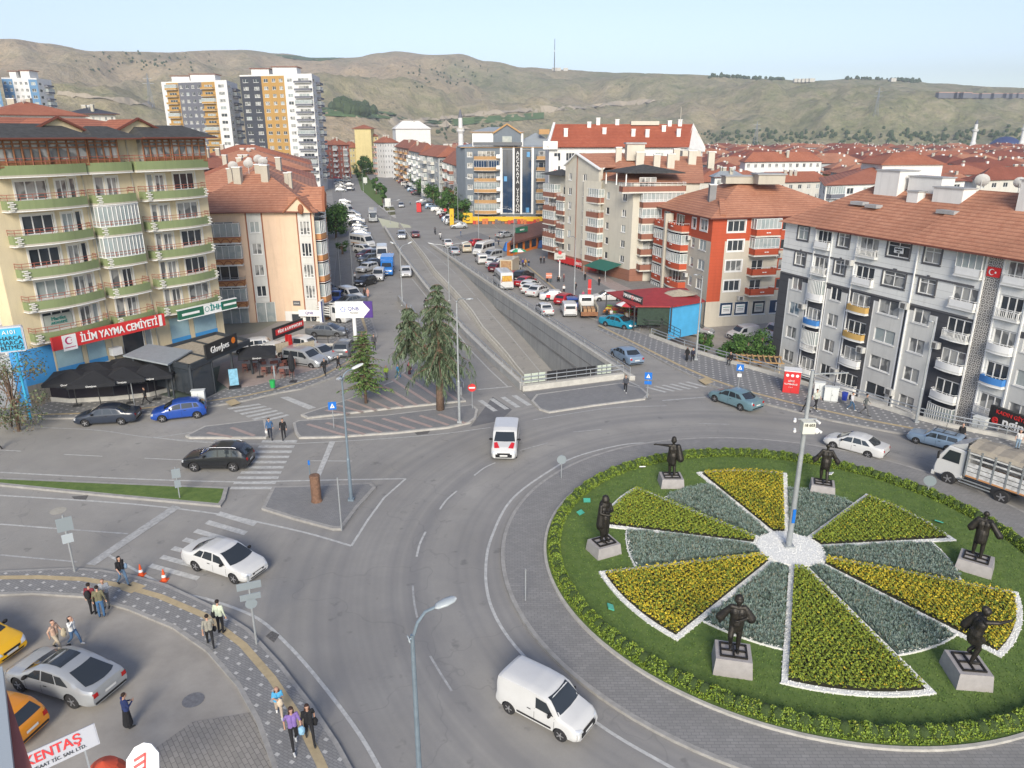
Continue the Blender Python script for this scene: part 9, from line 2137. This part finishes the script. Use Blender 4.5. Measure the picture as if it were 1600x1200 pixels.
def pose(kind,h=1.75,rnd=random):
 k=h/1.75;J=dict(pelvis=(0,0,.95),chest=(0,.0,1.27),neck=(0,0,1.47),head=(0,.02,1.62),shL=(-.18,0,1.42),shR=(.18,0,1.42),hipL=(-.09,0,.9),hipR=(.09,0,.9),knL=(-.1,.02,.5),knR=(.1,.02,.5),anL=(-.1,-.02,.09),anR=(.1,-.02,.09),elL=(-.25,-.02,1.14),elR=(.25,-.02,1.14),wrL=(-.27,.05,.9),wrR=(.27,.05,.9))
 if kind.startswith('walk'):
  s=1 if kind[-1]!='2' else-1
  a,b_=('L','R')if s>0 else('R','L');sx=-1 if a=='L' else 1
  J.update({'kn'+a:(sx*.1,.2,.52),'an'+a:(sx*.1,.3,.11),'kn'+b_:(-sx*.1,-.03,.5),'an'+b_:(-sx*.1,-.32,.16),'toe'+b_:(-sx*.1,-.2,.06),'toe'+a:(sx*.1,.48,.08),'el'+a:(sx*.25,-.14,1.17),'wr'+a:(sx*.25,-.1,.93),'el'+b_:(-sx*.25,.08,1.15),'wr'+b_:(-sx*.24,.25,.99)})
 if 'phone' in kind or kind=='hold':J.update(elR=(.24,.03,1.16),wrR=(.1,.26,1.22),elL=(-.24,.03,1.16),wrL=(-.08,.25,1.18),head=(0,.05,1.61))
 if 'raise' in kind:J.update(elR=(.26,.12,1.3),wrR=(.1,.2,1.52))
 if 'hip' in kind:J.update(elL=(-.36,-.05,1.2),wrL=(-.2,.08,1.02))
 if kind=='sit':J.update(pelvis=(0,0,.5),chest=(0,.03,.82),neck=(0,.06,1.02),head=(0,.1,1.17),shL=(-.18,.04,.97),shR=(.18,.04,.97),hipL=(-.09,.02,.48),hipR=(.09,.02,.48),knL=(-.12,.42,.5),knR=(.12,.42,.5),anL=(-.12,.42,.1),anR=(.12,.45,.1),elL=(-.25,.1,.74),elR=(.25,.1,.74),wrL=(-.14,.33,.6),wrR=(.14,.33,.6))
 if kind=='squat':J.update(pelvis=(0,0,.3),chest=(0,.12,.6),neck=(0,.2,.8),head=(0,.26,.94),shL=(-.18,.17,.75),shR=(.18,.17,.75),hipL=(-.1,.02,.28),hipR=(.1,.02,.28),knL=(-.17,.38,.5),knR=(.17,.38,.5),anL=(-.15,.15,.08),anR=(.15,.15,.08),elL=(-.26,.3,.62),elR=(.26,.3,.62),wrL=(-.1,.45,.6),wrR=(.1,.45,.6))
 if kind=='ride':J.update(pelvis=(0,-.1,.82),chest=(0,-.02,1.12),neck=(0,.03,1.32),head=(0,.08,1.47),shL=(-.18,.02,1.27),shR=(.18,.02,1.27),hipL=(-.1,-.08,.8),hipR=(.1,-.08,.8),knL=(-.18,.3,.72),knR=(.18,.3,.72),anL=(-.17,.25,.33),anR=(.17,.25,.33),elL=(-.28,.2,1.08),elR=(.28,.2,1.08),wrL=(-.28,.42,1.05),wrR=(.28,.42,1.05))
 return{q:tuple(c*k for c in v)for q,v in J.items()},k
CL={}
def cloth(c):
 if c not in CL:CL[c]=mat('cloth_%02d'%len(CL),c,.9,var=.12,scale=6)
 return CL[c]
SKIN=mat('skin',(.45,.26,.18),.6);SKIN2=mat('skin_tan',(.36,.2,.13),.6)
def person(u,v,top,hd,kind,tc,bc,label,hair='short',hc=(.015,.01,.008),extra=None,skirt=0,arm='top',z=.13,h=None,near=False,group=None,shoe=(.03,.03,.03),bag=None,scarf=None,face=None,pos=None):
 p=G(u,v,z)if pos is None else Vector(pos);hh=h or min(1.85,max(1.2,zat(p,top)-z));J,k=pose(kind,hh)
 ex=[]
 if skirt:
  pl_=Vector(J['pelvis']);z1=.12*k if skirt>1 else .5*k;ex+=[(tuple(pl_-Vector((0,0,.05))),(0,(J['anL'][1]+J['anR'][1])/2*.6,z1+.12),.13*k,.2*k,'bottom')]
 if scarf:ex+=[(J['head'],tuple(Vector(J['neck'])+Vector((0,0,-.02))),.1,.12,'scarf'),(tuple(Vector(J['head'])+Vector((0,-.03,.03))),tuple(Vector(J['head'])+Vector((0,-.035,.0))),.098,.098,'scarf')]
 regs={'skin':0,'top':1,'bottom':2,'shoe':3,'arm':1 if arm=='top' else 0,'scarf':4}
 me=figure(J,.0125 if near else .024,regs,ex,near)
 me.name='person'
 for m_ in(SKIN,cloth(tc),cloth(bc),cloth(shoe),cloth(scarf or(.1,.1,.1))):me.materials.append(m_)
 if isinstance(hd,tuple):q=G(*hd,z);a=atan2((q-p).y,(q-p).x)-pi/2
 else:a=R(hd)
 o=link('person',me,None,(p.x,p.y,z),a);tag(o,label,'person',group)
 H_=Vector(J['head'])
 if not scarf:
  b=MB();b.ell((H_.x,H_.y-.02*k,H_.z+.045*k),(.092*k,.1*k,.092*k),12,8)
  for i,q in enumerate(b.v):
   if q[1]>H_.y+.045 and q[2]<H_.z+.07:b.v[i]=(q[0]*.93,H_.y+.05,q[2])
  if hair=='long':capsule(b,(H_.x,H_.y-.06,H_.z),(H_.x,H_.y-.1,H_.z-.28),.085,.06);[capsule(b,(H_.x+s*.075,H_.y-.01,H_.z+.0),(H_.x+s*.085,H_.y-.03,H_.z-.22),.03,.028)for s in(-1,1)]
  b.build('hair',cloth(hc),o,smooth=True)
 if near:
  for s in(-1,1):b=MB();b.ell((H_.x+s*.03,H_.y+.078,H_.z+.016),(.011,.008,.007),8,5);b.build('eye',M['black'],o)
 if bag:
  c_,w_,pos=bag;b=MB();x,y,z_={'hand':(J['wrR'][0]+.02,J['wrR'][1],J['wrR'][2]-.25),'back':(0,-.2,1.22*k),'arm':(J['wrL'][0],J['wrL'][1]+.05,J['wrL'][2]-.12),'hipL':(-.27,0,.95)}[pos]
  b.ell((x,y,z_),(w_*.36,w_*.26,w_*.62),12,9)
  if pos in('arm','hand'):b.v=[(q[0]*(1+.0),q[1],q[2])if 0 else tuple(Vector(q)+mn.noise_vector(Vector(q)*14)*w_*.16)for q in b.v]
  b.build('bag' if pos!='arm' else 'carried_jacket',cloth(c_),o,smooth=True)
 return o
bk=(.012,.012,.014);jean=(.06,.12,.22);wh=(.6,.6,.58)
random.seed(2)
N_=dict(near=True)
person(437,1118,1073,(442,1150),'walk phone',(.08,.36,.6),(.42,.34,.26),'woman in a sky blue top and beige trousers looking at her phone','long',(.06,.03,.02),arm='skin',shoe=wh,bag=((.6,.5,.38),.34,'arm'),**N_)
person(461,1168,1104,(470,1195),'walk2',(.22,.14,.38),bk,'girl in a purple tee and black leggings carrying a pale blue jacket','long',(.05,.025,.02),arm='skin',shoe=wh,bag=((.25,.45,.6),.32,'arm'),**N_)
person(485,1158,1100,(492,1185),'walk hold',bk,bk,'woman all in black with glasses walking beside the girl in purple','long',(.04,.02,.015),arm='skin',bag=(bk,.3,'arm'),**N_)
person(330,1011,960,(325,985),'walk',(.25,.24,.2),bk,'young man in a grey beige shirt and black trousers holding a dark jacket',bag=(bk,.25,'hand'),arm='skin',**N_)
person(346,989,937,(362,970),'stand',(.5,.55,.42),bk,'young man in a pale green top with a black garment at his waist',bag=(bk,.32,'hipL'),**N_)
person(118,1007,963,(150,1012),'walk raise',wh,jean,'woman in a white blouse and wide blue jeans with her hand at her face','long',bk,shoe=wh,z=.06,**N_)
person(91,1014,969,(125,1018),'walk2',(.45,.3,.22),(.45,.38,.28),'woman in a sleeveless beige outfit carrying a beige coat','short',(.05,.02,.015),arm='skin',bag=((.42,.36,.25),.36,'arm'),z=.06,**N_)
person(160,964,915,(168,940),'stand',(.14,.13,.075),(.05,.13,.26),'man in an olive jacket and blue jeans seen from behind',z=.1,**N_)
person(147,960,911,(160,945),'stand',(.16,.02,.03),bk,'person in a dark red jacket with a black backpack',bag=(bk,.38,'back'),z=.13,**N_)
person(168,949,904,(160,975),'hold',(.3,.32,.35),(.14,.14,.14),'bald man in a light grey hoodie facing the two others','short',(.2,.12,.09),**N_)
person(193,914,869,(215,925),'walk',bk,(.1,.17,.26),'woman in a black sleeveless top and jeans with a blue shoulder bag','long',bk,arm='skin',bag=((.2,.3,.42),.26,'hipL'),**N_)
person(202,1137,1083,(230,1120),'phone',(.02,.035,.12),bk,'woman in a navy top and long black skirt filming with a phone','short',(.03,.015,.01),skirt=2,z=.06,**N_)
person(423,686,653,(424,720),'walk',(.05,.11,.22),(.02,.025,.04),'man in a blue shirt with a white bag stepping onto the zebra crossing',bag=(wh,.28,'hand'),z=0,near=True)
person(444,686,654,(446,720),'walk2',bk,bk,'man all in black beside the man in the blue shirt',z=0,near=True)
person(229,632,605,(200,634),'walk',bk,bk,'man in black walking left past the dark terrace fence')
person(27,635,618,(30,660),'squat',(.35,.03,.05),(.2,.2,.22),'person in a red top crouching at the low wall on the far left')
person(508,586,560,(500,600),'walk',bk,bk,'man in black walking beside the silver people carrier')
person(529,577,556,(545,570),'walk2',bk,bk,'man in black nearer the dark grey crossover',shoe=wh)
person(585,547,522,(585,570),'stand',(.05,.05,.055),bk,'person in dark clothes on the left pavement bend')
person(566,537,520,(566,510),'walk',(.5,.5,.5),bk,'person in a white top walking away by the arrow billboard')
person(604,593,575,(615,585),'walk',(.3,.42,.05),(.1,.1,.1),'child in a lime and black outfit beside the fir',z=.0,h=1.35)
person(622,592,573,(640,590),'walk2',(.02,.25,.5),(.04,.12,.22),'boy in a bright blue top crossing behind the striped island',z=0,h=1.45)
person(640,587,566,(640,610),'stand',(.06,.012,.02),(.05,.01,.02),'woman in a long maroon dress and pink headscarf near the cedar',skirt=2,scarf=(.4,.12,.14),z=.0)
person(977,613,586,(972,640),'walk',(.05,.055,.07),bk,'man in dark clothes and white shoes beside the trench parapet',shoe=wh)
person(1073,564,543,(1060,580),'walk',bk,bk,'woman in a black abaya and veil on the right pavement',skirt=2,scarf=bk)
person(1082,564,544,(1070,580),'walk2',(.02,.022,.04),bk,'second figure in dark clothes beside the woman in the abaya',bag=((.2,.2,.2),.2,'hand'))
p_=G(1141,566,.4);person(0,0,0,(1100,590),'sit',bk,bk,'man in black sitting on the guard rail wall',z=.15,h=1.75,pos=(G(1141,571)))
person(1259,645,613,(1230,640),'walk',bk,bk,'man in black walking left by the utility cabinets')
person(1273,641,607,(1290,650),'walk2',(.45,.47,.4),bk,'man in a pale tee behind the surveillance pole',arm='skin',shoe=wh)
person(1329,641,613,(1360,650),'walk',(.55,.56,.58),(.04,.1,.18),'person with a white jacket and black backpack walking right',bag=(bk,.38,'back'),shoe=wh)
person(1350,649,615,(1380,655),'walk2',(.08,.09,.09),(.1,.1,.1),'man in a grey jacket walking right before the grey block')
person(1589,701,672,(1585,730),'stand',(.55,.53,.5),(.2,.28,.36),'woman in a white top and pale jeans above the truck','long',arm='skin')
person(1500,690,662,(1500,720),'stand',bk,bk,'person in dark clothes behind the roof rack of the estate')
person(-2,703,684,(-30,703),'walk',bk,bk,'person in black half cut off by the left edge',z=0)
person(555,438,426,(555,450),'walk',wh,bk,'man in a white shirt on the left parking pavement')
person(570,464,450,(570,480),'stand',(.05,.03,.03),bk,'dark haired person by the white minivan')
person(575,464,451,(575,480),'stand',(.5,.27,.22),(.5,.27,.22),'woman in a salmon dress beside the white minivan',skirt=2)
person(609,404,392,(600,404),'stand',wh,bk,'left person of the pair by the minibus',z=0);person(613,405,394,(605,405),'stand',(.3,.1,.08),bk,'right person of the pair by the minibus',z=0)
for u,v,t_,hd,k_,tc,bc,lb in((855,441,429,(855,460),'stand',(.55,.03,.04),bk,'man in a red shirt by the market row'),(861,441,429,(850,441),'stand',(.14,.14,.06),(.05,.12,.12),'man in an olive top beside the man in red'),(881,440,428,(870,440),'stand',(.2,.03,.03),(.05,.02,.02),'person in dark red by the totem sign'),(881,458,445,(890,440),'walk',wh,bk,'man in a white shirt between the lamp and the market row'),(899,454,443,(899,470),'stand',bk,bk,'person in black behind the lamp post'),(911,468,455,(920,480),'walk',(.4,.08,.15),bk,'person in pink beside the red banner flag'),(955,498,483,(965,490),'walk',wh,bk,'man in a white shirt shopping at the fruit display'),(948,497,482,(960,490),'stand',bk,bk,'person in black at the fruit display'),(979,502,487,(990,495),'stand',(.55,.52,.46),(.5,.48,.42),'person in cream clothes under the red and white umbrella'),(936,446,434,(936,460),'stand',bk,bk,'person in black under the green awning'),(914,438,427,(930,430),'stand',bk,bk,'person at the left end of the green awning'),(845,412,401,(860,405),'walk',bk,bk,'left walker of the pair beyond the totem sign'),(850,412,401,(865,405),'walk2',(.03,.03,.04),bk,'right walker of the pair beyond the totem sign'),(817,417,404,(817,430),'walk',(.05,.05,.2),bk,'shopper in blue right of the beige truck'),(821,417,404,(821,430),'walk2',(.35,.2,.05),(.1,.05,.03),'shopper in orange brown with a white bag'),(826,417,406,(830,430),'walk',bk,(.05,.1,.2),'shopper in black and jeans'),(779,383,374,(779,400),'walk',(.04,.05,.08),bk,'dark dressed man crossing the market street'),(765,378,369,(780,378),'stand',bk,bk,'person in black at the market street corner'),(774,377,368,(760,377),'stand',(.15,.18,.2),(.1,.1,.12),'person in grey at the market street corner'),(720,369,359,(730,369),'stand',(.06,.1,.2),jean,'person in blue on the small paved corner'),(791,368,361,(800,368),'stand',bk,bk,'person behind the grey umbrella corner'),(641,320,314,(641,330),'walk',(.12,.2,.25),bk,'tiny pedestrian crossing the far boulevard'),(674,322,316,(674,330),'stand',bk,bk,'tiny person in black under the dark tree'),(693,336,328,(693,345),'stand',bk,bk,'tiny person by the yield sign')):
 person(u,v,t_,hd,k_,tc,bc,lb,bag=(wh,.22,'hand')if 'bag' in lb else None,arm='skin' if tc==wh else 'top',z=.1)
p=G(873,440,.1);person(873,440,430,(860,450),'squat',bk,bk,'person crouching on the plaza edge',z=.1,h=1.6)
def scooter(u,v,nose,label,rc,z=0,bodyc='white'):
 p,q=G(u,v,z),G(*nose,z);a=atan2((q-p).y,(q-p).x)-pi/2;t=tag(empty('scooter',(p.x,p.y,z),a),label,'scooter')
 tm,rm_=wheel_mesh(.31)
 for y in(-.6,.65):w_=link('wheel',tm,t,(0,y,.26));w_.rotation_euler=(0,0,pi/2);w_.scale=(.84,.6,.84);link('rim',rm_,w_)
 b=MB();capsule(b,(0,-.65,.62),(0,-.1,.6),.14,.13);capsule(b,(0,-.1,.4),(0,.35,.35),.1,.1);capsule(b,(0,.38,.4),(0,.5,.95),.12,.07);b.build('body',PC[bodyc],t,smooth=True)
 b=MB();b.tube([(-.3,.45,1.05),(0,.5,1.0),(.3,.45,1.05)],.02,6);b.build('handlebar',M['black'],t);b=MB();capsule(b,(0,-.6,.78),(0,-.05,.74),.1,.1);b.build('seat',M['black'],t,smooth=True)
 J,k=pose('ride',1.75);me=figure(J,.022,{'skin':0,'top':1,'bottom':2,'shoe':3,'arm':1},(),False);me.name='person'
 for m_ in(SKIN,cloth(rc),cloth(bk),cloth(bk)):me.materials.append(m_)
 o=link('person',me,None,(p.x,p.y,z),a);tag(o,'rider on the '+label.split(' scooter')[0]+' scooter'+label.split(' scooter')[1],'person');H_=Vector(J['head']);b=MB();b.ell((H_.x,H_.y-.01,H_.z+.02),(.12,.14,.13));b.build('helmet',M['black'],o,smooth=True)
scooter(666,484,(664,500),'white scooter riding towards the camera on the ramp lane',bk);scooter(680,366,(676,358),'dark scooter riding away in the market street',(.05,.05,.06),bodyc='black');scooter(688,374,(691,384),'white scooter coming nearer in the market street',wh)
scooter(600,301,(598,296),'small black scooter on the far boulevard',bk,bodyc='black')
BR=mat('dark_bronze',(.018,.017,.016),.5,.5,col2=(.042,.036,.028),scale=5,bump=.4,bscale=14)
ST=mat('statue_plinth_stone',(.33,.31,.3),.8,var=.1,scale=3,bump=.3)
def statue(u,v,top,hd,J,label,ph=.62,pw=1.35,prz=0,extra=()):
 p=G(u,v,.2);q=G(*hd,.2);a=atan2((q-p).y,(q-p).x)-pi/2;t=tag(empty('statue',(p.x,p.y,.2),a),label,'statue')
 fh=min(3.3,max(2.1,zat(p,top)-.2-ph-.05));s=fh/1.8
 b=MB();w0,w1=pw*.55,pw*.5;b.v=[(x*w0,y*w0*.85,0)for x,y in((-1,-1),(1,-1),(1,1),(-1,1))]+[(x*w1,y*w1*.85,ph)for x,y in((-1,-1),(1,-1),(1,1),(-1,1))];b.f=[(0,1,5,4),(1,2,6,5),(2,3,7,6),(3,0,4,7),(4,5,6,7),(3,2,1,0)];b.m=[0]*6;o=b.build('plinth',ST,t);o.rotation_euler.z=prz
 b=MB();g=w1*.72
 for y in(-g,0,g):b.bar((-g*1.05,y*.8,ph+.04),(g*1.05,y*.8,ph+.04),.07,.07)
 for x in(-g,0,g):b.bar((x,-g*.85,ph+.045),(x,g*.85,ph+.045),.07,.065)
 o=b.build('base_frame',BR,t);o.rotation_euler.z=prz
 me=figure(J,.014,{'skin':0,'top':0,'bottom':0,'shoe':0,'arm':0},extra,True,1.28);me.materials.append(BR);me.name='bronze_figure'
 o=link('bronze_figure',me,t,(0,0,ph+.06));o.scale=(s,)*3
base_,_=pose('stand')
def JJ(**k):d=dict(base_);d.update(k);return d
robe=lambda z1=.45,r=.17,y=-.02:((0,0,.95),(0,y,z1),.14,r,'bottom')
statue(1048,757,684,(1022,700),JJ(elL=(-.42,.12,1.4),wrL=(-.68,.22,1.38),elR=(.3,-.08,1.14),wrR=(.34,-.02,.88),anL=(-.08,.05,.09),anR=(.1,-.1,.09)),'bronze statue at the top stretching one arm out to the left',extra=[robe(.6,.13),((.2,-.06,1.4),(.3,-.16,.85),.09,.13,'top'),((-.05,.05,1.35),(-.1,.06,.7),.1,.12,'top'),((0,0,1.66),(0,0,1.76),.1,.08,'top')])
statue(1284,768,692,(1278,700),JJ(elL=(-.34,-.05,1.2),wrL=(-.42,.05,.95),elR=(.34,-.05,1.2),wrR=(.42,.05,.95),knL=(-.12,.1,.5),anL=(-.1,.1,.09),anR=(.12,-.15,.09)),'bronze statue at the top right seen from behind with both arms held out',extra=[robe(.75,.14),((-.2,0,1.35),(-.44,0,.98),.055,.085,'top'),((.2,0,1.35),(.44,0,.98),.055,.085,'top')])
statue(943,862,775,(985,900),JJ(elL=(-.24,.08,1.2),wrL=(.0,.22,1.25),elR=(.24,.08,1.18),wrR=(.05,.22,1.15)),'cloaked and hooded bronze statue standing with folded arms at the left',extra=[robe(.35,.13),((0,-.06,1.45),(.05,-.12,.55),.15,.16,'top'),((0,0,1.64),(0,-.02,1.7),.11,.1,'top'),((.16,-.02,1.35),(.2,.02,.7),.08,.12,'top')])
statue(1522,888,797,(1540,830),JJ(elL=(-.33,-.02,1.2),wrL=(-.36,.1,.98),elR=(.36,-.08,1.22),wrR=(.5,-.02,1.02),anL=(-.14,.12,.09),knL=(-.13,.12,.5)),'bronze statue at the right edge turned towards the truck with elbows bent',extra=[robe(.7,.15),((.2,-.04,1.38),(.48,-.1,1.02),.06,.09,'top'),((-.2,0,1.38),(-.34,0,1.05),.07,.1,'top')],pw=1.5)
statue(1143,1042,930,(1150,1120),JJ(elL=(-.3,.05,1.15),wrL=(-.06,.2,1.12),elR=(.34,-.05,1.2),wrR=(.42,-.02,.95),knR=(.14,.14,.54),anR=(.1,-.02,.2),toeR=(.11,.14,.12)),'bronze statue in the front wearing a helmet and flared sleeves',extra=[robe(.75,.13),((.2,-.02,1.38),(.44,-.06,1.0),.06,.1,'top'),((-.22,0,1.36),(-.36,0,1.1),.07,.11,'top'),((0,0,1.66),(0,0,1.7),.105,.09,'top')],ph=.8,pw=1.45)
statue(1508,1058,945,(1610,1066),JJ(chest=(0,.06,1.25),neck=(0,.12,1.43),head=(0,.16,1.57),shL=(-.18,.1,1.38),shR=(.18,.1,1.38),elR=(.22,.38,1.42),wrR=(.16,.64,1.46),elL=(-.28,-.08,1.15),wrL=(-.26,-.1,.92),knL=(-.1,.28,.62),anL=(-.08,-.02,.32),toeL=(-.08,.1,.2),knR=(.1,.1,.5),anR=(.1,.0,.09)),'bronze statue at the lower right bending forward and pointing to the right',extra=[robe(.72,.13),((-.2,.02,1.35),(-.3,-.14,.95),.07,.1,'top'),((0,.13,1.62),(0,.1,1.66),.1,.08,'top')],ph=.72,pw=1.5)
bpy.data.scenes.remove(TMP)
b=MB();b.box((0,2300,190),(9000,4800,392))
hm=bpy.data.materials.new('haze');hm.use_nodes=True;N,L=nod(hm);N.remove(N['Principled BSDF'])
pv=N.new('ShaderNodeVolumePrincipled');pv.inputs['Density'].default_value=.00019;pv.inputs['Color'].default_value=(.86,.92,1,1);pv.inputs['Anisotropy'].default_value=.2
L.new(pv.outputs[0],N['Material Output'].inputs['Volume']);
tag(b.build('haze',hm),kind='stuff')
